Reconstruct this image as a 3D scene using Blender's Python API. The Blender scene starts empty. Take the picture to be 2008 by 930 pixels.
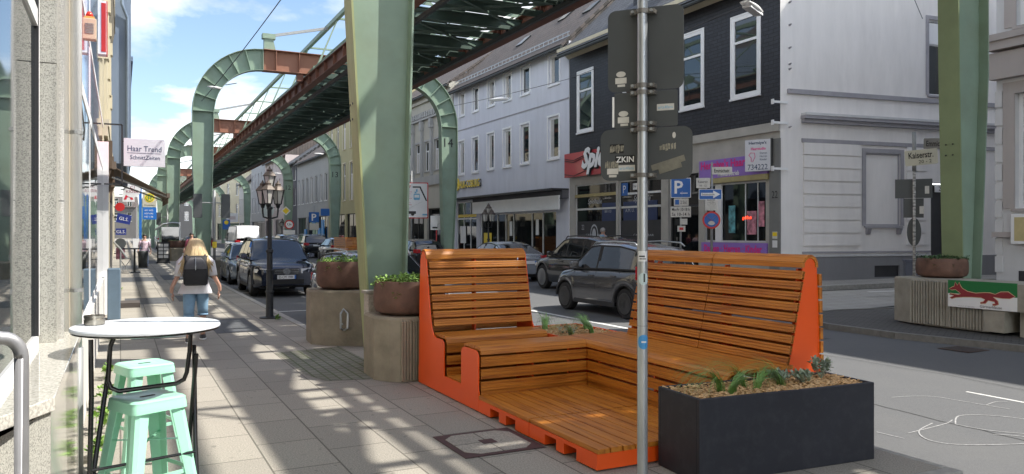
import bpy, bmesh, math, random
from mathutils import Vector, Matrix, Euler
R = math.radians; PI = math.pi
random.seed(7)
SC = bpy.context.scene
COL = SC.collection

# ------------------------------------------------------------------ camera
cam_d = bpy.data.cameras.new('camera')
cam = bpy.data.objects.new('camera', cam_d); COL.objects.link(cam)
cam.location = (0, 0, 1.70)
cam.rotation_euler = (R(90), 0, -R(26.8))
cam_d.sensor_width = 36; cam_d.lens = 36 * 1520 / 2008
cam_d.shift_y = -0.004
cam_d.clip_start = .05; cam_d.clip_end = 3000
SC.camera = cam

# ------------------------------------------------------------------ light
SUN_EL = R(51.5)
SUN_DIR = Vector((.893 * math.cos(SUN_EL), -.451 * math.cos(SUN_EL), math.sin(SUN_EL)))   # towards the sun
sun_d = bpy.data.lights.new('sun', 'SUN'); sun = bpy.data.objects.new('sun', sun_d); COL.objects.link(sun)
sun_d.energy = 3.1; sun_d.angle = R(.53); sun_d.color = (1, .95, .87)
sun.rotation_euler = SUN_DIR.to_track_quat('Z', 'Y').to_euler()
W = bpy.data.worlds.new('World'); SC.world = W; W.use_nodes = True
nt = W.node_tree; nt.nodes.clear()
def nd(nt, t, **k):
    n = nt.nodes.new(t)
    for a, b in k.items():
        if a in n.inputs: n.inputs[a].default_value = b
        else: setattr(n, a, b)
    return n
sky = nd(nt, 'ShaderNodeTexSky', sky_type='NISHITA', sun_disc=False)
sky.sun_elevation = SUN_EL; sky.sun_rotation = math.atan2(SUN_DIR.x, SUN_DIR.y)
sky.air_density = 1.0; sky.dust_density = .8; sky.ozone_density = 1.5
tc = nd(nt, 'ShaderNodeTexCoord')
mp = nd(nt, 'ShaderNodeMapping'); mp.inputs['Scale'].default_value = (3.2, 3.2, 7.0); mp.inputs['Location'].default_value = (.35, 2.2, .15)
nz = nd(nt, 'ShaderNodeTexNoise'); nz.inputs['Scale'].default_value = 1.0; nz.inputs['Detail'].default_value = 9; nz.inputs['Roughness'].default_value = .56
nz.inputs['Distortion'].default_value = .25
rp = nd(nt, 'ShaderNodeValToRGB'); rp.color_ramp.elements[0].position = .445; rp.color_ramp.elements[1].position = .61
nz2 = nd(nt, 'ShaderNodeTexNoise'); nz2.inputs['Scale'].default_value = 2.2; nz2.inputs['Detail'].default_value = 6
rp2 = nd(nt, 'ShaderNodeValToRGB'); rp2.color_ramp.elements[0].position = .35; rp2.color_ramp.elements[1].position = .62
rp2.color_ramp.elements[0].color = (.40, .43, .48, 1); rp2.color_ramp.elements[1].color = (1, .985, .96, 1)
bg1 = nd(nt, 'ShaderNodeBackground'); bg1.inputs['Strength'].default_value = .09
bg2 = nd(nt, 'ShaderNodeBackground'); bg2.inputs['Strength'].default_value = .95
mx = nd(nt, 'ShaderNodeMixShader'); out = nd(nt, 'ShaderNodeOutputWorld')
L = nt.links.new
L(tc.outputs['Generated'], mp.inputs['Vector']); L(mp.outputs[0], nz.inputs['Vector']); L(mp.outputs[0], nz2.inputs['Vector'])
L(nz.outputs[0], rp.inputs[0]); L(nz2.outputs[0], rp2.inputs[0])
L(sky.outputs[0], bg1.inputs[0]); L(rp2.outputs[0], bg2.inputs[0])
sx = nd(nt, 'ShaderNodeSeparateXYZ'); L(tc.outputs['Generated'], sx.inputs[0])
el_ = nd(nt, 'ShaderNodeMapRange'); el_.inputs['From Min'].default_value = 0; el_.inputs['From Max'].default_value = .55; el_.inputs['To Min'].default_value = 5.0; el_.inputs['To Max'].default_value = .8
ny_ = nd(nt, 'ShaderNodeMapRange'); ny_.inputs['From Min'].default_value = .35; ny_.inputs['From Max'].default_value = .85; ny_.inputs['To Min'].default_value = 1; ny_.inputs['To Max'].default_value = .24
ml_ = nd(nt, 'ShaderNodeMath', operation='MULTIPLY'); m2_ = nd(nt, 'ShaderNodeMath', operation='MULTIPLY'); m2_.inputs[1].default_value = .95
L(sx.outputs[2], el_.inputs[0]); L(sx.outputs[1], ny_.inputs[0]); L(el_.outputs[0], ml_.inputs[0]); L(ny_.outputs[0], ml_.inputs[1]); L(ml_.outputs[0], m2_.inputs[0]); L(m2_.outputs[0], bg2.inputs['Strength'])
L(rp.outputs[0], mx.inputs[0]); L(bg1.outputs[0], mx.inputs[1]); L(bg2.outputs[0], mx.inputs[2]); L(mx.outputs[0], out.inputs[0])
SC.view_settings.view_transform = 'Standard'; SC.view_settings.look = 'None'
SC.view_settings.exposure = 1.4; SC.view_settings.gamma = 1; SC.view_settings.use_curve_mapping = False
SC.render.engine = 'CYCLES'
SC.cycles.use_denoising = True
SC.cycles.max_bounces = 6; SC.cycles.transparent_max_bounces = 8
SC.cycles.caustics_reflective = False; SC.cycles.caustics_refractive = False

# ------------------------------------------------------------------ materials
MATS = {}
def base_mat(name):
    m = bpy.data.materials.new(name); m.use_nodes = True; MATS[name] = m
    return m, m.node_tree, m.node_tree.nodes['Principled BSDF']
def M(name, col, rough=.6, metal=0, var=.12, scale=4, bump=0, bscale=40, coat=0, stretch=(1, 1, 1), spec=.5, detail=5, dirt=0, dirtcol=(.12, .11, .08), dscale=1.2):
    if name in MATS: return MATS[name]
    m, t, b = base_mat(name); l = t.links.new
    b.inputs['Roughness'].default_value = rough; b.inputs['Metallic'].default_value = metal
    b.inputs['Specular IOR Level'].default_value = spec
    if coat: b.inputs['Coat Weight'].default_value = coat; b.inputs['Coat Roughness'].default_value = .04
    c = nd(t, 'ShaderNodeTexCoord'); mpp = nd(t, 'ShaderNodeMapping'); mpp.inputs['Scale'].default_value = stretch
    l(c.outputs['Object'], mpp.inputs[0])
    n = nd(t, 'ShaderNodeTexNoise'); n.inputs['Scale'].default_value = scale; n.inputs['Detail'].default_value = detail; n.inputs['Roughness'].default_value = .6
    l(mpp.outputs[0], n.inputs['Vector'])
    r = nd(t, 'ShaderNodeValToRGB'); r.color_ramp.elements[0].position = .28; r.color_ramp.elements[1].position = .72
    r.color_ramp.elements[0].color = tuple(max(0, x * (1 - var)) for x in col) + (1,)
    r.color_ramp.elements[1].color = tuple(min(1, x * (1 + var)) for x in col) + (1,)
    l(n.outputs[0], r.inputs[0]); last = r.outputs[0]
    if dirt:
        n3 = nd(t, 'ShaderNodeTexNoise'); n3.inputs['Scale'].default_value = dscale; n3.inputs['Detail'].default_value = 8; n3.inputs['Roughness'].default_value = .7
        l(mpp.outputs[0], n3.inputs['Vector'])
        r3 = nd(t, 'ShaderNodeValToRGB'); r3.color_ramp.elements[0].position = .48; r3.color_ramp.elements[1].position = .75
        r3.color_ramp.elements[1].color = (dirt, dirt, dirt, 1)
        l(n3.outputs[0], r3.inputs[0])
        mxx = nd(t, 'ShaderNodeMix', data_type='RGBA'); l(r3.outputs[0], mxx.inputs[0]); l(last, mxx.inputs[6]); mxx.inputs[7].default_value = tuple(dirtcol) + (1,)
        last = mxx.outputs[2]
    l(last, b.inputs['Base Color'])
    if bump:
        n2 = nd(t, 'ShaderNodeTexNoise'); n2.inputs['Scale'].default_value = bscale; n2.inputs['Detail'].default_value = 4
        l(mpp.outputs[0], n2.inputs['Vector'])
        bp = nd(t, 'ShaderNodeBump'); bp.inputs['Strength'].default_value = bump; bp.inputs['Distance'].default_value = .01
        l(n2.outputs[0], bp.inputs['Height']); l(bp.outputs[0], b.inputs['Normal'])
    return m
def brickmat(name, c1, c2, mortar, bw, bh, ms, rot=(0, 0, 0), rough=.8, offset=.5, speck=0, speckscale=150, bump=.3, dirt=0, dirtcol=(.1, .1, .09), squash=1):
    m, t, b = base_mat(name); l = t.links.new
    b.inputs['Roughness'].default_value = rough
    c = nd(t, 'ShaderNodeTexCoord'); mpp = nd(t, 'ShaderNodeMapping'); mpp.inputs['Rotation'].default_value = rot
    l(c.outputs['Object'], mpp.inputs[0])
    k = nd(t, 'ShaderNodeTexBrick'); k.offset = offset; k.squash = squash
    k.inputs['Scale'].default_value = 1; k.inputs['Brick Width'].default_value = bw; k.inputs['Row Height'].default_value = bh
    k.inputs['Mortar Size'].default_value = ms; k.inputs['Mortar Smooth'].default_value = .1; k.inputs['Bias'].default_value = 0
    k.inputs['Color1'].default_value = tuple(c1) + (1,); k.inputs['Color2'].default_value = tuple(c2) + (1,); k.inputs['Mortar'].default_value = tuple(mortar) + (1,)
    l(mpp.outputs[0], k.inputs['Vector']); last = k.outputs[0]
    n = nd(t, 'ShaderNodeTexNoise'); n.inputs['Scale'].default_value = speckscale; n.inputs['Detail'].default_value = 3; l(c.outputs['Object'], n.inputs['Vector'])
    if speck:
        r = nd(t, 'ShaderNodeValToRGB'); r.color_ramp.elements[0].position = .36; r.color_ramp.elements[1].position = .64
        r.color_ramp.elements[0].color = (1 - speck,) * 3 + (1,); r.color_ramp.elements[1].color = (1 + speck * .5,) * 3 + (1,)
        l(n.outputs[0], r.inputs[0])
        mm = nd(t, 'ShaderNodeMix', data_type='RGBA', blend_type='MULTIPLY'); mm.inputs[0].default_value = 1
        l(last, mm.inputs[6]); l(r.outputs[0], mm.inputs[7]); last = mm.outputs[2]
    if name in ('paving', 'slabs_light'):
        n4 = nd(t, 'ShaderNodeTexNoise'); n4.inputs['Scale'].default_value = 13; n4.inputs['Detail'].default_value = 1; l(c.outputs['Object'], n4.inputs['Vector'])
        r4 = nd(t, 'ShaderNodeValToRGB'); r4.color_ramp.elements[0].position = .70; r4.color_ramp.elements[1].position = .74; r4.color_ramp.elements[1].color = (.45,) * 3 + (1,)
        l(n4.outputs[0], r4.inputs[0]); m4 = nd(t, 'ShaderNodeMix', data_type='RGBA'); l(r4.outputs[0], m4.inputs[0]); l(last, m4.inputs[6]); m4.inputs[7].default_value = (.09, .085, .075, 1); last = m4.outputs[2]
    if dirt:
        n3 = nd(t, 'ShaderNodeTexNoise'); n3.inputs['Scale'].default_value = 1.1; n3.inputs['Detail'].default_value = 9; n3.inputs['Roughness'].default_value = .65
        l(c.outputs['Object'], n3.inputs['Vector'])
        r3 = nd(t, 'ShaderNodeValToRGB'); r3.color_ramp.elements[0].position = .42; r3.color_ramp.elements[1].position = .75; r3.color_ramp.elements[1].color = (dirt,) * 3 + (1,)
        l(n3.outputs[0], r3.inputs[0])
        m3 = nd(t, 'ShaderNodeMix', data_type='RGBA'); l(r3.outputs[0], m3.inputs[0]); l(last, m3.inputs[6]); m3.inputs[7].default_value = tuple(dirtcol) + (1,); last = m3.outputs[2]
    l(last, b.inputs['Base Color'])
    bp = nd(t, 'ShaderNodeBump'); bp.inputs['Strength'].default_value = bump; bp.inputs['Distance'].default_value = .01; bp.invert = True
    l(k.outputs['Fac'], bp.inputs['Height']); l(bp.outputs[0], b.inputs['Normal'])
    return m
def emat(name, col, s):
    m, t, b = base_mat(name); b.inputs['Base Color'].default_value = tuple(col) + (1,)
    b.inputs['Emission Color'].default_value = tuple(col) + (1,); b.inputs['Emission Strength'].default_value = s
    return m
def glassmat(name, col, rough=.02, ior=1.55, wob=.0):
    m, t, b = base_mat(name); l = t.links.new
    b.inputs['Base Color'].default_value = tuple(col) + (1,); b.inputs['Roughness'].default_value = rough; b.inputs['IOR'].default_value = ior
    if wob:
        c = nd(t, 'ShaderNodeTexCoord'); n = nd(t, 'ShaderNodeTexNoise'); n.inputs['Scale'].default_value = .9; n.inputs['Detail'].default_value = 1
        l(c.outputs['Object'], n.inputs['Vector']); bp = nd(t, 'ShaderNodeBump'); bp.inputs['Strength'].default_value = wob; bp.inputs['Distance'].default_value = .02
        l(n.outputs[0], bp.inputs['Height']); l(bp.outputs[0], b.inputs['Normal'])
    return m
def clearmat(name, tint, alpha):
    m, t, b = base_mat(name); l = t.links.new
    tr = nd(t, 'ShaderNodeBsdfTransparent'); tr.inputs[0].default_value = tuple(tint) + (1,)
    gl = nd(t, 'ShaderNodeBsdfGlossy'); gl.inputs['Roughness'].default_value = .01; gl.inputs[0].default_value = (.95, .95, .95, 1)
    fr = nd(t, 'ShaderNodeFresnel'); fr.inputs[0].default_value = 1.7
    mr = nd(t, 'ShaderNodeMath', operation='ADD'); mr.inputs[1].default_value = alpha
    mi = nd(t, 'ShaderNodeMixShader'); l(fr.outputs[0], mr.inputs[0]); l(mr.outputs[0], mi.inputs[0]); l(tr.outputs[0], mi.inputs[1]); l(gl.outputs[0], mi.inputs[2])
    l(mi.outputs[0], t.nodes['Material Output'].inputs[0]); return m

# ------------------------------------------------------------------ geometry helpers
def fin(o, label=None, cat=None, group=None, kind=None):
    if label: o['label'] = label
    if cat: o['category'] = cat
    if group: o['group'] = group
    if kind: o['kind'] = kind
    return o
def thing(name, label, cat, loc=(0, 0, 0), rz=0, group=None):
    o = bpy.data.objects.new(name, None); COL.objects.link(o); o.empty_display_size = .2
    o.location = loc; o.rotation_euler = (0, 0, rz)
    return fin(o, label, cat, group)
class MB:
    def __init__(s): s.v = []; s.f = []
    def add(s, vs, fs, m=None):
        k = len(s.v)
        s.v += [tuple(m @ Vector(p)) if m else tuple(p) for p in vs]
        s.f += [tuple(i + k for i in f) for f in fs]; return s
    def box(s, x0, x1, y0, y1, z0, z1, m=None):
        return s.add([(x0, y0, z0), (x1, y0, z0), (x1, y1, z0), (x0, y1, z0), (x0, y0, z1), (x1, y0, z1), (x1, y1, z1), (x0, y1, z1)],
                     [(0, 3, 2, 1), (4, 5, 6, 7), (0, 1, 5, 4), (1, 2, 6, 5), (2, 3, 7, 6), (3, 0, 4, 7)], m)
    def quad(s, a, b, c, d): return s.add([a, b, c, d], [(0, 1, 2, 3)])
    def bar(s, p, q, w, h, up=(0, 0, 1)):
        p = Vector(p); q = Vector(q); d = q - p; L_ = d.length
        if L_ < 1e-6: return s
        x = d / L_; u = Vector(up)
        if abs(x.dot(u)) > .99: u = Vector((1, 0, 0))
        y = u.cross(x).normalized(); z = x.cross(y)
        m = Matrix((x, y, z)).transposed().to_4x4(); m.translation = p
        return s.box(0, L_, -w / 2, w / 2, -h / 2, h / 2, m)
    def tube(s, pts, r, n=8, cap=True):
        pts = [Vector(p) for p in pts]; rs = r if isinstance(r, (list, tuple)) else [r] * len(pts)
        rings = []; ref = None
        for i, p in enumerate(pts):
            t = (pts[min(i + 1, len(pts) - 1)] - pts[max(i - 1, 0)])
            t = t.normalized() if t.length > 1e-9 else Vector((0, 0, 1))
            if ref is None: ref = Vector((0, 0, 1)) if abs(t.z) < .9 else Vector((1, 0, 0))
            a = (ref - t * ref.dot(t)).normalized(); ref = a; b = t.cross(a)
            rings.append([p + (a * math.cos(2 * PI * k / n) + b * math.sin(2 * PI * k / n)) * rs[i] for k in range(n)])
        vs = [v for rg in rings for v in rg]; fs = []
        for i in range(len(pts) - 1):
            for k in range(n):
                fs.append((i * n + k, i * n + (k + 1) % n, (i + 1) * n + (k + 1) % n, (i + 1) * n + k))
        if cap: fs += [tuple(range(n))[::-1], tuple((len(pts) - 1) * n + k for k in range(n))]
        return s.add(vs, fs)
    def lathe(s, prof, c=(0, 0, 0), n=24, m=None, sq=1, sx=1, sy=1):
        vs = []; fs = []
        for r_, z in prof:
            for k in range(n):
                a = 2 * PI * k / n; vs.append((c[0] + r_ * math.cos(a) * sx, c[1] + r_ * math.sin(a) * sy, c[2] + z))
        for i in range(len(prof) - 1):
            for k in range(n): fs.append((i * n + k, i * n + (k + 1) % n, (i + 1) * n + (k + 1) % n, (i + 1) * n + k))
        if prof[0][0] > 1e-4: fs.append(tuple(range(n))[::-1])
        if prof[-1][0] > 1e-4: fs.append(tuple((len(prof) - 1) * n + k for k in range(n)))
        return s.add(vs, fs, m)
    def prism(s, poly, ax, a0, a1, m=None):
        n = len(poly)
        def mk(a, p):
            return (a, p[0], p[1]) if ax == 'x' else (p[0], a, p[1]) if ax == 'y' else (p[0], p[1], a)
        vs = [mk(a0, p) for p in poly] + [mk(a1, p) for p in poly]
        fs = [tuple(range(n)), tuple(range(2 * n - 1, n - 1, -1))] + [(i, i + n, (i + 1) % n + n, (i + 1) % n) for i in range(n)]
        return s.add(vs, fs, m)
    def loft(s, rings, cap=True, closed=True):
        n = len(rings[0]); vs = [p for r_ in rings for p in r_]; fs = []
        for i in range(len(rings) - 1):
            for k in range(n if closed else n - 1): fs.append((i * n + k, i * n + (k + 1) % n, (i + 1) * n + (k + 1) % n, (i + 1) * n + k))
        if cap and closed: fs += [tuple(range(n))[::-1], tuple((len(rings) - 1) * n + k for k in range(n))]
        return s.add(vs, fs)
    def build(s, name, mat, parent=None, smooth=False, bevel=0, auto=False, fixn=True):
        me = bpy.data.meshes.new(name)
        me.from_pydata([tuple(v) for v in s.v], [], s.f)
        if fixn:
            bm = bmesh.new(); bm.from_mesh(me); bmesh.ops.recalc_face_normals(bm, faces=bm.faces); bm.to_mesh(me); bm.free()
        if smooth: me.polygons.foreach_set('use_smooth', [True] * len(me.polygons))
        if auto and smooth: me.set_sharp_from_angle(angle=R(35))
        me.materials.append(MATS[mat] if isinstance(mat, str) else mat); me.update()
        o = bpy.data.objects.new(name, me); COL.objects.link(o)
        if parent: o.parent = parent
        if bevel:
            b = o.modifiers.new('bevel', 'BEVEL'); b.width = bevel; b.segments = 2; b.limit_method = 'ANGLE'; b.angle_limit = R(40)
        return o
def BOX(name, mat, parent, x0, x1, y0, y1, z0, z1, bevel=0): return MB().box(x0, x1, y0, y1, z0, z1).build(name, mat, parent, bevel=bevel)
def copy_tree(o, parent=None):
    c = o.copy(); COL.objects.link(c)
    if parent: c.parent = parent
    for ch in list(o.children): copy_tree(ch, c)
    return c
def text(name, s, mat, parent, m, w=None, h=None, ext=.004, align='CENTER', bold=0, shear=0):
    """flat raised lettering in the local XZ plane of m (x right, z up, facing -y)"""
    cu = bpy.data.curves.new('t', 'FONT'); cu.body = s; cu.align_x = 'LEFT'; cu.size = 1; cu.extrude = 0; cu.offset = bold; cu.shear = shear
    cu.resolution_u = 2
    o = bpy.data.objects.new('t', cu); COL.objects.link(o)
    me = bpy.data.meshes.new_from_object(o); bpy.data.objects.remove(o); bpy.data.curves.remove(cu)
    xs = [v.co.x for v in me.vertices]; ys = [v.co.y for v in me.vertices]
    if not xs: return None
    x0, x1, y0, y1 = min(xs), max(xs), min(ys), max(ys)
    sx = sy = None
    if w: sx = w / (x1 - x0)
    if h: sy = h / (y1 - y0)
    sx = sx or sy; sy = sy or sx
    off = {'CENTER': (x0 + x1) / 2, 'LEFT': x0, 'RIGHT': x1}[align]
    for v in me.vertices:
        v.co = m @ Vector(((v.co.x - off) * sx, -ext, (v.co.y - (y0 + y1) / 2) * sy))
    me.materials.clear(); me.materials.append(MATS[mat] if isinstance(mat, str) else mat)
    ob = bpy.data.objects.new(name, me); COL.objects.link(ob)
    if parent: ob.parent = parent
    return ob
def T(x, y, z, rz=0, rx=0, ry=0): return Matrix.Translation((x, y, z)) @ Euler((rx, ry, rz)).to_matrix().to_4x4()

# palette
M('steel_olive', (.20, .255, .13), .6, 0, .12, 1.5, dirt=.3, dirtcol=(.18, .19, .09))
M('steel_green', (.23, .315, .24), .55, 0, .10, 1.5, dirt=.35, dirtcol=(.20, .21, .12), dscale=.9)
M('steel_algae', (.33, .36, .17), .7, 0, .22, 3, stretch=(4, 4, .5), dirt=.6, dirtcol=(.16, .17, .08), dscale=1.5)
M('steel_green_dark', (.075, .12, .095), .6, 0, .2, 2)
M('rust_red', (.17, .072, .046), .65, 0, .18, 2, dirt=.4, dirtcol=(.09, .05, .035))
M('rust_brown', (.28, .13, .08), .65, 0, .12, 1.2, dirt=.3, dirtcol=(.16, .09, .06))
M('dark_steel', (.045, .05, .05), .5, .3, .2, 4)
M('cable', (.04, .04, .04), .6)
M('galv', (.42, .44, .45), .38, .75, .16, 9, stretch=(1, 1, .3))
M('galv_old', (.30, .31, .31), .55, .4, .25, 6, dirt=.5, dirtcol=(.17, .17, .16), dscale=6)
M('signback', (.075, .082, .085), .5, .2, .06, 6)
M('white_paint', (.78, .78, .77), .5, 0, .04, 3)
M('white_pvc', (.8, .8, .8), .35, 0, .03, 3)
M('white', (.82, .82, .82), .5, 0, .02, 3)
M('black', (.012, .012, .013), .45, 0, .1, 5)
M('blackmatte', (.02, .02, .02), .8, 0, .1, 5)
M('sign_blue', (.015, .12, .42), .4, 0, .05, 3)
M('sign_red', (.55, .02, .02), .4, 0, .05, 3)
M('sign_yellow', (.85, .62, .02), .4, 0, .05, 3)
M('concrete', (.27, .235, .17), .85, 0, .25, 3, bump=.5, bscale=30, dirt=.6, dirtcol=(.14, .14, .085), dscale=1.4)
M('concrete_light', (.32, .30, .25), .85, 0, .2, 3, bump=.5, bscale=30, dirt=.5, dirtcol=(.17, .15, .11), dscale=1.8)
M('bowl_brown', (.12, .062, .042), .75, 0, .4, 5, dirt=.4, dirtcol=(.13, .10, .08), bump=.3, bscale=25, dscale=2)
M('orange', (.86, .10, .008), .38, 0, .04, 2, coat=.1)
M('anthracite', (.014, .016, .024), .6, 0, .2, 1.5, dirt=.12, dirtcol=(.15, .15, .16), dscale=9)
M('mulch', (.58, .38, .19), .85, 0, .45, 60)
M('soil', (.10, .075, .05), .95, 0, .4, 30, bump=1, bscale=60)
M('leaf', (.17, .30, .05), .6, 0, .5, 9)
M('leaf_dark', (.045, .10, .03), .6, 0, .5, 9)
M('leaf_silver', (.27, .33, .24), .7, 0, .3, 9)
M('grass_blade', (.20, .38, .10), .5, 0, .35, 12)
M('mint', (.36, .73, .53), .32, 0, .03, 3, coat=.2)
M('table_white', (.76, .80, .84), .28, 0, .02, 3, coat=.3)
M('glossblack', (.012, .012, .012), .25, 0, .1, 3)
M('chrome', (.7, .7, .7), .12, 1, .02, 3)
M('granite_polished', (.50, .49, .45), .06, 0, .25, 35, spec=.9)
M('slate_roof', (.12, .095, .085), .7, 0, .2, 3)
glassmat('glass', (.018, .024, .026), .03, 1.7, .15)
glassmat('glass_dark', (.006, .007, .008), .03, 1.5, .1)
glassmat('carglass', (.012, .014, .016), .015, 1.8)
M('rough_granite', (.36, .355, .32), .45, 0, .10, 2)
def speckle(name, c_dark, c_light, scale, rough, lo=.42, hi=.58, bump=0):
    m, t, b = base_mat(name); l = t.links.new; b.inputs['Roughness'].default_value = rough
    c = nd(t, 'ShaderNodeTexCoord'); n = nd(t, 'ShaderNodeTexNoise'); n.inputs['Scale'].default_value = scale; n.inputs['Detail'].default_value = 3; n.inputs['Roughness'].default_value = .7
    r = nd(t, 'ShaderNodeValToRGB'); r.color_ramp.elements[0].position = lo; r.color_ramp.elements[1].position = hi
    r.color_ramp.elements[0].color = tuple(c_dark) + (1,); r.color_ramp.elements[1].color = tuple(c_light) + (1,)
    l(c.outputs['Object'], n.inputs['Vector']); l(n.outputs[0], r.inputs[0]); l(r.outputs[0], b.inputs['Base Color'])
    if bump:
        bp = nd(t, 'ShaderNodeBump'); bp.inputs['Strength'].default_value = bump; bp.inputs['Distance'].default_value = .004
        l(n.outputs[0], bp.inputs['Height']); l(bp.outputs[0], b.inputs['Normal'])
    return m
speckle('granite', (.17, .17, .15), (.46, .45, .40), 170, .4, .38, .54)
speckle('granite_pol', (.36, .35, .31), (.60, .58, .52), 70, .05, .38, .58)
def woodmat(name, st):
    m, t, b = base_mat(name); l = t.links.new
    b.inputs['Roughness'].default_value = .42; b.inputs['Specular IOR Level'].default_value = .45
    c = nd(t, 'ShaderNodeTexCoord'); mpp = nd(t, 'ShaderNodeMapping'); mpp.inputs['Scale'].default_value = st; l(c.outputs['Object'], mpp.inputs[0])
    n = nd(t, 'ShaderNodeTexNoise'); n.inputs['Scale'].default_value = 1; n.inputs['Detail'].default_value = 7; n.inputs['Roughness'].default_value = .6; n.inputs['Distortion'].default_value = .4
    r = nd(t, 'ShaderNodeValToRGB'); cr = r.color_ramp; cr.elements[0].position = .30; cr.elements[1].position = .72
    cr.elements[0].color = (.26, .075, .010, 1); cr.elements[1].color = (.66, .27, .038, 1)
    e = cr.elements.new(.47); e.color = (.50, .175, .020, 1)
    l(mpp.outputs[0], n.inputs['Vector']); l(n.outputs[0], r.inputs[0])
    n2 = nd(t, 'ShaderNodeTexNoise'); n2.inputs['Scale'].default_value = 2.3; n2.inputs['Detail'].default_value = 2; l(c.outputs['Object'], n2.inputs['Vector'])
    r2 = nd(t, 'ShaderNodeValToRGB'); r2.color_ramp.elements[0].color = (.72, .68, .64, 1); r2.color_ramp.elements[1].color = (1.1, 1.08, 1, 1); l(n2.outputs[0], r2.inputs[0])
    mm = nd(t, 'ShaderNodeMix', data_type='RGBA', blend_type='MULTIPLY'); mm.inputs[0].default_value = 1; l(r.outputs[0], mm.inputs[6]); l(r2.outputs[0], mm.inputs[7])
    l(mm.outputs[2], b.inputs['Base Color']); return m
woodmat('wood_x', (1.4, 28, 28)); woodmat('wood_y', (28, 1.4, 28))
brickmat('paving', (.355, .328, .278), (.275, .255, .218), (.12, .11, .09), .76, .485, .007, rot=(0, 0, R(90)), rough=.85, speck=.30, speckscale=85, bump=.25, dirt=.22, dirtcol=(.22, .21, .18))
brickmat('paving_dark', (.085, .09, .097), (.075, .08, .085), (.05, .05, .05), .40, .40, .006, rough=.8, speck=.2, speckscale=90)
brickmat('cobble', (.25, .24, .20), (.20, .19, .16), (.10, .12, .06), .17, .12, .012, rot=(0, 0, R(90)), rough=.9, speck=.3, bump=.8, dirt=.5, dirtcol=(.09, .11, .05))
brickmat('cobble_grey', (.10, .095, .09), (.075, .07, .068), (.035, .035, .032), .21, .11, .010, rot=(0, 0, R(60)), rough=.9, speck=.3, bump=.6, dirt=.3, dirtcol=(.06, .06, .05))
brickmat('slabs_light', (.34, .33, .30), (.30, .29, .27), (.16, .15, .14), .5, .5, .008, rough=.85, speck=.2, bump=.2)
M('asphalt', (.105, .108, .112), .85, 0, .25, 90, bump=.5, bscale=160, dirt=.35, dirtcol=(.15, .15, .145), dscale=.35)
M('asphalt_dark', (.065, .066, .07), .85, 0, .25, 90, bump=.5, bscale=160)
M('kerb_stone', (.33, .32, .29), .8, 0, .2, 12)
M('road_white', (.62, .62, .60), .7, 0, .25, 25)
M('chalk', (.34, .34, .34), .8, 0, .5, 40)

# ------------------------------------------------------------------ ground
fin(MB().quad((-1200, -1200, -.30), (1200, -1200, -.30), (1200, 1200, -.30), (-1200, 1200, -.30)).build('ground', M('ground_grey', (.12, .12, .11), .9)), kind='structure')
RZ = -.14
def sheet(name, mat, pts, kind='structure'):
    return fin(MB().add(pts, [tuple(range(len(pts)))]).build(name, mat), kind=kind)
# street: gentle rise to the right-hand kerb
m = MB(); xs = [3.05, 8.5, 14.4]; zs = [RZ, RZ, -.05]
for i in range(2): m.quad((xs[i], -30, zs[i]), (xs[i + 1], -30, zs[i + 1]), (xs[i + 1], 400, zs[i + 1]), (xs[i], 400, zs[i]))
fin(m.build('road', 'asphalt'), kind='structure')
m = MB(); m.quad((14.4, -30, -.05), (60, -30, .6), (60, 400, .6), (14.4, 400, -.05))
fin(m.build('side_road', 'asphalt'), kind='structure')
m = MB(); m.box(-14, 2.93, -30, 400, -.25, 0)
fin(m.build('sidewalk', 'paving'), kind='structure')
m = MB()
y = -30
while y < 200:
    if 3.4 < y < 12.8: y += 1; continue
    m.box(2.93, 3.06, y + .006, y + .994, -.25, .004); y += 1
fin(m.build('kerb', 'kerb_stone', bevel=.012), kind='structure')
fin(MB().box(2.93, 5.30, 3.6, 12.75, -.25, 0).build('pavement_bay', 'paving'), kind='structure')
m = MB(); m.box(5.30, 5.37, 3.6, 12.75, -.25, .003); m.box(3.06, 5.37, 3.48, 3.6, -.25, .003); m.box(3.06, 5.37, 12.75, 12.87, -.25, .003)
fin(m.build('bay_kerb', 'kerb_stone', bevel=.01), kind='structure')
# far sidewalk past the corner (Y > 17) and its kerb
def zr(x): return .02 + (x - 14.4) * .05
m = MB(); m.add([(14.55, 18.4, .03), (18, 17.45, .20), (18, 400, .20), (14.55, 400, .03)], [(0, 1, 2, 3)])
m.add([(14.55, 18.4, .03), (16.2, 16.5, .12), (18, 17.45, .20)], [(0, 1, 2)])
m.add([(16.2, 16.5, .12), (30, 14.6, .30), (30, 15.75, .31), (18, 17.45, .20)], [(0, 1, 2, 3)])
fin(m.build('far_sidewalk', 'slabs_light'), kind='structure')
m = MB(); m.bar((14.45, 18.4, -.03), (14.45, 200, -.03), .14, .14); m.bar((14.45, 18.4, -.03), (16.2, 16.42, .06), .14, .14); m.bar((16.2, 16.42, .06), (30, 14.5, .24), .14, .14)
fin(m.build('far_kerb', 'kerb_stone'), kind='structure')
# raised crossing of the side street, light slabs
sheet('crossing', 'slabs_light', [(13.9, 12.1, -.035), (20.5, 12.2, .06), (20.5, 15.3, .08), (16.6, 15.9, .02), (14.0, 17.3, -.035)])
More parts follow.
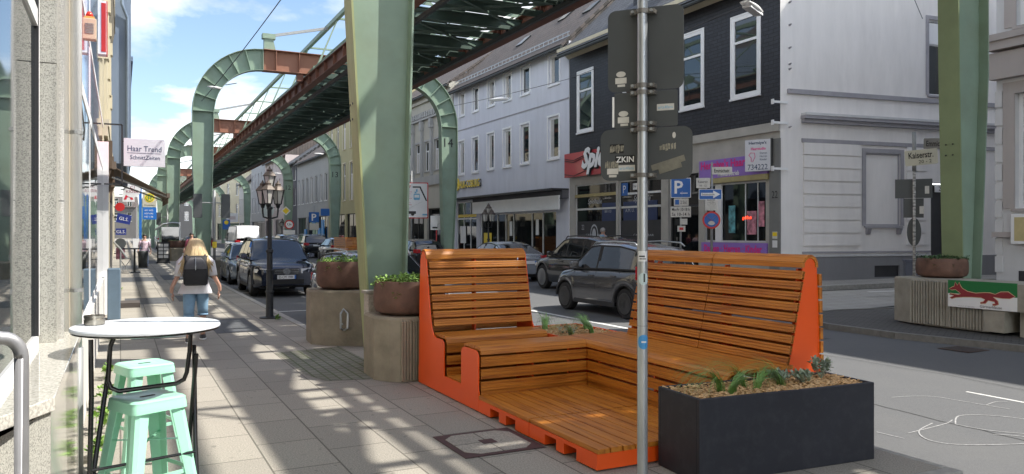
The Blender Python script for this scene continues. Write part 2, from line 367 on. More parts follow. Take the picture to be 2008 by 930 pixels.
# paved traffic island with rounded kerb
isl = []
for k in range(0, 13):
    a = R(180 - k * 7.5 * 1.0); isl.append((14.1 + 2.25 * math.cos(a) * (1.05), 9.9 + 2.1 * math.sin(a)))
isl = [(12.75, 1.0), (12.35, 5.0), (12.0, 7.5), (11.75, 8.8)] + isl[1:] + [(16.5, 11.6), (18, 11.1), (18, -25), (13.2, -25)]
fin(MB().prism(isl, 'z', -.25, .0).build('corner_pavement', 'cobble_grey'), kind='structure')
m = MB()
for a, b in zip(isl[:-4], isl[1:-3]):
    m.bar((a[0], a[1], -.07), (b[0], b[1], -.07), .12, .17)
fin(m.build('corner_kerb', M('kerb_dark', (.16, .155, .14), .8, 0, .2, 10)), kind='structure')
# cobbled strip by the column, dark inlays in the paving
sheet('cobble_strip', 'cobble', [(2.1, 8.9, .004), (2.925, 8.7, .004), (2.925, 11.5, .004), (1.95, 11.3, .004), (1.98, 9.4, .004)])
for x0, x1, y0, y1 in [(.15, 1.05, 13.7, 16.7), (1.45, 2.2, 13.9, 16.2), (.10, 1.1, 20.4, 22.4), (1.3, 2.1, 20.8, 22.8), (0, 1.2, 30, 33), (1.4, 2.4, 30.5, 34), (0, 1.2, 40, 45), (1.2, 2.2, 47, 53)]:
    sheet('paving_inlay', 'paving_dark', [(x0, y0, .004), (x1, y0, .004), (x1, y1, .004), (x0, y1, .004)])
# road markings
def strip(pts, w, z, name='road_marking', mat='road_white'):
    m = MB()
    if name == 'chalk_marking' and len(pts) > 2:
        P_ = [pts[0]] + list(pts) + [pts[-1]]; q = []
        for i in range(1, len(P_) - 2):
            p0, p1, p2, p3 = [Vector(p) for p in P_[i - 1:i + 3]]
            for k in range(6):
                t = k / 6; q.append(tuple(.5 * ((2 * p1) + (-p0 + p2) * t + (2 * p0 - 5 * p1 + 4 * p2 - p3) * t * t + (-p0 + 3 * p1 - 3 * p2 + p3) * t ** 3)))
        pts = q + [pts[-1]]
    for (a, b), (c, d) in zip(pts, pts[1:]):
        v = Vector((c - a, d - b)); n = Vector((-v.y, v.x)).normalized() * w / 2; e = v.normalized() * w * (.3 if name != 'chalk_marking' else .0)
        m.quad((a - e.x + n.x, b - e.y + n.y, z), (c + e.x + n.x, d + e.y + n.y, z), (c + e.x - n.x, d + e.y - n.y, z), (a - e.x - n.x, b - e.y - n.y, z))
    return fin(m.build(name, mat), kind='structure')
strip([(8.7, 16.2), (8.7, 11.2)], .12, RZ + .004)
strip([(8.78, 5.6), (8.78, 2.8)], .12, RZ + .004)
for y in range(20, 120, 9): strip([(8.7, y), (8.7, y + 4)], .12, RZ + .02)
for y in (18.6, 24.9, 31.2): strip([(3.2, y), (5.2, y)], .10, RZ + .004)
strip([(17.5, 13.9), (21.5, 13.4)], .12, .16)
CH = 'chalk'
strip([(7.69, 5.82), (7.95, 5.76), (8.15, 5.64), (8.2, 5.42), (8.24, 5.1), (8.28, 4.87)], .012, RZ + .004, 'chalk_marking', CH)
strip([(8.24, 5.1), (8.5, 5.15), (8.62, 5.1)], .012, RZ + .005, 'chalk_marking', CH)
strip([(6.45, 4.71), (7.08, 4.78), (7.3, 4.85)], .013, RZ + .004, 'chalk_marking', CH)
strip([(6.23, 4.87), (6.25, 4.60)], .013, RZ + .004, 'chalk_marking', CH)
strip([(7.0, 4.85), (6.62, 4.72), (6.42, 4.52), (6.42, 4.34), (6.58, 4.2), (6.8, 4.1), (7.02, 4.02), (7.22, 4.03), (7.28, 4.12), (7.2, 4.25), (7.1, 4.33)], .013, RZ + .005, 'chalk_marking', CH)
strip([(7.15, 4.72), (7.5, 4.92), (7.75, 4.85), (7.95, 4.6), (7.95, 4.3)], .013, RZ + .004, 'chalk_marking', CH)
strip([(7.15, 4.72), (7.18, 4.5), (7.3, 4.3), (7.5, 4.1)], .013, RZ + .006, 'chalk_marking', CH)

# worn road surface: seams, cracks, tar patch, drain
M('crack', (.03, .03, .03), .9); M('patch', (.075, .077, .08), .9, 0, .25, 60, bump=.4, bscale=120)
rc_ = random.Random(5)
for x0, ya, yb in ((9.35, 2.0, 11.0), (7.2, 2.5, 12.5), (6.3, 6, 14)):
    pts = []; y = ya; x = x0
    while y < yb: pts.append((x, y)); y += rc_.uniform(.12, .3); x += rc_.uniform(-.035, .035)
    strip(pts, .012, RZ + (.0033 if x0 > 8.5 else .003) + (max(0, x0 - 8.5) * .0153 + .006 if x0 > 8.5 else 0), 'road_crack', 'crack')
sheet('road_patch', 'patch', [(9.6, 9.4, RZ + .0205), (10.8, 9.3, RZ + .039), (10.9, 12.6, RZ + .0405), (9.65, 12.7, RZ + .0215)])
sheet('road_patch', 'patch', [(5.6, 14.6, RZ + .003), (6.9, 14.5, RZ + .003), (6.95, 21, RZ + .003), (5.65, 21.2, RZ + .003)])
dg0 = thing('drain_grate', 'rusty square drain grate in the road beside the traffic island kerb', 'drain grate', (11.55, 7.5, RZ + .052))
MB().box(-.25, .25, -.25, .25, 0, .006).build('grate_frame', M('grate_rust', (.09, .06, .05), .8, .3, .3, 20), dg0)
m = MB()
for i in range(6): m.box(-.2, .2, -.2 + i * .075, -.165 + i * .075, .006, .008)
m.build('slots', 'crack', dg0)
# ------------------------------------------------------------------ elevated railway
def portal(yc, label, num=None, skew=0, x_off=0, detail=True):
    t = thing('steel_portal', label, 'steel portal', (8.6 + x_off, yc, 0), skew, 'curved steel portals carrying the elevated railway')
    def leg(sg):
        # sg=-1 left, +1 right ; local x measured outward from the centre
        out = [(5.72, -.1), (5.80, 1.0), (6.0, 4.7), (6.0, 6.85)]; inn = [(5.30, -.1), (5.30, 1.0), (5.20, 4.7), (5.17, 6.85)]
        for k in range(1, 13):
            a = R(90 * k / 12); out.append((3.15 + 2.85 * math.cos(a), 6.85 + 2.85 * math.sin(a)))
            inn.append((3.15 + 2.0 * math.cos(a), 6.85 + 1.95 * math.sin(a)))
        w = MB()
        for i in range(len(out) - 1):
            a, b, c, d = out[i], out[i + 1], inn[i + 1], inn[i]
            w.prism([(sg * p[0], p[1]) for p in (a, b, c, d)], 'y', -.03, .03)
        col = w.build('column', 'steel_green', t)
        for nm, path, mt in (('outer_flange', out, 'steel_algae' if sg < 0 else 'steel_green'), ('inner_flange', inn, 'steel_green')):
            f = MB()
            for i in range(len(path) - 1):
                a, b = path[i], path[i + 1]
                mdir = Vector((b[0] - a[0], b[1] - a[1])).normalized(); nn = Vector((-mdir.y, mdir.x)) * .013
                q = [(a[0] - nn.x, a[1] - nn.y), (b[0] - nn.x, b[1] - nn.y), (b[0] + nn.x, b[1] + nn.y), (a[0] + nn.x, a[1] + nn.y)]
                f.prism([(sg * p[0], p[1]) for p in q], 'y', -.21, .21)
            if nm == 'outer_flange' and sg < 0:
                f.build(nm, 'steel_algae' if yc < 15 else 'steel_green', col)
            else: f.build(nm, 'steel_olive' if (nm == 'inner_flange' and sg > 0 and yc < 15) else 'steel_green', col)
        rb = MB()
        for k in ([3] + list(range(5, 16, 2))):
            a, b = out[k], inn[k]
            for yy in ((-.20, -.03), (.03, .20)):
                d = Vector((b[0] - a[0], b[1] - a[1])); n = Vector((-d.y, d.x)).normalized() * .012
                rb.prism([(sg * (a[0] + n.x), a[1] + n.y), (sg * (b[0] + n.x), b[1] + n.y), (sg * (b[0] - n.x), b[1] - n.y), (sg * (a[0] - n.x), a[1] - n.y)], 'y', *yy)
        rb.build('stiffener', 'steel_green', col)
        if yc < 20:
            for zz in (3.15, 3.35):
                for yy in (-.07, .07):
                    xx = 5.215 if sg > 0 else 5.95
                    hb = MB(); hb.lathe([(0, -.004), (.016, -.004), (.016, .004), (0, .004)], n=10, m=T(sg * (xx - (.012 if sg > 0 else -.012)), yy, zz, ry=R(90))); hb.build('bolt_hole', 'black', col)
        if num and sg > 0:
            text('number', num, 'black', t, T(5.6, -.034, 6.1), h=.42)
        return col
    leg(-1); leg(1)
    cb = MB(); cb.box(-3.15, 3.15, -.03, .03, 8.8, 9.7)
    cb.box(-3.14, 3.14, -.25, .25, 9.69, 9.715); cb.box(-3.14, 3.14, -.25, .25, 8.785, 8.81)
    for x in (-2.6, -1.6, 1.6, 2.6): cb.box(x - .012, x + .012, -.235, .235, 8.81, 9.69)
    cb.build('cross_beam', 'rust_brown', t)
    h = MB()
    for x in (-1.55, 2.55): h.box(x - .13, x + .13, -.15, .15, 8.45, 8.785)
    h.build('hanger', 'rust_red', t)
    pb = MB(); pb.prism([(-3.1, 9.715), (-2.6, 9.715), (-2.72, 10.2), (-3.1, 10.2)], 'y', -.12, .12); pb.box(-3.17, -2.62, -.17, .17, 10.2, 10.42)
    pb.build('bearing_post', 'steel_green', t)
    st = MB(); st.bar((-2.8, 0, 10.36), (-.25, .25, 11.05), .09, .12); st.build('strut', 'galv_old', t)
    lu = MB(); 
    if detail:
        lu.tube([(-4.7, -.26, 8.0), (-4.3, -.6, 8.05)], .02, 6)
        lu.build('lamp_bracket', 'galv_old', t)
    return t
portal(9.5, 'nearest green steel portal, its tapered column between flower bowls by the orange bench', None, -R(3))
portal(35.2, 'green steel portal whose right column is numbered 14, before the lilac house', '14', x_off=.1)
portal(58.2, 'green steel portal whose right column is numbered 13', '13', x_off=.25)
portal(77, 'green steel portal numbered 12, third one down the street', '12', x_off=.35)
portal(105, 'green steel portal beside the white delivery van, fourth down the street', None, x_off=.45, detail=False)
portal(132, 'distant green steel portal, fifth down the street', None, x_off=.6, detail=False)
portal(160, 'faint distant green steel portal, last but one down the street', None, x_off=.7, detail=False)
portal(190, 'farthest visible green steel portal at the end of the street', None, x_off=.8, detail=False)
portal(-14, 'green steel portal behind the viewpoint', None, detail=False)

via = thing('railway_viaduct', 'long rusty and green steel truss of the elevated railway hanging over the street', 'railway viaduct', (8.6, 0, 0), -.0042)
Y0, Y1 = -26, 185
def girder(xa, xb, nm):
    m = MB(); m.box((xa + xb) / 2 - .012, (xa + xb) / 2 + .012, Y0, Y1, 8.1, 8.55); m.box(xa, xb, Y0, Y1, 8.55, 8.575); m.box(xa, xb, Y0, Y1, 8.085, 8.105)
    y = Y0
    while y < 90:
        m.box(xa + .02, xb - .02, y, y + .02, 8.105, 8.55); y += 1.5
    return m.build(nm, 'rust_red', via)
girder(-1.5, -1.18, 'bottom_chord'); girder(2.6, 2.92, 'bottom_chord')
m = MB(); 
for x in (-.85, 2.25): m.box(x - .05, x + .05, Y0, Y1, 7.92, 8.06)
y = Y0
while y < Y1:
    for x in (-.85, 2.25): m.box(x - .03, x + .03, y, y + .06, 8.06, 8.3)
    y += 3
m.build('power_rail', 'dark_steel', via)
m = MB(); m.box(-.28, -.12, Y0, Y1, 11.1, 11.28); m.box(1.64, 1.80, Y0, Y1, 11.1, 11.28); m.build('top_chord', 'steel_green', via)
cm = MB(); gs = MB(); dg = MB(); y = Y0; k = 0
while y < Y1:
    cm.box(-1.34, 2.76, y - .012, y + .012, 8.16, 8.46); cm.box(-1.34, 2.76, y - .08, y + .08, 8.46, 8.48); cm.box(-1.34, 2.76, y - .08, y + .08, 8.14, 8.16)
    yn = y + 3
    # bottom plane X bracing
    cm.bar((-1.3, y, 8.2), (2.7, yn, 8.2), .10, .06); cm.bar((2.7, y, 8.26), (-1.3, yn, 8.26), .10, .06)
    cm.box(-1.3, 2.7, y + 1.45, y + 1.53, 8.2, 8.4)
    # gusset frames
    for sg, xb, xt in ((1, -1.25, -.2), (-1, 2.67, 1.72)):
        gs.prism([(xb, 8.56), (xb + sg * 1.1, 8.56), (xb + sg * .35, 8.95), (xb, 8.98)], 'y', y - .012, y + .012)
        gs.prism([(xb + sg * .25, 8.95), (xb + sg * 1.35, 9.35), (xb + sg * 1.5, 9.62), (xb + sg * 1.0, 9.72), (xb + sg * .2, 9.05)], 'y', y - .012, y + .012)
        gs.bar((xb + sg * .3, y, 9.0), (xb + sg * 1.45, yn, 9.6), .16, .02)
        if k % 2 == 0: gs.prism([(xb + sg * .1, 8.9), (xb + sg * .20, 8.9), (xt + sg * .03, 11.1), (xt - sg * .03, 11.1)], 'y', y - .012, y + .012)
        if sg > 0: pass
        elif k % 2 == 0: dg.bar((xb + sg * .1, y, 8.8), (xt, yn, 11.1), .05, .04)
        else: dg.bar((xt, y, 11.1), (xb + sg * .1, yn, 8.8), .05, .04)
        dg.bar((xb, y, 8.7), (xb, yn, 8.62), .05, .05)
    if k % 2 == 0: gs.box(-.2, 1.72, y - .05, y + .05, 11.12, 11.2)
    y += 3; k += 1
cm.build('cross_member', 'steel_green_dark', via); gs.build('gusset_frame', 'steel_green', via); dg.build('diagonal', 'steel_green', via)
# walkway plates between the chords, slightly staggered with gaps
m = MB(); y = Y0
while y < Y1:
    m.box(-.25 + random.uniform(-.04, .04), .75, y + .03, y + 1.47, 8.5, 8.515)
    m.box(.78, 2.15, y + .03, y + 1.47, 8.505 + random.choice((0, .03)), 8.54)
    if random.random() < .8: m.box(2.18, 2.52, y + .1, y + 1.4, 8.49, 8.5)
    y += 1.5
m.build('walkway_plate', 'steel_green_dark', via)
m = MB()
for x, z in ((-1.28, 8.75), (-1.2, 8.9), (-1.1, 9.02)):
    m.tube([(x + .03 * math.sin(j * 1.7), Y0 + j * 3, z + (.05 if j % 2 else 0)) for j in range(40)], .035, 6)
m.build('cable_duct', 'steel_green', via)

# overhead wires and hanging lamps
def wire(name, label, p, q, sag, r=.012, g=None):
    pts = []
    for i in range(13):
        f = i / 12; v = Vector(p).lerp(Vector(q), f); v.z -= sag * 4 * f * (1 - f); pts.append(v)
    return fin(MB().tube(pts, r, 5).build(name, 'cable'), label, 'wire', g)
def onwire(p, q, sag, f):
    v = Vector(p).lerp(Vector(q), f); v.z -= sag * 4 * f * (1 - f); return v
def street_light(p, rz, label, s=1):
    t = thing('hanging_street_light', label, 'street light', p, rz, 'street lights hung on cables over the street')
    m = MB(); rings = []
    for i in range(9):
        f = i / 8; x = -.55 + 1.1 * f; w = .14 * math.sin(PI * min(1, .12 + f * .88)) ** .35; hh = .07 * math.sin(PI * (.1 + f * .8))
        rings.append([(x, math.cos(a) * w, -.12 + math.sin(a) * hh) for a in [2 * PI * k / 10 for k in range(10)]])
    t.scale = (s, s, s); m.loft(rings); m.build('housing', 'white_paint', t, smooth=True)
    MB().box(-.4, .4, -.09, .09, -.2, -.16).build('diffuser', M('diffuser', (.6, .6, .58), .3), t)
    b = MB()
    for x in (-.2, .2): b.tube([(x, 0, -.06), (x, 0, .02)], .012, 6)
    b.build('clamp', 'galv', t); return t
A, B = (17.98, 29.6, 8.62), (12.0, 12.4, 6.62)
wire('overhead_wire', 'thin cable from the slate house to the nearest hanging street light', A, B, .03)
street_light((12.0, 12.4, 6.6), R(28), 'nearest white street light hanging in front of the dark slate house')
wire('overhead_wire', 'thin cable from the white side wall up to the viaduct', (23.6, 16.7, 8.75), (11.45, 9.45, 8.7), .1)
wire('overhead_wire', 'thin cable holding the nearest hanging street light to the viaduct', B, (11.45, 9.55, 8.7), .0)
A, B = (14.5, 35.1, 7.9), (17.98, 29.9, 8.62)
wire('overhead_wire', 'thin cable between column 14 and the lilac house', A, B, .04)
street_light(tuple(onwire(A, B, .04, .42) - Vector((0, 0, .03))), R(-50), 'white street light hanging in front of the upper windows of the lilac house')
A, B = (3.05, 35.0, 7.25), (4.6, 9.6, 9.15)
wire('overhead_wire', 'thin cable from the curved portal column up over the pavement', A, B, .25, .014)
street_light(tuple(onwire(A, B, .25, .13) - Vector((0, 0, .03))), R(20), 'white street light hanging inside the curve of the second portal', .55)
for x, y, z, lb in ((13.0, 57.2, 7.6, 'white street light hanging beside column 13'), (13.2, 75.2, 7.4, 'white street light hanging beside the portal column numbered 12'), (4.3, 57.2, 7.8, 'white street light under the left arch of the third portal'), (4.3, 75.2, 7.8, 'white street light under the left arch of the fourth portal')):
    street_light((x, y, z), R(5), lb, .7)

# ------------------------------------------------------------------ parklet (wooden seating island)
pk = thing('street_bench', 'orange steel and wood slat seating island with two high backrests and a deck', 'bench', (0, 0, 0))
X0, X1 = 3.02, 4.95
# base skirt with forklift notches
def skirt_x(x, y0, y1, notches, z1=.125):
    m = MB(); ys = [y0]
    for a, b in notches: ys += [a, b]
    ys.append(y1)
    for i in range(0, len(ys) - 1, 2): m.box(x, x + .012, ys[i], ys[i + 1], .0 + .012, z1)
    for a, b in notches:
        m.box(x, x + .012, a, b, .095, z1)
        m.box(x + .012, x + .5, a - .012, a, .012, .095); m.box(x + .012, x + .5, b, b + .012, .012, .095)
        m.box(x + .012, x + .5, a, b, .09, .094)
    return m
m = skirt_x(X0, 4.64, 5.66, [(4.92, 5.10), (5.22, 5.40)])
m.v += []; 
m2 = skirt_x(X0, 5.672, 6.68, [(5.92, 6.10), (6.24, 6.42)])
m.add(m2.v, m2.f)
m.box(X0 + .012, 5.2, 4.64, 4.651, .012, .125)
m.build('deck_frame', 'orange', pk)
m = MB(); m.box(X0, X0 + .014, 6.684, 8.33, .012, .20); m.box(X0 + .014, 4.2, 8.318, 8.33, .012, .2); m.build('base_panel', 'orange', pk)
# deck boards (run along Y), two bays
m = MB(); x = X0 + .005; k = 0
while x < 4.22:
    for a, b in ((4.63, 5.655), (5.672, 6.70)):
        dz = random.uniform(-.001, .001); m.box(x, x + .098, a + random.uniform(0, .004), b, .126, .163 + dz)
    x += .109; k += 1
m.build('deck_boards', 'wood_y', pk, bevel=.003)
def slats_x(m, x0, x1, y, z, n=(0, -1, 0), h=.098, t=.032, face=1):
    """board running along X with two grooves; centre (y,z), tilt handled by caller matrix"""
    g = h / 3
    for i in range(3):
        m.box(x0, x1, -t / 2, t / 2, -h / 2 + i * g + .002, -h / 2 + (i + 1) * g - .002, T(0, y, z) @ n)
    m.box(x0, x1, -t / 2 + .006, t / 2 - .006, -h / 2 + .002, h / 2 - .002, T(0, y, z) @ n)
def board_set(m, axis, a0, a1, prof, gap_face, h=.098):
    """prof: list of (c, z, ang): centre coordinate on the other axis, height, tilt angle"""
    for c, z, ang in prof:
        mm = MB(); t = .032; g = h / 3
        for i in range(3): mm.box(a0, a1, -t / 2, t / 2, -h / 2 + i * g + .002, -h / 2 + (i + 1) * g - .002)
        mm.box(a0, a1, -t / 2 + .006, t / 2 - .006, -h / 2 + .003, h / 2 - .003)
        if axis == 'x': M_ = T(0, c, z, rx=ang)
        else: M_ = T(c, 0, z, 0) @ Matrix.Rotation(-R(90) * -1, 4, 'Z') @ Euler((ang, 0, 0)).to_matrix().to_4x4()
        m.add(mm.v, mm.f, M_)
def cap_x(m, a0, a1, c, z, r, ang0, ang1, n, axis='x'):
    """rounded cap made of narrow strips around an arc of radius r"""
    for i in range(n):
        p = ang0 + (ang1 - ang0) * i / n + .01; q = ang0 + (ang1 - ang0) * (i + 1) / n - .01
        pts = [(c + r * math.cos(p), z + r * math.sin(p)), (c + r * math.cos(q), z + r * math.sin(q)), (c + (r - .03) * math.cos(q), z + (r - .03) * math.sin(q)), (c + (r - .03) * math.cos(p), z + (r - .03) * math.sin(p))]
        m.prism(pts, axis, a0, a1)
SEAT = .615
# --- high-back bench at the far end, facing the camera (back along Y=8.3)
XB0, XB1 = X0 + .03, 4.26
front_y, back_y = 7.98, 8.20     # seat/back junction and back top
bl = MB(); n = 9
za, zb = .70, 1.37
prof = []
for i in range(8):
    f = i / 7; prof.append((7.93 + .155 * f, .715 + f * .585 * 1.07, -math.atan2(.155, .62)))
board_set(bl, 'x', XB0, XB1, [(c, z, a) for c, z, a in prof], 0, .075)
cap_x(bl, XB0 - .03, XB1, 8.175, 1.425, .095, R(-10), R(190), 7)
bl.build('backrest', 'wood_x', pk, bevel=.003)
bk = MB()
for i in range(11): bk.box(XB0, XB1, 8.30, 8.33, .25 + i * .108, .25 + i * .108 + .09)
bk.build('backrest_rear', 'wood_x', pk)
sm = MB()
for i in range(4): sm.box(XB0, XB1, 7.62 + i * .085, 7.62 + i * .085 + .079, SEAT - .032, SEAT)
cap_x(sm, XB0, XB1, 7.62, SEAT - .075, .075, R(90), R(180), 3)
sm.build('seat', 'wood_x', pk, bevel=.003)
fr = MB(); board_set(fr, 'x', XB0, XB1, [(7.565, .24 + i * .125, 0) for i in range(3)], 0); fr.build('seat_front', 'wood_x', pk)
def side_panel(x, flip=False):
    poly = [(7.56, .2), (8.32, .2), (8.30, 1.0), (8.268, 1.40)]
    for k in range(0, 9):
        a = R(10 + k * 20); poly.append((8.18 + .085 * math.cos(a), 1.42 + .085 * math.sin(a)))
    poly += [(8.07, 1.30), (7.96, .78), (7.925, .67), (7.87, .60), (7.80, .575), (7.62, .575), (7.575, .55), (7.56, .50)]
    return MB().prism(poly, 'x', x, x + .012)
side_panel(X0).build('side_panel', 'orange', pk); side_panel(XB1 + .0).build('side_panel', 'orange', pk)
MB().box(XB0, XB1, 7.0, 7.56, .19, .21).build('footwell_floor', 'wood_x', pk)
# --- low bench in front of it
lo = MB()
for i in range(4): lo.box(XB0, 4.23, 6.76 + i * .075, 6.76 + i * .075 + .069, SEAT - .032, SEAT)
cap_x(lo, XB0, 4.23, 6.76, SEAT - .075, .075, R(90), R(180), 3)
cap_x(lo, XB0, 4.23, 7.055, SEAT - .05, .05, R(0), R(90), 2)
lo.build('seat', 'wood_x', pk, bevel=.003)
fr = MB(); board_set(fr, 'x', XB0, 4.23, [(6.705, .475 - i * .118, 0) for i in range(3)] + [(6.705, .155, 0)], 0)
board_set(fr, 'x', XB0, 4.23, [(7.09, .475 - i * .118, 0) for i in range(3)], 0)
fr.build('seat_front', 'wood_x', pk, bevel=.002)
poly = [(6.69, .2), (7.10, .2), (7.10, .52), (7.08, .56), (7.03, .58), (6.77, .58), (6.715, .565), (6.69, .52)]
MB().prism(poly, 'x', X0, X0 + .012).build('side_panel', 'orange', pk)
for (xa, xb_, ya_, yb_, za_, zb_) in [(3.62, 3.64, 6.73, 7.07, .2, .55), (3.62, 3.64, 7.6, 8.0, .2, .55), (3.62, 3.64, 8.12, 8.2, .5, 1.4), (4.26, 5.05, 5.6, 5.62, .13, .55), (4.26, 5.05, 6.5, 6.52, .13, .55)]:
    BOX('inner_rib', 'orange', pk, xa, xb_, ya_, yb_, za_, zb_)
for y in (5.58, 6.6, 4.72): MB().prism([(4.98, .5), (5.15, .5), (5.12, 1.4), (5.07, 1.4)], 'y', y, y + .02).build('inner_rib', 'orange', pk)
# --- right bench, facing the pavement, double-sided high backrest
SX0 = 4.23
for ya, yb in ((4.642, 5.735), (5.745, 7.10)):
    s_ = MB()
    for i in range(8): s_.box(SX0 + .07 + i * .08, SX0 + .07 + i * .08 + .074, ya, yb, SEAT - .032, SEAT)
    cap_x(s_, ya, yb, SX0 + .07, SEAT - .075, .075, R(90), R(180), 3, 'y'); s_.build('seat', 'wood_y', pk, bevel=.003)
    f_ = MB(); board_set(f_, 'y', ya, min(yb, 6.69), [(SX0 + .02, .475 - i * .118, 0) for i in range(3)] + [(SX0 + .02, .155, 0)], 0)
    f_.build('seat_front', 'wood_y', pk, bevel=.002)
    b_ = MB(); yc0 = ya; yse = yb; yb = min(yb, 6.88)
    for i in range(9):
        f = i / 8; mm = MB(); h = .073; t = .032; g = h / 3
        for q in range(3): mm.box(-t / 2, t / 2, ya, yb, -h / 2 + q * g + .002, -h / 2 + (q + 1) * g - .002)
        mm.box(-t / 2 + .006, t / 2 - .006, ya, yb, -h / 2 + .003, h / 2 - .003)
        b_.add(mm.v, mm.f, T(4.882 + .168 * f, 0, .648 + f * .70, ry=math.atan2(.155, .62)))
    cap_x(b_, ya, yb, 5.13, 1.425, .095, R(-10), R(190), 7, 'y')
    b_.build('backrest', 'wood_y', pk, bevel=.003)
    r_ = MB()
    for i in range(10): r_.box(5.225 + (9 - i) * .0035, 5.257 + (9 - i) * .0035, ya - .008, yb, .24 + i * .113, .24 + i * .113 + .098)
    r_.build('backrest_rear', 'wood_y', pk, bevel=.003)
poly = [(SX0 + .03, .13), (5.26, .13), (5.245, .9), (5.215, 1.40)]
for k in range(0, 9):
    a = R(10 + k * 20); poly.append((5.13 + .085 * math.cos(a), 1.42 + .085 * math.sin(a)))
poly += [(5.065, 1.33), (4.935, .74), (4.905, .635), (4.86, .57), (4.79, .545), (4.32, .545), (4.27, .53), (4.26, .50)]
MB().prism(poly, 'y', 4.652, 4.664).build('side_panel', 'orange', pk); MB().prism(poly, 'y', 6.87, 6.882).build('side_panel', 'orange', pk)

# ------------------------------------------------------------------ plant material: leaves & mulch
def leaf_clump(m, c, rad, n, ls, up=.4, flat=1, rnd=random):
    for _ in range(n):
        a = rnd.uniform(0, 2 * PI); r_ = rnd.random() ** .5
        p = Vector((c[0] + math.cos(a) * r_ * rad[0], c[1] + math.sin(a) * r_ * rad[1], c[2] + rnd.random() * rad[2] * (1.15 - r_ * .6)))
        l = ls * rnd.uniform(.6, 1.4); d = Vector((rnd.uniform(-1, 1), rnd.uniform(-1, 1), rnd.uniform(-.3, 1) * up)).normalized()
        s = d.cross(Vector((rnd.uniform(-.4, .4), rnd.uniform(-.4, .4), 1))).normalized() * l * .32; e = d * l
        m.add([p, p + e * .5 + s, p + e, p + e * .5 - s], [(0, 1, 2, 3)])
def grass_tuft(name, label, loc, n, h, lean, group, mat='grass_blade', spread=.06):
    m = MB()
    for _ in range(n):
        a = random.gauss(lean, .3); L_ = h * random.uniform(.55, 1.1); dx, dy = math.cos(a), math.sin(a)
        bx, by = random.uniform(-1, 1) * spread * .4, random.uniform(-1, 1) * spread * .4
        bend = random.uniform(1.1, 1.75); w = .0035; pts = []
        for i in range(7):
            f = i / 6; th_ = f * bend * 1.9
            pts.append(Vector((bx + dx * L_ * (1 - math.cos(th_)) / 1.9 / bend * 1.0, by + dy * L_ * (1 - math.cos(th_)) / 1.9 / bend, L_ * math.sin(th_) / 1.9 / bend)))
        sd = Vector((-dy, dx, 0))
        for i in range(6):
            w0 = w * (1 - i / 6.5); w1 = w * (1 - (i + 1) / 6.5)
            m.add([pts[i] - sd * w0, pts[i] + sd * w0, pts[i + 1] + sd * w1, pts[i + 1] - sd * w1], [(0, 1, 2, 3)])
    o = m.build(name, mat, fixn=False); o.location = loc
    return fin(o, label, 'ornamental grass', group)
def mulch_bed(name, x0, x1, y0, y1, z, n, T_=None, label=None):
    m = MB(); m.box(x0, x1, y0, y1, z - .05, z - .012)
    for _ in range(n):
        c = (random.uniform(x0, x1), random.uniform(y0, y1), z + random.uniform(-.012, .012))
        m.box(-.5, .5, -.5, .5, -.5, .5, T(*c, rz=random.uniform(0, 6.3), rx=random.uniform(-.4, .4), ry=random.uniform(-.4, .4)) @ Matrix.Diagonal((random.uniform(.025, .06), random.uniform(.010, .022), .006, 1)))
    if T_: m.v = [tuple(T_ @ Vector(p)) for p in m.v]
    o = m.build(name, 'mulch'); return fin(o, label, 'bark mulch', kind='stuff')
# rear planter in the corner of the seating island
rp_ = thing('steel_planter', 'orange box planter sunk behind the low bench with wispy plants and bark', 'planter', (0, 0, 0))
m = MB(); m.box(4.28, 4.30, 7.12, 8.3, .01, .57); m.box(4.30, 5.1, 7.12, 7.14, .01, .57); m.box(5.08, 5.1, 7.14, 8.3, .01, .57); m.box(4.30, 5.08, 8.28, 8.3, .01, .57)
m.build('box_wall', 'orange', rp_)
mulch_bed('bark_mulch', 4.30, 5.08, 7.14, 8.28, .555, 900, label='brown bark mulch in the orange planter behind the low bench')
for i, (x, y, lb) in enumerate([(4.45, 7.35, 'grass tuft nearest the low bench in the orange planter'), (4.75, 7.4, 'grass tuft in the middle of the orange planter'), (4.9, 7.75, 'thin grass tuft at the back of the orange planter'), (4.45, 7.95, 'small grass tuft beside the high backrest')]):
    grass_tuft('grass_tuft', lb, (x, y, .56), 70, .42, 2.6 - i * .5, 'grass tufts in the planters')
m = MB(); leaf_clump(m, (4.55, 7.6, .56), (.12, .12, .12), 120, .035); o = m.build('trailing_plant', 'leaf_silver', fixn=False); fin(o, 'small silvery plant between the grass tufts behind the low bench', 'plant')

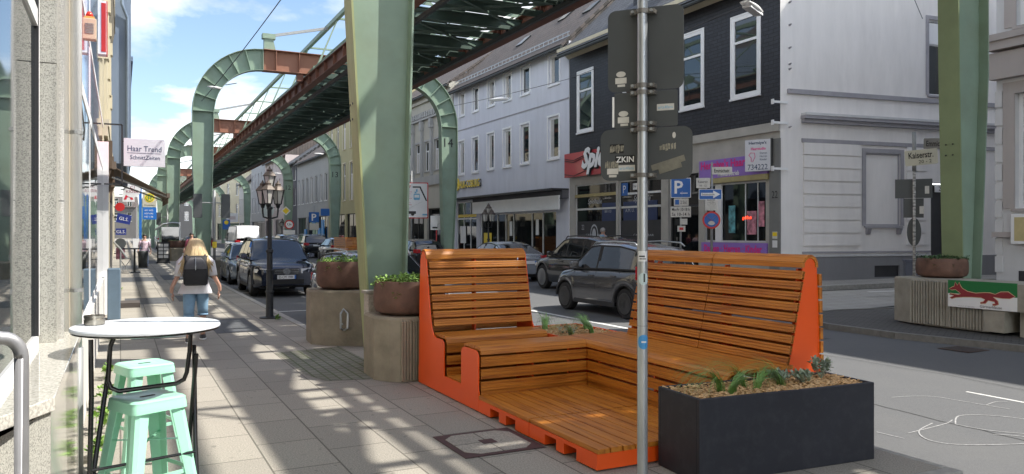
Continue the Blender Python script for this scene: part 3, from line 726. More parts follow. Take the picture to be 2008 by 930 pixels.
# anthracite planter in the foreground
pa = thing('dark_planter', 'large anthracite box planter in the foreground with bark, grasses and silvery plants', 'planter', (3.48, 4.09, 0), R(-4.2))
Lx, Ly, H_ = 1.585, .50, .577
m = MB(); m.box(0, Lx, 0, .03, 0, H_); m.box(0, Lx, Ly - .03, Ly, 0, H_); m.box(0, .03, .03, Ly - .03, 0, H_); m.box(Lx - .03, Lx, .03, Ly - .03, 0, H_)
m.build('planter_body', 'anthracite', pa, bevel=.006)
TM = T(3.48, 4.09, 0, R(-4.2))
mulch_bed('bark_mulch', .03, Lx - .03, .03, Ly - .03, H_ - .015, 1500, TM, 'light brown bark mulch filling the anthracite planter')
def pl(x, y, z=H_ - .02): return tuple(TM @ Vector((x, y, z)))
for x, y, ln, h, lb in [(.33, .2, 2.9, .30, 'leftmost arching grass tuft in the anthracite planter'), (.36, .12, -.2, .24, 'short drooping grass tuft beside the leftmost one in the anthracite planter'), (.62, .30, 2.6, .30, 'tall arching grass tuft left of centre in the anthracite planter'), (.66, .2, .2, .2, 'small grass tuft in the middle of the anthracite planter'), (.88, .2, 2.4, .27, 'bushy upright grass tuft next to the silvery plant')]:
    grass_tuft('grass_tuft', lb, pl(x, y), 60, h * 1.75, ln, 'grass tufts in the planters')
for x, y, h, lb in [(1.12, .24, .09, 'low silvery shrub in the middle of the anthracite planter'), (1.38, .33, .17, 'taller silvery shrub at the right end of the anthracite planter'), (.97, .34, .08, 'tiny silvery shrub behind the grasses')]:
    m = MB()
    for _ in range(26):
        a = random.uniform(0, 6.28); r_ = random.uniform(.02, .10); tip = Vector((math.cos(a) * r_, math.sin(a) * r_, random.uniform(.4, 1) * h))
        m.tube([(0, 0, 0), tip * .5 + Vector((0, 0, .01)), tip], .0015, 4, False)
        leaf_clump(m, tuple(tip * .8), (.018, .018, .04), 9, .035, 1.2)
    o = m.build('silver_shrub', 'leaf_silver', fixn=False); o.location = pl(x, y); fin(o, lb, 'shrub', 'silvery shrubs in the anthracite planter')

# ------------------------------------------------------------------ concrete blocks with flower bowls
def bowl(loc, r, h, label, sx=1, green='leaf', seed=1, pillow=.12):
    t = thing('flower_bowl', label, 'planter bowl', loc, 0, 'brown bowls with green plants on concrete blocks')
    prof = [(r * .70, 0), (r * .78, .012), (r * .92, h * .10), (r * .985, h * .24), (r * 1.0, h * .45), (r * .99, h * .78), (r * .965, h * .93), (r * .93, h), (r * .88, h), (r * .86, h * .9), (0, h * .88)]
    MB().lathe(prof, n=40, sx=sx).build('bowl', 'bowl_brown', t, smooth=True, auto=True)
    rd = random.Random(seed); m = MB(); leaf_clump(m, (0, 0, h * .9), (r * .95 * sx, r * .95, pillow), 900, .04, .9, rnd=rd)
    for _ in range(14):
        a = rd.uniform(0, 6.28); p = Vector((math.cos(a) * r * .97 * sx, math.sin(a) * r * .97, h)); leaf_clump(m, tuple(p - Vector((0, 0, rd.uniform(.02, .2)))), (.03, .03, .12), 22, .035, rnd=rd)
    m.build('plant', green, t, fixn=False); return t
def block(name, label, poly, z1, mat='concrete', ribs=None, z0=-.02, group='concrete blocks around the portal columns'):
    t = thing(name, label, 'concrete block', (0, 0, 0), 0, group)
    cx = sum(p[0] for p in poly) / len(poly); cy = sum(p[1] for p in poly) / len(poly)
    top = [(cx + (x - cx) * .965, cy + (y - cy) * .965) for x, y in poly]
    m = MB(); n = len(poly)
    m.loft([[(x, y, z0) for x, y in poly], [(x, y, z1 - .03) for x, y in poly], [(x, y, z1) for x, y in top]])
    m.build('block', mat, t)
    if ribs:
        r_ = MB()
        for (a, b, k) in ribs:
            a = Vector(a); b = Vector(b); d = (b - a); nn = Vector((d.y, -d.x)).normalized()
            for i in range(k):
                f = (i + random.uniform(-.1, .1)) / k; p = a + d * f; q = a + d * (f + random.uniform(.5, .68) / k); o = nn * random.uniform(.022, .036)
                r_.add([(p.x, p.y, z0 + .02), (q.x, q.y, z0 + .02), (q.x, q.y, z1 - .035), (p.x, p.y, z1 - .035),
                        (p.x + o.x + d.x * .003, p.y + o.y, z0 + .02), (q.x + o.x, q.y + o.y, z0 + .02), (q.x + o.x, q.y + o.y, z1 - .045), (p.x + o.x, p.y + o.y, z1 - .045)],
                       [(4, 5, 6, 7), (0, 1, 5, 4), (1, 2, 6, 5), (2, 3, 7, 6), (3, 0, 4, 7)])
        r_.build('ribbed_face', mat, t)
    return t
block('concrete_block', 'nearest ribbed concrete block, directly behind the high orange backrest', [(2.64, 9.22), (2.62, 8.72), (2.74, 8.50), (2.83, 8.43), (3.75, 8.40), (3.75, 9.22)], .735, ribs=[((2.84, 8.43), (3.74, 8.40), 27)], z0=.002)
b2 = block('concrete_block', 'mossy concrete block with a bent steel loop, next to the parked silver car', [(2.63, 12.45), (2.60, 11.95), (2.74, 11.72), (3.50, 11.15), (3.75, 12.45)], .83, z0=.002)
m = MB(); m.tube([(2.98, 11.52, .24), (2.93, 11.46, .28), (2.93, 11.46, .5), (2.98, 11.50, .56), (3.03, 11.44, .5), (3.02, 11.42, .28), (2.99, 11.50, .24)], .016, 6); m.tube([(2.96, 11.56, .34), (2.95, 11.44, .34)], .014, 6); m.build('steel_loop', 'galv', b2)
bowl((3.10, 8.86, .735), .43, .40, 'brown flower bowl with bright green plants, on the ribbed block behind the high orange backrest', seed=3)
bowl((3.16, 12.02, .83), .46, .43, 'brown flower bowl with trailing greenery on the mossy block by the silver car', seed=5)
ub = thing('utility_box', 'small cream stone-clad utility box squeezed between the ribbed block and the portal column', 'utility box', (0, 0, 0))
BOX('box_body', M('pebble_cream', (.42, .38, .32), .8, 0, .3, 40, bump=.5), ub, 2.71, 3.2, 9.26, 9.46, 0, .95); BOX('box_lid', 'concrete_light', ub, 2.68, 3.22, 9.245, 9.475, .95, .99, .006)
# right-hand block on the island
rb_ = block('concrete_block', 'long ribbed concrete block carrying the fox sign on the traffic island', [(13.10, 9.50), (13.02, 8.05), (13.75, 8.0), (13.95, 9.9), (13.3, 10.0)], .87, 'concrete_light', ribs=[((13.10, 9.50), (13.02, 8.05), 26)], z0=.03)
m = MB(); m.box(12.94, 13.9, 3.6, 8.06, .42, .868); m.box(13.1, 13.7, 7.2, 7.55, .0, .42); m.box(12.98, 13.8, 3.6, 4.1, .0, .42); m.box(12.96, 13.8, 7.72, 8.06, .05, .42)
m.build('bench_beam', 'concrete_light', rb_)
BOX('foot', 'concrete_light', rb_, 13.2, 13.7, 8.2, 9.3, -.01, .04)
bowl((13.72, 9.32, .87), .44, .36, 'brown flower bowl with low greenery on the traffic island block', green='leaf_dark', seed=9, pillow=.08)
# fox sign
fs = thing('pub_sign', 'green and white pub sign with a running red fox, on the ribbed island block', 'sign', (12.925, 8.70, 0), -R(90) + .0)
fs.rotation_euler = (0, 0, -R(89)); fs.location = (12.915, 8.66, .42)
SW, SH = 1.16, .46
MB().box(0, SW, 0, .012, 0, SH * .5).build('lower_panel', 'white_paint', fs); MB().box(0, SW, 0, .012, SH * .5, SH).build('upper_panel', M('sign_green', (.01, .16, .04), .4, 0, .05, 3), fs)
fox = [(.02, .66), (.075, .74), (.10, .76), (.115, .93), (.145, .80), (.175, .92), (.19, .80), (.22, .70), (.30, .60), (.42, .555), (.55, .60), (.63, .60), (.70, .56), (.78, .66), (.88, .68), (.97, .53), (.90, .46), (.80, .45), (.70, .47), (.665, .47), (.735, .33), (.745, .22), (.70, .17), (.665, .17), (.665, .21), (.705, .23), (.69, .31), (.60, .34), (.56, .22), (.49, .20), (.49, .235), (.53, .26), (.56, .36), (.50, .42), (.36, .42), (.24, .40), (.12, .36), (.06, .30), (.03, .33), (.10, .42), (.02, .46), (.04, .49), (.16, .46), (.20, .50), (.17, .58), (.12, .66), (.06, .635)]
def bezel(poly, g):
    c = []
    n = len(poly)
    for i in range(n):
        a = Vector(poly[i - 1]); b = Vector(poly[i]); d = Vector(poly[(i + 1) % n]); t = (d - a).normalized(); c.append((b.x + t.y * -g, b.y + t.x * g))
    return c
pf = [(x * SW, z * SH) for x, z in fox]
MB().prism(bezel(pf, .011), 'y', -.002, .0).build('fox_outline', M('fox_cream', (.62, .42, .25), .5), fs)
MB().prism(pf, 'y', -.006, -.002).build('fox', M('fox_red', (.26, .025, .03), .45, 0, .1, 4), fs)
text('lettering', 'Gärtnerklause', 'black', fs, T(.74, 0, .045), w=.36, h=.045)
text('small_lettering', 'Kaiserstr. 20 · gegenüber', 'black', fs, T(.33, 0, .022), w=.28, h=.014)
# blocks further away
block('concrete_block', 'low concrete block at the second portal column, beyond the blonde woman', [(3.0, 33.2), (4.5, 33.6), (4.6, 36.6), (2.75, 36.6), (2.7, 34)], .62, z0=-.14)
block('concrete_block', 'concrete block with brown bowls, behind the man in the pink shirt', [(2.75, 51.2), (4.2, 51.2), (4.3, 57), (2.9, 58), (2.6, 53)], .78, z0=-.1)
bowl((3.1, 52.2, .78), .5, .45, 'left brown bowl on the far concrete block behind the man in pink', green='leaf_dark', seed=11, pillow=.05)
bowl((3.95, 52.1, .78), .45, .45, 'right brown bowl on the far concrete block behind the man in pink', green='leaf_dark', seed=12, pillow=.05)

# ------------------------------------------------------------------ manhole with dark frame
mh = thing('inspection_cover', 'square inspection cover with a dark rusty frame and octagonal stone inlay in the paving', 'manhole cover', (2.66, 5.70, .004), R(0))
M('cover_rust', (.065, .032, .032), .75, 0, .3, 20)
fr_ = MB(); a_ = .345
oct_ = [(-.2, -.29), (.2, -.29), (.29, -.2), (.29, .2), (.2, .29), (-.2, .29), (-.29, .2), (-.29, -.2)]
fr_.box(-a_, a_, -a_, a_, 0, .003); fr_.build('frame', 'cover_rust', mh)
MB().prism(oct_, 'z', .003, .006).build('inlay', 'paving', mh); BOX('centre_plate', 'cover_rust', mh, -.06, .06, -.06, .06, .006, .009)

# ------------------------------------------------------------------ pole with traffic sign backs
POLE = (2.706, 3.677)
po = thing('sign_pole', 'galvanised sign pole with stickers in the foreground in front of the wooden deck', 'sign pole', (POLE[0], POLE[1], 0))
m = MB(); m.tube([(0, 0, -.05), (0, 0, 5)], .0302, 20); m.build('pole', 'galv', po, smooth=True, auto=True)
m = MB(); m.lathe([(.031, 0), (.031, .004)], (0, 0, 1.16), 20); m.build('weld_seam', 'galv_old', po)
VD = math.atan2(-POLE[0], POLE[1])      # towards the viewer
def on_pole(z, off, w, h, mat, name, rad=.0306, n=6, z2=None):
    m = MB(); a0 = math.atan2(-POLE[1], -POLE[0]) + off; da = w / rad
    for i in range(n):
        p, q = a0 - da / 2 + da * i / n, a0 - da / 2 + da * (i + 1) / n
        m.quad((rad * math.cos(p), rad * math.sin(p), z - h / 2), (rad * math.cos(q), rad * math.sin(q), z - h / 2), (rad * math.cos(q), rad * math.sin(q), z + h / 2), (rad * math.cos(p), rad * math.sin(p), z + h / 2))
    return m.build(name, mat, po)
on_pole(1.565, .1, .06, .06, 'white_paint', 'sticker'); 
m = MB(); a0 = math.atan2(-POLE[1], -POLE[0])
def pole_disc(z, off, r, mat, rad):
    m = MB(); n = 16
    def pt(f, sg): a = a0 + off + r * f / rad; return (rad * math.cos(a), rad * math.sin(a), z + sg * r * 1.1 * math.sqrt(max(0, 1 - f * f)))
    for k in range(n):
        f0, f1 = -1 + 2 * k / n, -1 + 2 * (k + 1) / n; m.quad(pt(f0, -1), pt(f1, -1), pt(f1, 1), pt(f0, 1))
    return m.build('sticker', mat, po)
M('sticker_pale', (.55, .66, .66), .5); M('sticker_blue', (.06, .30, .62), .4)
pole_disc(1.435, .25, .033, 'sticker_pale', .0309); pole_disc(1.07, .25, .038, 'sticker_blue', .0309)
on_pole(1.44, .35, .010, .05, 'black', 'sticker_figure', .0313, 3)
on_pole(1.565, -.1, .035, .008, 'black', 'sticker_writing', .0311, 3); on_pole(1.55, .1, .04, .006, 'black', 'sticker_writing', .0311, 3)
on_pole(1.07, .3, .03, .01, 'white_paint', 'sticker_writing', .0313, 3)
# sign plates: built in a local frame, x to the viewer's right, facing the viewer with their backs
SROT = R(-50)
def rrect(x0, x1, z0, z1, r, n=6):
    p = []
    for cx, cz, s in ((x1 - r, z0 + r, -90), (x1 - r, z1 - r, 0), (x0 + r, z1 - r, 90), (x0 + r, z0 + r, 180)):
        for k in range(n + 1): a = R(s + 90 * k / n); p.append((cx + r * math.cos(a), cz + r * math.sin(a)))
    return p
def plate(name, label, x0, x1, z0, z1, r, rz=SROT, back='signback', front='white_paint', y=.045):
    t = thing(name, label, 'traffic sign', (POLE[0], POLE[1], 0), rz, 'traffic signs seen from behind on the foreground pole')
    MB().prism(rrect(x0, x1, z0, z1, r), 'y', y, y + .004).build('sign_back', back, t)
    MB().prism(rrect(x0 + .002, x1 - .002, z0 + .002, z1 - .002, r), 'y', y + .004, y + .008).build('sign_face', front, t); return t
def sticker(t, x, z, w, h, mat, name='sticker', y=.0445, ang=0, oval=False):
    m = MB()
    if oval: m.prism([(w / 2 * math.cos(2 * PI * k / 20), h / 2 * math.sin(2 * PI * k / 20)) for k in range(20)], 'y', y - .0015, y)
    else: m.box(-w / 2, w / 2, y - .0015, y, -h / 2, h / 2)
    m.v = [tuple(Matrix.Translation((x, 0, z)) @ Matrix.Rotation(-ang, 4, 'Y') @ Vector(v)) for v in m.v]
    return m.build(name, mat, t)
M('paper', (.62, .60, .55), .7, 0, .1, 20); M('paper_old', (.30, .28, .22), .8, 0, .5, 60); M('tape_grey', (.20, .19, .15), .7, 0, .2, 30); M('sky_ink', (.15, .42, .62), .6)
p1 = plate('traffic_sign', 'uppermost and tallest grey sign back on the foreground pole', -.22, .23, 2.535, 3.02, .045)
sticker(p1, -.14, 2.64, .058, .034, 'paper', oval=True); sticker(p1, -.14, 2.602, .068, .035, 'paper'); sticker(p1, -.138, 2.573, .046, .014, 'paper')
p2 = plate('traffic_sign', 'smaller square-cornered grey sign back in the middle of the foreground pole', -.18, .195, 2.32, 2.53, .012)
BOX('white_edge', 'white_paint', p2, -.195, -.185, .05, .056, 2.33, 2.51)
sticker(p2, .125, 2.43, .10, .038, 'paper'); text('sticker_writing', 'arts4fans', 'sky_ink', p2, T(.125, .0425, 2.43), w=.085, ext=.0005)
sticker(p2, -.125, 2.405, .058, .034, 'paper', oval=True); sticker(p2, -.125, 2.368, .068, .035, 'paper'); sticker(p2, -.12, 2.34, .046, .014, 'paper')
p3 = plate('traffic_sign', 'lowest round-cornered sign back with torn stickers on the foreground pole', -.265, .28, 2.01, 2.315, .055)
def torn(t, x, z, w, h, mat, n=9, ang=0):
    m = MB()
    for i in range(n):
        x0 = -w / 2 + w * i / n; a = random.uniform(.55, 1) * h; o = random.uniform(-.12, .12) * h
        m.prism([(x0, -a / 2 + o), (x0 + w / n * random.uniform(.5, 1), -a / 2 + o * .3), (x0 + w / n * random.uniform(.6, 1.1), a / 2), (x0 + .002, a / 2 + o)], 'y', .0425, .0432)
    m.v = [tuple(Matrix.Translation((x, 0, z)) @ Matrix.Rotation(-ang, 4, 'Y') @ Vector(v)) for v in m.v]
    return m.build('torn_sticker', mat, t)
sticker(p3, -.165, 2.20, .085, .055, 'black', y=.0443); torn(p3, -.165, 2.20, .085, .052, 'paper_old')
sticker(p3, -.115, 2.135, .12, .048, 'black', y=.0443); text('sticker_writing', 'ZKIN', 'white', p3, T(-.115, .0425, 2.135), w=.108, h=.034, ext=.0005, bold=.02)
sticker(p3, -.105, 2.083, .10, .036, 'paper'); text('sticker_writing', 'arts4fans', 'sky_ink', p3, T(-.105, .0425, 2.083), w=.085, ext=.0005)
torn(p3, -.195, 2.105, .085, .05, 'paper_old', 7); sticker(p3, -.19, 2.066, .068, .034, 'paper', y=.0425); sticker(p3, -.19, 2.038, .046, .014, 'paper')
torn(p3, .14, 2.20, .10, .042, 'paper_old', 6, .1); sticker(p3, .175, 2.265, .02, .036, 'paper', oval=True)
sticker(p3, .14, 2.105, .20, .035, 'tape_grey', ang=-.28 * -1); sticker(p3, .15, 2.085, .135, .05, 'tape_grey', y=.043, ang=.28); 
M('clamp_metal', (.20, .19, .175), .5, .7, .2, 20)
for z in (2.985, 2.555, 2.515, 2.335, 2.30, 2.035):
    m = MB(); b = MB()
    m.lathe([(.0305, -.013), (.036, -.013), (.036, .013), (.0305, .013)], (0, 0, z), 20)
    m.box(-.075, .075, .028, .046, z - .012, z + .012, T(0, 0, 0, SROT)); m.box(-.072, -.03, -.004, .03, z - .012, z + .012, T(0, 0, 0, SROT)); m.box(.03, .072, -.004, .03, z - .012, z + .012, T(0, 0, 0, SROT))
    for x in (-.055, .055): b.tube([T(0, 0, 0, SROT) @ Vector((x, -.022, z)), T(0, 0, 0, SROT) @ Vector((x, -.004, z))], .009, 8)
    b.build('clamp_bolt', 'galv', m.build('pipe_clamp', 'clamp_metal', po))

# ------------------------------------------------------------------ bar table, stools, ashtray, handrail
tb = thing('bar_table', 'round white folding bar table with black legs, in front of the shop on the left', 'table', (.135, 4.82, 0))
tb.scale = (1, 1, 1.03)
prof = [(.0, 1.130), (.378, 1.130), (.386, 1.134), (.387, 1.144), (.382, 1.151), (0, 1.152)]
MB().lathe(prof, n=56).build('table_top', 'table_white', tb, smooth=True, auto=True)
MB().lathe([(.36, 1.118), (.378, 1.122), (.378, 1.130)], n=48).build('table_rim', 'glossblack', tb)
Rv = Matrix.Rotation(-R(4), 4, 'Z')
def P3(x, y, z): return Rv @ Vector((x, y, z))
m = MB()
m.tube([P3(-.265, -.16, 1.1), P3(-.262, -.16, .8), P3(-.275, -.20, .02)], .0125, 10); m.build('leg', 'glossblack', tb, smooth=True, auto=True)
m = MB(); m.tube([P3(-.20, .10, .92), P3(-.24, -.05, .55), P3(-.30, -.26, .02)], .0125, 10); m.build('leg', 'glossblack', tb, smooth=True, auto=True)
m = MB(); m.tube([P3(.255, -.05, .98), P3(.22, .08, .5), P3(.20, .22, .02)], .0125, 10); m.build('leg', 'glossblack', tb, smooth=True, auto=True)
m = MB(); m.tube([P3(.245, .18, 1.0), P3(.25, .0, .5), P3(.27, -.20, .02)], .0125, 10); m.build('leg', 'glossblack', tb, smooth=True, auto=True)
m = MB(); m.tube([P3(-.16, -.02, 1.105), P3(-.185, -.02, 1.04), P3(-.195, -.02, .86), P3(-.18, -.02, .82), P3(-.14, -.02, .80), P3(.15, -.02, .82), P3(.19, -.02, .84), P3(.205, -.02, .88), P3(.22, -.02, 1.0), P3(.225, -.02, 1.105)], .0125, 10)
m.build('folding_brace', 'glossblack', tb, smooth=True, auto=True)
m = MB(); m.tube([P3(-.27, -.18, .43), P3(.25, -.12, .46)], .008, 8); m.build('cross_bar', 'glossblack', tb)
ash = thing('ashtray', 'brushed steel ashtray on the white bar table', 'ashtray', (-.13, 4.93, 1.187))
MB().lathe([(.045, 0), (.053, .002), (.054, .03), (.051, .032), (.051, .036), (.054, .038), (.054, .052), (.050, .052), (.049, .02), (0, .018)], n=32).build('ashtray_body', M('steel_brushed', (.42, .39, .33), .3, 1, .15, 8), ash, smooth=True, auto=True)
def stool(loc, rz, label):
    t = thing('bar_stool', label, 'stool', loc, rz, 'mint green metal bar stools under the bar table'); t.scale = (1.02, 1.02, 1.045)
    H0 = .76; s = .152
    rings = []
    def sq(h, z, r): return [(x, y, z) for x, y in rrect(-h, h, -h, h, r, 5)]
    m = MB(); m.loft([sq(s + .004, H0 - .065, .035), sq(s + .002, H0 - .03, .038), sq(s, H0 - .022, .04), sq(s, H0 - .01, .04), sq(s - .010, H0 - .001, .04), sq(s - .024, H0, .035), sq(s - .032, H0 - .003, .03), sq(.05, H0 - .004, .02)], cap=True)
    m.build('seat', 'mint', t, smooth=True, auto=True)
    MB().prism(rrect(-.042, .042, -.012, .012, .011), 'z', H0 - .0045, H0 - .0025).build('hand_slot', 'blackmatte', t)
    for sx in (-1, 1):
        for sy in (-1, 1):
            m = MB(); top = Vector((sx * .125, sy * .125, H0 - .06)); bot = Vector((sx * .215, sy * .215, .0)); rings = []
            for f in (0, 1):
                c = top.lerp(bot, f); w = .048 if f == 0 else .030
                # V-folded sheet leg: outer corner plus two flanges
                o = Vector((sx, sy, 0)).normalized()
                pts = [c + Vector((-sx * w * 1.35, sy * .010, 0)), c + Vector((-sx * w * .3, sy * .018, 0)), c + Vector((sx * .010, sy * .010, 0)), c + Vector((sx * .018, -sy * w * .3, 0)), c + Vector((sx * .010, -sy * w * 1.35, 0)), c + Vector((sx * .004, -sy * w * 1.35, 0)), c + Vector((-.002 * sx, -.002 * sy, 0)), c + Vector((-sx * w * 1.35, sy * .004, 0))]
                rings.append([tuple(p) for p in pts])
            m.loft(rings); m.build('leg', 'mint', t)
            MB().box(bot.x - .02, bot.x + .02, bot.y - .02, bot.y + .02, 0, .02).build('foot', 'blackmatte', t)
    m = MB(); z = .36; a = .17
    for p, q in (((-a, -a), (a, -a)), ((a, -a), (a, a)), ((a, a), (-a, a)), ((-a, a), (-a, -a))): m.bar((p[0], p[1], z), (q[0], q[1], z), .004, .022)
    m.bar((-.15, -.15, .52), (.15, .15, .52), .02, .004); m.bar((-.15, .15, .525), (.15, -.15, .525), .02, .004)
    m.build('cross_brace', 'mint', t); return t
stool((.135, 4.78, 0), R(26), 'front mint green metal bar stool, nearest to the viewpoint')
stool((.15, 6.0, 0), R(20), 'rear mint green metal bar stool, behind the table legs')
hr = thing('handrail', 'bent grey steel handrail at the shop steps in the left foreground', 'handrail', (0, 0, 0))
m = MB(); pts = [(-.29, 3.0, 0), (-.29, 3.0, 1.29)]
for k in range(0, 7):
    a = R(90 * k / 6); pts.append((-.29 - .055 * (1 - math.cos(a)), 3.0 - .02 * (1 - math.cos(a)), 1.29 + .07 * math.sin(a)))
pts += [(-.42, 2.96, 1.385), (-.9, 2.78, 1.55)]
m.tube(pts, .0215, 16); m.build('tube', M('rail_grey', (.33, .33, .34), .45, .5, .1, 6), hr, smooth=True)
# ================================================================== left side: shops
GX = -.44
sl = thing('shop_building', 'granite-clad shop with large windows and a stone sill, nearest on the left', 'building', (0, 0, 0))
m = MB(); m.add([(-.25, 5.98, 0), (-.25, 3.62, 0), (-.39, 3.35, 0), (-.39, 3.35, .985), (-.25, 3.62, .985), (-.25, 5.98, .985)], [(0, 1, 4, 5), (1, 2, 3, 4)])
brickmat('granite_slab_pol', (.47, .455, .42), (.42, .41, .37), (.12, .12, .11), 1.9, 3, .004, rot=(R(90), 0, R(90)), rough=.08, speck=.28, speckscale=150, bump=.1)
MB().box(-.6, -.25, 3.62, 5.98, -.1, .985).build('base_wall', 'granite_slab_pol', sl)
m = MB(); m.prism([(-.251, 3.619), (-.6, 3.619), (-.6, 2.0), (-.78, 2.0), (-.78, 2.6), (-.39, 3.35)], 'z', -.1, .985); m.build('entrance_wall', 'granite', sl)
m = MB(); m.prism([(-.235, 5.98), (-.235, 3.61), (-.375, 3.33), (-.79, 2.55), (-1.0, 2.6), (-.7, 4), (-.7, 5.98)], 'z', .986, 1.04); m.build('sill', 'granite_pol', sl, bevel=.004)
MB().box(-.44, -.345, 5.42, 5.60, 1.041, 2.72).build('pilaster', 'granite', sl); MB().box(-.44, -.345, 5.42, 5.60, 2.726, 6).build('pilaster', 'granite', sl)
MB().box(-1.0, -.315, 5.602, 6.12, 1.041, 8).build('side_wall', 'granite_slab_pol', sl)
clearmat('clear_glass', (.55, .6, .6), .10)
M('alu', (.62, .62, .61), .4, .3, .05, 3)
wf = MB(); wf.box(-.475, -.435, 3.0, 5.40, 1.041, 1.09); wf.box(-.475, -.435, 3.0, 5.40, 2.92, 3.02); wf.box(-.475, -.430, 5.36, 5.405, 1.09, 6)
f1 = wf.build('window_frame', 'white_pvc', sl)
MB().box(-.474, -.431, 5.345, 5.358, 1.09, 6).build('gasket', 'black', f1)
MB().box(-.46, -.45, 1.4, 5.345, 1.09, 2.92).build('shop_window', 'glass', sl); MB().box(-.46, -.45, 1.4, 5.345, 3.02, 6).build('shop_window', 'glass', sl)
# building volume behind
MB().box(-9, -.64, -8, 6.1, -.1, 11).build('wall', M('plaster_cream', (.50, .47, .40), .85, 0, .08, 2), sl)
# downpipe and beige strip
dp = thing('downpipe', 'white downpipe between the granite shop and the pink-panelled shop', 'downpipe', (-.275, 6.2, 0))
m = MB(); m.tube([(0, 0, .9), (0, 0, 9)], .036, 12); m.build('pipe', 'white_paint', dp, smooth=True)
m = MB()
for z in (1.3, 2.4, 3.6, 4.6): m.lathe([(.037, -.012), (.042, -.012), (.042, .012), (.037, .012)], (0, 0, z), 14)
m.build('bracket', 'galv_old', dp); MB().tube([(0, 0, 0), (0, 0, .9)], .044, 12).build('standpipe', 'galv_old', dp, smooth=True)
s2 = thing('shop_building', 'shop with pink panels, upper glass coloured as reflected sky, and white frames beside the downpipe', 'building', (0, 0, 0))
MB().box(-9, -.34, 6.13, 18.4, -.1, 9.5).build('wall', 'plaster_cream', s2)
MB().box(-.35, -.29, 6.36, 7.1, 0, 9.4).build('beige_strip', M('beige_paint', (.55, .50, .42), .6, 0, .1, 2), s2)
M('panel_white', (.70, .68, .64), .5, 0, .05, 2)
for (y0, y1) in ((7.15, 10.4), (10.4, 18.3)):
    w = MB()
    w.box(-.35, -.319, y0, y0 + .10, .85, 5.6); w.box(-.35, -.319, y0 + .1, y1, 3.0, 3.12); w.box(-.35, -.319, y0 + .1, y1, 3.9, 3.98); w.box(-.35, -.319, y0 + .1, y1, .82, .9)
    fr = w.build('window_frame', 'white_pvc', s2)
    MB().box(-.345, -.325, y0 + .1, y1, .9, 3.0).build('pane', 'glass', fr); MB().box(-.345, -.325, y0 + .1, y1, 3.12, 3.9).build('pink_panel', M('pink_gloss', (.62, .16, .26), .06, 0, .1, 1, coat=1), fr)
    MB().box(-.345, -.325, y0 + .1, y1, 3.98, 5.5).build('blue_panel', M('sky_reflection', (.10, .20, .45), .04, 0, .1, 1, coat=1), fr)  # blue base colour stands in for the sky reflected in this glass
    MB().box(-.345, -.29, y0, y1, 0, .82).build('base_panel', 'panel_white', s2)
MB().box(-.33, -.22, 18.2, 18.36, 0, 3.6).build('corner_post', 'white_pvc', s2)
al = thing('alarm_siren', 'beige louvred alarm siren box with a red lamp on top, high on the left shop', 'alarm siren', (-.238, 7.6, 3.36))
al.scale = (.72, .72, .72)
BOX('box_body', M('siren_beige', (.55, .45, .33), .5, 0, .06, 4), al, -.075, .075, -.06, .06, 0, .25, .008)
m = MB()
for i in range(7): m.box(-.045, .045, -.066, -.06, .07 + i * .018, .079 + i * .018)
m.build('louvre', 'galv_old', al); MB().box(-.055, .055, -.05, .05, .25, .275).build('lamp_base', M('yellowish', (.6, .42, .12), .5), al)
MB().lathe([(.042, 0), (.04, .03), (.025, .06), (0, .072)], (0, 0, .275), 16).build('lamp', M('lamp_red', (.55, .04, .02), .25), al, smooth=True)
BOX('arm', 'galv_old', al, -.12, -.07, -.02, .02, .1, .14)
rs = thing('box_sign', 'red and white projecting box sign high on the left, just beyond the siren', 'sign', (-.165, 11.6, 4.05))
BOX('sign_box', 'white_paint', rs, -.10, .0, -.09, .09, 0, .7); BOX('sign_panel', 'sign_red', rs, .001, .012, -.088, .088, 0, .7); MB().box(-.06, -.005, -.095, -.09, .03, .67).build('face', 'sign_red', rs)
# small wire loop on the beige strip
fin(MB().tube([(-.285, 6.8, 2.9), (-.275, 6.82, 2.75), (-.25, 6.85, 2.5), (-.255, 6.88, 2.42), (-.28, 6.9, 2.46), (-.275, 6.86, 2.55)], .006, 6).build('loose_cable', 'cable'), 'loose loop of cable hanging on the beige strip beside the downpipe', 'cable')
# hair salon sign facing the pavement
hs = thing('projecting_sign', 'white hair salon sign reading Haar Trend, hanging over the pavement', 'sign', (.06, 17.9, 3.08))
BOX('sign_board', M('sign_white', (.62, .63, .66), .5, 0, .02), hs, 0, .78, -.03, .03, 0, .58, .004)
text('lettering', 'Haar Trend', M('ink_navy', (.03, .06, .13), .5), hs, T(.39, -.0305, .37), w=.64, h=.115, ext=.003); text('lettering', 'SchnittZeiten', 'ink_navy', hs, T(.40, -.0305, .19), w=.56, h=.085, ext=.003)
BOX('divider_line', 'ink_navy', hs, .06, .70, -.034, -.03, .276, .282)
m = MB(); m.bar((-.03, 0, .85), (-.03, 0, -.4), .03, .03); m.bar((-.36, 0, .85), (-.03, 0, .85), .03, .03); m.bar((-.36, 0, -.38), (-.03, 0, -.38), .03, .03); m.box(-.03, .03, -.01, .01, .5, .52); m.build('bracket', 'black', hs)

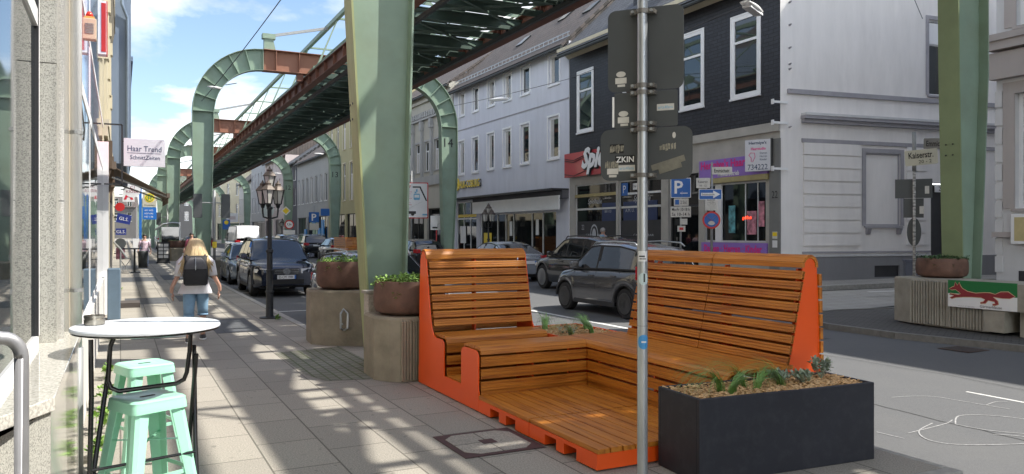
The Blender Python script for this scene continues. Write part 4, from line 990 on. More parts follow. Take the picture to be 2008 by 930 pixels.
# ---- generic facade builder ------------------------------------------------
def wall_holes(m, x0, x1, z0, z1, holes, y=0, depth=.2):
    xs = sorted(set([x0, x1] + [h[0] for h in holes] + [h[1] for h in holes])); zs = sorted(set([z0, z1] + [h[2] for h in holes] + [h[3] for h in holes]))
    xs = [x for x in xs if x0 <= x <= x1]; zs = [z for z in zs if z0 <= z <= z1]
    for i in range(len(xs) - 1):
        for j in range(len(zs) - 1):
            cx, cz = (xs[i] + xs[i + 1]) / 2, (zs[j] + zs[j + 1]) / 2
            if any(h[0] < cx < h[1] and h[2] < cz < h[3] for h in holes): continue
            m.quad((xs[i], y, zs[j]), (xs[i + 1], y, zs[j]), (xs[i + 1], y, zs[j + 1]), (xs[i], y, zs[j + 1]))
    for a, b, c, d in holes:
        m.quad((a, y, c), (a, y + depth, c), (a, y + depth, d), (a, y, d)); m.quad((b, y, c), (b, y, d), (b, y + depth, d), (b, y + depth, c))
        m.quad((a, y, d), (a, y + depth, d), (b, y + depth, d), (b, y, d)); m.quad((a, y, c), (b, y, c), (b, y + depth, c), (a, y + depth, c))
def window(root, a, b, c, d, style='T', frame='white_pvc', glass='glass', y=0, rec=.12, sill=None, surround=None, sw=.12, fw=.06):
    m = MB(); Y = y + rec
    m.box(a, a + fw, Y - .03, Y + .03, c, d); m.box(b - fw, b, Y - .03, Y + .03, c, d); m.box(a + fw, b - fw, Y - .03, Y + .03, c, c + fw); m.box(a + fw, b - fw, Y - .03, Y + .03, d - fw, d)
    zt = c + (d - c) * .68
    if 'T' in style: m.box(a + fw, b - fw, Y - .028, Y + .028, zt - .04, zt + .04)
    if 'M' in style: m.box((a + b) / 2 - .035, (a + b) / 2 + .035, Y - .026, Y + .026, c + fw, zt - .04 if 'T' in style else d - fw)
    if '3' in style:
        for f in (1 / 3, 2 / 3): x = a + (b - a) * f; m.box(x - .03, x + .03, Y - .026, Y + .026, c + fw, d - fw)
    w = m.build('window', frame, root)
    MB().box(a + fw * .5, b - fw * .5, Y + .005, Y + .015, c + fw * .5, d - fw * .5).build('pane', glass, w)
    if 'C' in style:      # pale curtain just inside the pane, hanging on one side
        k = MB(); x = a + fw; n = 5
        for i in range(n): k.box(x + i * .055, x + i * .055 + .04, Y - .004, Y + .004, c + fw, zt if 'T' in style else d - fw)
        k.build('curtain', M('curtain', (.55, .53, .50), .8, 0, .1, 8), w)
    if sill: MB().box(a - .06, b + .06, y - .07, y - .003, c - .07, c - .005).build('sill', sill, w)
    if surround:
        s = MB(); s.box(a - sw, a, y - .03, y - .002, c, d + sw); s.box(b, b + sw, y - .03, y - .002, c, d + sw); s.box(a - .0, b + .0, y - .03, y - .002, d, d + sw)
        if not sill: s.box(a - sw, b + sw, y - .035, y - .002, c - sw, c)
        s.build('window_surround', surround, w)
    return w
def shell(root, W, D, zb, zt, mat, name='rear_wall'):
    m = MB(); m.quad((0, 0, zb), (0, D, zb), (0, D, zt), (0, 0, zt)); m.quad((W, 0, zb), (W, 0, zt), (W, D, zt), (W, D, zb)); m.quad((0, D, zb), (W, D, zb), (W, D, zt), (0, D, zt))
    m.quad((0, 0, zt - .01), (W, 0, zt - .01), (W, D, zt - .01), (0, D, zt - .01)); m.quad((0, .6, zb), (W, .6, zb), (W, .6, zt), (0, .6, zt))
    return m.build(name, mat, root)
brickmat('tiles_brown', (.12, .095, .085), (.085, .07, .065), (.03, .025, .022), .30, .34, .02, rough=.75, speck=.2, speckscale=20, bump=1, dirt=.4, dirtcol=(.10, .10, .09))
brickmat('tiles_slate', (.10, .105, .115), (.07, .073, .08), (.02, .02, .02), .30, .26, .015, rough=.6, speck=.2, speckscale=20, bump=1)
def roof(root, W, D, zt, h, mat='tiles_brown', over=.35, hip0=0, hip1=0):
    """gable roof with its ridge parallel to the street"""
    e = zt + .02; sl_ = h / (D / 2)
    m = MB()
    # built as its own object with a rotated local frame so that the tile pattern lies in the slope
    o1 = bpy.data.objects.new('roof', None)
    L_ = math.hypot(D / 2 + over, h + over * sl_)
    mm = MB(); mm.prism([(0, 0), (W, 0), (W - hip1, L_), (hip0, L_)], 'z', 0, .12); r1 = mm.build('roof', mat, root)
    ang = math.atan2(h, D / 2); r1.location = (0, -over, e - over * sl_); r1.rotation_euler = (ang, 0, 0)
    mm = MB(); mm.prism([(0, 0), (W, 0), (W - hip1, L_), (hip0, L_)], 'z', -.12, 0); r2 = mm.build('roof', mat, root)
    r2.location = (0, D + over, e - over * sl_); r2.rotation_euler = (PI - ang, 0, 0)
    bpy.data.objects.remove(o1)
    g = MB(); g.add([(0, 0, zt), (0, D, zt), (hip0, D / 2, zt + h - .05)], [(0, 1, 2)]); g.add([(W, 0, zt), (W, D, zt), (W - hip1, D / 2, zt + h - .05)], [(0, 1, 2)]); g.build('gable', mat, root)
    gt = MB(); gt.tube([(0, -over - .05, e - over * sl_ - .02), (W, -over - .05, e - over * sl_ - .02)], .07, 8); gt.build('gutter', 'dark_steel', root)
    return r1
def pal(name, col, **k): M(name, col, .85, 0, .07, 1.3, bump=.1, bscale=60, dirt=.22, dirtcol=tuple(c * .66 for c in col), dscale=2.0, stretch=(1.3, 1.3, .28), **k); return name
pal('pl_stone_dark', (.13, .125, .12)); pal('pl_lilac', (.64, .65, .71)); pal('pl_white', (.80, .77, .74)); pal('pl_cream', (.56, .51, .38)); pal('pl_beige', (.46, .44, .38)); pal('pl_ochre', (.40, .37, .22)); pal('pl_grey', (.40, .41, .43)); pal('pl_blue', (.17, .22, .30)); pal('pl_plinth', (.22, .22, .23)); pal('pl_pink', (.58, .50, .48)); pal('stone_trim', (.42, .38, .36)); pal('pl_dark', (.10, .10, .11)); pal('pl_stone', (.40, .40, .39))
pal('pl_bluewhite', (.60, .60, .60))
M('trim_grey', (.34, .33, .35), .8, 0, .1, 3); M('fascia_stone', (.42, .40, .36), .5, 0, .15, 1.5); M('shop_dark', (.03, .03, .033), .5, 0, .2, 3)
def house(label, X, Ya, Yb, zb, eave, rh, wallm, side='R', rows=(), gf=None, D=11, roofm='tiles_brown', depthfac=1, cols=5, win='TM', frame='white_pvc', sill='white_paint', surround=None, cat='building', name='town_house', rot=0, hip0=0, hip1=0, ww=1.0, cornice=None, group='town houses lining the street', xs=None, glass='glass'):
    """facade on the plane X between Ya<Yb; local x runs to the right as seen from the street"""
    W_ = Yb - Ya
    if side == 'R': t = thing(name, label, cat, (X, Yb, zb), -R(90) + rot, group)
    else: t = thing(name, label, cat, (X, Ya, zb), R(90) + rot, group)
    zt = eave - zb; holes = []; wins = []
    for (z0, z1, n, w) in rows:
        cs = xs if xs else [W_ * (i + .5) / n for i in range(n)]
        for c in cs: holes.append((c - w / 2, c + w / 2, z0 - zb, z1 - zb))
    gh = []
    if gf:
        for (a, b, c, d, kind) in gf: gh.append((a, b, c, d))
    m = MB(); wall_holes(m, 0, W_, 0, zt, holes + gh); m.build('wall', wallm, t)
    shell(t, W_, D, 0, zt, wallm)
    for hi, h in enumerate(holes): window(t, *h, style=win + ('C' if (hi * 7) % 5 < 2 else ''), frame=frame, sill=sill, surround=surround, glass=glass)
    if gf:
        for (a, b, c, d, kind) in gf: window(t, a, b, c, d, style=kind, frame='shop_dark' if kind != 'W' else 'white_pvc', rec=.15, fw=.07, glass='glass_dark')
    if rh: roof(t, W_, D, zt, rh, roofm, hip0=hip0, hip1=hip1)
    if cornice:
        m = MB(); m.box(0, W_, -.25, -.002, zt - .35, zt); m.box(0, W_, -.15, -.002, zt - .6, zt - .36); m.build('cornice', cornice, t)
    return t
# ---------- right side -------------------------------------------------------
# lilac house
lil = house('three storey lilac plastered house with small white windows and a yellow-black shop sign', 18, 29.95, 43.45, .2, 10.35, 4.6, 'pl_lilac', rows=(), gf=None, sill='white_pvc', D=10)
for o in list(lil.children):
    if o.name.startswith('wall') : bpy.data.objects.remove(o)
Yt = 43.45; zb = .2
ups = [(42.2, .8), (40.2, .8), (38.15, .85), (36.15, .88), (34.15, .9), (31.3, 1.0)]
hs_ = [(Yt - y - w / 2, Yt - y + w / 2, 8.6 - zb, 10.0 - zb) for y, w in ups] + [(Yt - y - .05 - w / 2, Yt - y - .05 + w / 2, 5.15 - zb, 7.12 - zb) for y, w in ups]
gfh = [(.4, 3.35, .15, 3.35), (3.8, 12.35, .15, 2.55)]
m = MB(); wall_holes(m, 0, 13.5, 0, 10.15, hs_ + gfh); m.build('wall', 'pl_lilac', lil)
for i, h in enumerate(hs_): window(lil, *h, style='C' if i % 3 != 1 else '', rec=.10, sill='white_pvc', surround='white_pvc', sw=.09, fw=.12)
MB().box(0, 13.5, -.03, -.002, 7.75 - zb, 7.80 - zb).build('string_course', 'trim_grey', lil)
MB().box(0, 13.5, -.9, -.003, 3.42, 3.5).build('canopy', 'shop_dark', lil); MB().box(3.6, 13.5, -.35, -.004, 3.05, 3.415).build('canopy_front', 'pl_dark', lil)
MB().box(3.7, 13.3, -.42, -.352, 2.56, 3.2).build('fascia', 'white_paint', lil)
for a, b, st in ((.4, 3.35, 'T3'),): window(lil, a, b, .15, 3.35, st, 'white_pvc', 'glass_dark', rec=.1, fw=.09)
wn = window(lil, 3.8, 12.35, .15, 2.55, '', 'white_pvc', 'glass_dark', rec=.12, fw=.08)
m = MB()
for x in (5.9, 6.9, 7.8, 9.8, 10.9): m.box(x, x + .06, .08, .12, .2, 2.5)
m.build('mullion', 'alu', wn)
for x, z in ((7.35, 1.35), (10.2, 1.4)): BOX('poster', 'white_paint', wn, x, x + .3, .095, .10, z, z + .75)
BOX('yellow_band', 'sign_yellow', lil, .55, 3.2, .06, .075, 2.42, 2.58); BOX('poster', 'white_paint', lil, .9, 1.7, .06, .07, .9, 1.9); BOX('yellow_box', 'sign_yellow', lil, 4.2, 5.2, .07, .08, .9, 1.5)
text('shop_lettering', 'HUK-COBURG', 'sign_yellow', lil, T(2.6, -.12, 4.33), w=2.9, h=.44, ext=.02, bold=.03); text('shop_lettering', 'HUK-COBURG', 'black', lil, T(2.63, -.06, 4.31), w=2.95, h=.46, bold=.035)
m = MB(); m.lathe([(0, -.06), (.38, -.06), (.40, 0), (0, 0)], n=24, m=T(.62, -.09, 4.38, rx=R(90))); m.build('logo_disc', 'sign_yellow', lil); text('logo_mark', 'H', 'black', lil, T(.62, -.16, 4.36), h=.4)
m = MB()      # snow guard
for i in range(30): x = .3 + i * .45; m.box(x, x + .02, .02, .04, 10.2, 10.6)
m.box(0, 13.5, .02, .035, 10.38, 10.41); m.box(0, 13.5, .02, .035, 10.56, 10.59); m.build('snow_guard', 'galv', lil)
for x, z in ((5.2, 1.6), (8.6, 2.3), (11.8, 1.8)):
    sk = MB(); sk.box(0, .7, 0, .8, 0, .1); o = sk.build('roof_window', 'glass', lil); o.location = (x, z, 10.15 + z * .92 + .15); o.rotation_euler = (math.atan2(4.6, 5), 0, 0)
# slate-clad corner house with white side wall
cs = thing('corner_house', 'corner house with dark slate front, hair studio and casino shops, white side wall', 'building', (18, 29.9, .2), -R(90), 'town houses lining the street')
brickmat('slate_wall', (.028, .028, .036), (.020, .020, .027), (.006, .006, .008), .42, .12, .012, rot=(R(90), 0, 0), rough=.5, speck=.3, speckscale=8, bump=.9)
W_ = 12.45; zo = .2
up = [(29.2, 27.96), (22.15, 20.95), (19.55, 18.3)]
hh = [(29.9 - a, 29.9 - b, 6.1 - zo, 8.75 - zo) for a, b in up] + [(29.9 - 25.7, 29.9 - 24.5, 6.1 - zo, 8.75 - zo)]
m = MB(); wall_holes(m, 0, W_, 4.9, 9.7, hh); m.build('slate_front', 'slate_wall', cs)
for i, h in enumerate(hh): window(cs, *h, style='T', rec=.02, sill='white_pvc', surround='white_pvc', sw=.05, fw=.13)
gh = [(.45, 3.65, .25, 3.6), (3.8, 6.6, .25, 3.6), (7.0, 8.7, .05, 3.6), (9.0, 11.85, 1.2, 3.15)]
m = MB(); wall_holes(m, 0, W_, 0, 4.9, gh); m.build('ground_floor_wall', 'fascia_stone', cs)
MB().box(-.05, W_, -.10, -.003, 4.62, 4.9).build('fascia', 'fascia_stone', cs)
brickmat('shop_interior', (.02, .022, .03), (.018, .02, .028), (.015, .015, .02), 3, 3, .01, rough=.9)
for a, b, st in ((.45, 3.65, 'T'), (3.8, 6.6, 'T')): window(cs, a, b, .25, 3.6, st, 'alu', 'glass_dark', rec=.10, fw=.05)
for i, x in enumerate((.5, 3.85)):
    BOX('blue_banner', M('navy_banner', (.012, .03, .10), .4), cs, x + (2.0 if i == 0 else .2), x + (3.0 if i == 0 else 2.4), .085, .10, 2.0, 2.75)
    BOX('dark_film', 'shop_dark', cs, x + .05, x + (3.05 if i == 0 else 2.65), .087, .1, .3, 2.0)
M('film_grey', (.45, .46, .48), .6)
for x in (1.9, 5.4):
    text('shop_lettering', 'CAESARS', 'film_grey', cs, T(x, .083, .72), w=1.25, h=.24)
    m = MB(); ring = []
    for k in range(24):
        a0_, a1_ = 2 * PI * k / 24, 2 * PI * (k + 1) / 24
        m.add([(x + r_ * .30 * math.cos(a_), .08, 1.45 + r_ * .42 * math.sin(a_)) for r_, a_ in ((1, a0_), (1, a1_), (.82, a1_), (.82, a0_))], [(0, 1, 2, 3)])
    m.prism([(x + .14 * math.cos(2 * PI * k / 16) + .0, 1.42 + .27 * math.sin(2 * PI * k / 16)) for k in range(16)], 'y', .07, .08); m.build('emblem', 'film_grey', cs)
    text('small_lettering', 'CASINO   BAR', 'film_grey', cs, T(x, .083, 1.42), w=1.3, h=.08)
text('shop_lettering', 'Spielhalle', 'film_grey', cs, T(1.95, .083, 2.82), w=1.1, h=.3, shear=.3); text('shop_lettering', 'Spielhalle', 'film_grey', cs, T(5.3, .083, 2.82), w=1.1, h=.3, shear=.3)
text('small_lettering', '22', 'film_grey', cs, T(1.0, .083, 1.75), w=.2, h=.22)
text('small_lettering', '08:00 - 01:00', 'film_grey', cs, T(2.95, .083, 2.4), w=.5, h=.12); text('small_lettering', 'A.M. U.', 'film_grey', cs, T(4.5, .083, 2.4), w=.6, h=.14)
BOX('small_sign', 'sign_blue', cs, 3.95, 4.4, .06, .07, 3.0, 3.5); text('sign_letter', 'P', 'white', cs, T(4.17, .058, 3.25), h=.3)
BOX('light_band', 'white_paint', cs, 4.4, 6.6, .05, .07, 3.02, 3.1); BOX('notice', 'white_paint', cs, 4.75, 5.5, .05, .07, 3.2, 3.45); text('small_lettering', 'Der Eingang', 'black', cs, T(5.1, .048, 3.32), w=.6, h=.12)
BOX('gold_bar', M('gold_trim', (.40, .33, .16), .4, .5), cs, .45, 3.65, -.0, .08, 3.05, 3.18)
# red sign with script letters
BOX('red_fascia', M('casino_red', (.50, .05, .06), .4, 0, .1, 2, coat=.4), cs, .05, 6.9, -.30, -.101, 3.95, 5.0)
text('shop_lettering', 'Spiel', 'white', cs, T(2.75, -.36, 4.55), w=2.2, h=1.15, bold=.05, shear=.35, ext=.05); text('shop_lettering', 'Spiel', 'black', cs, T(2.78, -.34, 4.53), w=2.35, h=1.27, bold=.07, shear=.35, ext=.0)
m = MB()
for z in (4.1, 4.7, 4.78): m.tube([(.1, -.32, z), (.9, -.34, z - .12), (1.8, -.32, z + .05)], .015, 5)
m.build('cable', 'black', cs)
BOX('door_recess', 'shop_dark', cs, 7.0, 8.7, .25, .3, 0, 3.6)
window(cs, 7.0, 8.7, .05, 3.6, 'T', 'shop_dark', 'glass_dark', rec=.19)
# hair studio
M('purple', (.30, .17, .55), .4, 0, .05, 2); M('hot_pink', (.78, .03, .25), .4); M('gold_awning', (.40, .34, .17), .6)
BOX('hair_fascia', 'purple', cs, 8.85, 12.0, -.10, -.003, 3.35, 3.97); BOX('blind_box', 'gold_awning', cs, 8.85, 12.0, -.16, -.003, 3.17, 3.34)
text('shop_lettering', "Hermiye's Haarstudio", 'hot_pink', cs, T(10.42, -.105, 3.76), w=2.95, h=.36, bold=.03); text('small_lettering', 'Meisterbetrieb', 'white', cs, T(10.3, -.105, 3.46), w=1.0, h=.15, bold=.02)
BOX('lower_board', 'purple', cs, 8.9, 11.95, -.05, -.003, .75, 1.18); text('shop_lettering', 'Damen · Herren · Kinder', 'hot_pink', cs, T(10.4, -.052, .98), w=2.7, h=.26, bold=.03)
wn = window(cs, 9.0, 11.85, 1.2, 3.15, '', 'alu', 'glass_dark', rec=.08, fw=.05)
m = MB(); m.box(9.55, 9.85, .0, .06, 1.2, 3.15); m.build('white_post', 'white_pvc', wn); m = MB(); m.box(10.9, 10.93, .05, .075, 1.25, 3.1); m.box(11.45, 11.47, .05, .075, 1.25, 3.1); m.build('mullion', 'white_pvc', wn)
M('poster_mix', (.5, .2, .25), .5, 0, .8, 6); M('poster_teal', (.1, .3, .33), .5, 0, .8, 7)
BOX('poster', 'poster_teal', wn, 10.15, 10.45, .045, .055, 1.5, 2.4); BOX('plant_poster', 'poster_mix', wn, 11.0, 11.4, .045, .055, 1.45, 2.2); BOX('poster', 'poster_mix', wn, 11.5, 11.75, .045, .055, 1.7, 2.5)
text('neon_open', 'geöffnet', emat('neon_red', (1, .06, .02), 1.6), wn, T(11.0, .04, 1.98), w=.4, h=.14)
BOX('stone_pier', M('pier_grey', (.19, .19, .18), .35, 0, .15, 1), cs, 12.05, W_ + .03, -.05, -.002, .0, 4.4)
text('house_number', '22', 'black', cs, T(12.28, -.053, 2.68), w=.24, h=.22)
for z, mt in ((1.32, 'paper'), (1.05, 'white_paint')): BOX('sticker', mt, cs, 12.18, 12.38, -.054, -.05, z, z + .22)
BOX('sticker', 'sign_yellow', cs, 12.19, 12.37, -.056, -.054, 1.4, 1.52)
# hanging salon sign
BOX('soffit', 'pl_cream', cs, -.2, W_ + .3, -.55, -.003, 9.55, 9.7); m = MB(); m.prism([(-.55, 9.7), (-.003, 9.3), (-.003, 9.7)], 'x', -.1, W_ + .2); m.build('cove', 'pl_cream', cs)
roof(cs, W_ + .3, 12, 9.85, 5.5, 'tiles_slate', over=.6, hip1=3)
dm = MB(); dm.box(3.6, 6.6, .9, 5, 9.9, 12.6); dmo = dm.build('dormer', 'slate_wall', cs)
window(cs, 4.1, 6.1, 10.8, 12.2, 'M', y=.86, rec=.0, fw=.12)
# white side wall: local frame along the side street
SWL = 17.0
ws = bpy.data.objects.new('side_wall_frame', None); COL.objects.link(ws); ws.parent = cs
# corner in cs-local coordinates: x = 29.9-17.45 = 12.45, y = 0 ; direction (.99,-.14) world
ws.location = (12.45, 0, 0); ws.rotation_euler = (0, 0, math.atan2(.99, .14) - 0.0)
# world dir (.99,-.14) -> local: x_local = -dY = .14 , y_local = dX = .99
holes = [(3.25, 4.66, 1.73, 4.06), (5.85, 7.0, 6.05, 8.55), (9.2, 10.4, 6.05, 8.55), (5.95, 7.25, .1, 3.15), (9.2, 10.4, 1.7, 4.0)]
m = MB(); wall_holes(m, 0, SWL, .75, 9.9, [h for h in holes if h[2] > .5] + [(5.95, 7.25, .75, 3.15)])
m.build('side_wall', 'pl_white', ws)
m = MB(); wall_holes(m, 0, 5.95, -.2, .75, [(3.58, 4.6, .08, .45)], y=-.04); m.quad((7.25, -.04, -.2), (SWL, -.04, -.2), (SWL, -.04, .75), (7.25, -.04, .75)); m.quad((0, -.04, .75), (5.95, -.04, .75), (5.95, 0, .75), (0, 0, .75)); m.quad((7.25, -.04, .75), (SWL, -.04, .75), (SWL, 0, .75), (7.25, 0, .75)); m.build('plinth', 'pl_plinth', ws)
m = MB()
m.box(.25, SWL, -.07, -.002, 5.78, 5.92); m.box(.75, SWL, -.22, -.002, 5.02, 5.12); m.box(.78, SWL, -.14, -.002, 4.90, 5.019); m.box(.78, SWL, -.05, -.002, 4.30, 4.42); m.box(.80, 5.9, -.045, -.002, .86, .92); m.build('cornice', 'trim_grey', ws)
m = MB(); m.box(.76, SWL, -.24, -.0025, 5.121, 5.2); m.box(.78, 5.9, -.06, -.003, .76, .82); m.build('moulding', 'pl_bluewhite', ws)
m = MB()
z = 1.10
while z < 4.1:
    for a, b in ((.85, 3.02), (4.9, 5.75)): m.box(a, b, -.05, -.002, z, z + .36)
    z += .405
m.build('rusticated_bands', 'pl_white', ws)
w = window(ws, 3.25, 4.66, 1.73, 4.06, '', 'trim_grey', 'pl_white', rec=.05, sill='trim_grey', surround='trim_grey', sw=.14, fw=.05)
m = MB()
for x in (3.25, 4.5): m.prism([(-.13, 1.65), (-.002, 1.65), (-.002, 1.45), (-.05, 1.45)], 'x', x, x + .15)
m.build('sill_bracket', 'trim_grey', ws)
for a, b in ((5.85, 7.0), (9.2, 10.4)): window(ws, a, b, 6.05, 8.55, 'T', rec=.12, sill='trim_grey', surround='trim_grey', sw=.12, fw=.06)
BOX('roller_blind', 'white_pvc', ws, 5.92, 6.93, .05, .09, 7.75, 8.45)
dr = BOX('door', 'shop_dark', ws, 5.97, 7.23, .12, .18, -.1, 3.1)
m = MB()
for x in (6.02, 6.55, 6.62, 7.15): m.box(x, x + .05, .09, .12, 0, 2.5)
for z in (.0, .55, 1.0, 1.45, 1.9, 2.45): m.box(6.62, 7.2, .095, .118, z, z + .04)
m.build('door_bars', M('bronze', (.12, .11, .09), .4, .6), dr); MB().box(6.65, 7.15, .112, .119, .05, 2.45).build('door_glass', 'glass_dark', dr)
BOX('number_plate', 'white_paint', ws, 6.15, 6.6, .02, .04, 2.85, 3.1); text('house_number', '22', 'black', ws, T(6.4, .018, 2.97), h=.14)
BOX('basement_grille', 'shop_dark', ws, 3.58, 4.6, .02, .05, .08, .45)
sgn = BOX('street_sign', M('enamel', (.42, .47, .47), .4, 0, .03), ws, .85, 1.62, -.045, -.03, 3.93, 4.10); text('lettering', 'Emmichstraße', 'black', ws, T(1.235, -.046, 4.015), w=.66, h=.11, ext=.001, bold=.03)
m = MB(); m.box(.87, 1.60, -.0455, -.045, 3.945, 3.95); m.box(.87, 1.60, -.0455, -.045, 4.08, 4.085); m.build('sign_border', 'black', ws)
m = MB()
for z in (4.75 + .02, 4.75 + 1.15, 4.75 + 1.95, 6.55, 7.2, 7.9, 8.6): m.prism([(-.10, z), (-.002, z), (-.002, z - .05)], 'x', .30, .36)
m.build('wall_hook', 'trim_grey', ws)
for z in (3.35, 4.85, 5.25 + .05): 
    pass
m = MB(); 
for z in (3.42, 4.82, 6.35 - .9): m.box(-.32, .22, -.10, -.06, z, z + .07); m.box(-.36, -.32, -.13, -.03, z - .04, z + .11)
m.build('wall_bracket', 'white_paint', ws)
ws.name = 'side_facade'
# projecting salon sign
ss = thing('projecting_sign', 'white projecting hair salon sign with a phone number on the corner of the slate house', 'sign', (17.55, 18.45, 3.62), -R(62))
BOX('sign_box', 'sign_white', ss, 0, .80, -.06, .06, 0, .98, .01)
text('lettering', "Hermiye's", 'ink_navy', ss, T(.4, -.062, .87), w=.55, h=.12, bold=.02); text('lettering', 'Haarstudio', 'hot_pink', ss, T(.42, -.062, .70), w=.46, h=.09, bold=.02)
for i, s_ in enumerate(('Damen', 'Herren', 'Kinder')): text('lettering', s_, 'ink_navy', ss, T(.58, -.062, .56 - i * .10), w=.22, h=.06)
text('lettering', '734222', 'ink_navy', ss, T(.4, -.062, .13), w=.62, h=.17)
m = MB(); m.tube([(.12, -.065, .5), (.18, -.065, .58), (.3, -.065, .57), (.32, -.065, .45), (.25, -.065, .3), (.2, -.065, .3), (.2, -.065, .42), (.13, -.065, .5)], .008, 5); m.build('logo', 'hot_pink', ss)
BOX('frame', 'dark_steel', ss, .80, .84, -.07, .07, -.02, 1.0)
# downpipe at the corner
# ornate beige building next to the lilac one
orn = house('ornate beige house with carved frieze behind the warning sign, next to the lilac house', 18, 43.6, 56, .2, 10.9, 4.0, 'pl_beige', rows=((5.75, 7.7, 7, .85),), gf=[(.5, 4.0, .1, 3.1, 'W'), (4.6, 7.4, .1, 3.1, 'M'), (8, 11.8, .1, 3.1, 'T')], surround='pl_stone', sill='pl_stone', cornice='pl_beige')
m = MB()
for i in range(8): x = .05 + i * 1.76; m.box(x - .0, x + .22, -.16, -.003, 5.2, 8.3); m.box(x - .06, x + .28, -.24, -.003, 8.3, 8.9)
m.box(0, 12.4, -.12, -.003, 4.6, 5.2); m.build('pilasters', 'pl_stone', orn)
m = MB()
for i in range(30): x = .15 + i * .41; m.box(x, x + .22, -.22, -.003, 9.1, 9.45)
m.box(0, 12.4, -.18, -.003, 8.95, 9.08); m.build('frieze', 'pl_stone', orn)
aw = MB(); aw.prism([(-1.9, 3.1), (-.01, 3.9), (-.01, 3.95), (-1.9, 3.15)], 'x', .8, 6.0); aw.box(.8, 6.0, -1.92, -1.88, 2.85, 3.14); aw.build('shop_awning', M('awning_grey', (.45, .46, .46), .7), orn)
house('ochre ornate house with narrow arched windows beyond the nearest portal column', 18, 56.1, 75, .2, 13.2, 0, 'pl_ochre', rows=((4.6, 7.9, 8, .95), (9.2, 12, 8, .9)), gf=[(.5, 6.0, .1, 3.2, 'T3'), (6.6, 12, .1, 3.2, '3'), (12.6, 18.2, .1, 3.2, '3')], surround='pl_cream', sill='pl_cream', cornice='pl_cream')
house('grey modern house with a row of narrow windows and a blue shop', 18, 75.1, 90, .2, 9.6, 4, 'pl_stone', rows=((4.9, 7.6, 7, 1.0),), gf=[(.5, 5, .1, 3.2, '3'), (5.5, 10, .1, 3.2, '3'), (10.4, 14.5, .1, 3.2, '3')], win='')
bl = thing('shop_signs', 'bright blue shop panels on the front of the grey modern house', 'shop sign', (17.9, 75.3, .2), 0)
for y, z in ((1, 1.2), (2.5, .4), (5, 2), (9, .3)): BOX('blue_panel', M('bright_blue', (.02, .25, .62), .4), bl, -.1, 0, y, y + 1.0, z, z + 1.6)
house('slate-clad house with a white downpipe between grey modern and pink houses', 18, 90.1, 97, .2, 9.9, 4, 'pl_dark', rows=((4.9, 6.8, 3, .9), (7.8, 9.4, 3, .9)), roofm='tiles_slate')
house('pale pink house with tall narrow windows further down the street', 18, 97.1, 112, .2, 11.3, 4, 'pl_pink', rows=((4.7, 8.6, 6, .7), (9.2, 10.8, 6, .7)), gf=[(.5, 6, .1, 3.2, '3'), (8, 13, .1, 3.2, '3')])
house('pale grey gabled house further down the street, past the pink one', 18.2, 112.1, 126, .2, 12.5, 4, 'pl_grey', rows=((4.7, 7, 5, .9), (8.2, 10.5, 5, .9)), gf=[(.5, 13, .1, 3.2, '3')])
house('blue and white striped house front near the white van', 18.2, 126.1, 140, .2, 10, 5, 'pl_bluewhite', rows=((4.7, 7.4, 9, .8),), gf=[(.5, 13, .1, 3.2, '3')])
house('cream corner house with bay windows at the bend of the street', 17.2, 140.5, 168, .2, 14, 3, 'pl_cream', rows=((5, 7.4, 7, 1.1), (9, 11.4, 7, 1.1)), gf=[(1, 24, .1, 3.4, '3')], rot=R(18), cornice='pl_cream')
house('tall dark brick house closing the street in the distance', 10, 196, 226, .2, 13, 4, 'pl_stone_dark', rows=((5, 7.4, 7, 1.1), (9, 11.4, 7, 1.1), (12.6, 14.6, 7, 1.1)), rot=R(62))
house('distant brown house at the far left end of the street', -16, 225, 245, .2, 9, 3, 'pl_stone_dark', rows=((5, 7.4, 6, 1.2), (9, 11.4, 6, 1.2)), rot=R(85))
# building on the near corner (right edge)
rc = thing('town_house', 'ornate stone house with carved cornices at the right edge of the picture', 'building', (18, 10.9, .1), -R(90), 'town houses lining the street')
hh = [(.42, 2.15, 2.15, 4.75), (3.4, 5.1, 2.15, 4.75), (6.4, 8.1, 2.15, 4.75), (.45, 2.1, 6.25, 9.2), (3.4, 5.1, 6.25, 9.2), (6.4, 8.1, 6.25, 9.2)]
m = MB(); wall_holes(m, 0, 36, 0, 11.6, hh); m.build('wall', 'pl_bluewhite', rc); shell(rc, 36, 11, 0, 11.6, 'pl_bluewhite')
for h in hh: window(rc, *h, style='T', rec=.18, sill='stone_trim', surround='stone_trim', sw=.26, fw=.09)
m = MB(); m.box(-.05, 36, -.30, -.003, 5.75, 5.95); m.box(-.05, 36, -.20, -.003, 5.1, 5.7); m.box(-.05, 36, -.35, -.003, 5.951, 6.1); m.box(-.05, 36, -.1, -.003, 1.5, 1.62); m.build('cornice', 'stone_trim', rc)
m = MB()
for zc in (5.4,):
    for k in range(12): m.lathe([(.0, 0), (.17, 0), (.17, .03), (.13, .03), (.12, .015), (0, .02)], n=18, m=T(.9 + k * 2.2, -.20, zc, rx=R(90)))
m.build('rosette', 'stone_trim', rc)
m = MB()
for i in range(10): m.box(-.02, .14 if i % 2 else .155, -.026, -.002, .7 + i * .42, .7 + i * .42 + .36)
m.build('quoins', 'pl_bluewhite', rc)
dc = BOX('menu_case', 'white_pvc', rc, .40, 1.5, -.14, -.04, 1.35, 2.02, .01); MB().box(.48, 1.42, -.143, -.141, 1.42, 1.95).build('menu_sheet', M('menu_yellow', (.52, .44, .22), .5), dc)
BOX('window_sticker', 'sign_red', rc, 1.4, 1.9, .14, .145, 4.2, 4.5)
BOX('cellar_window', 'shop_dark', rc, .5, 2.0, -.01, -.002, .25, .75)
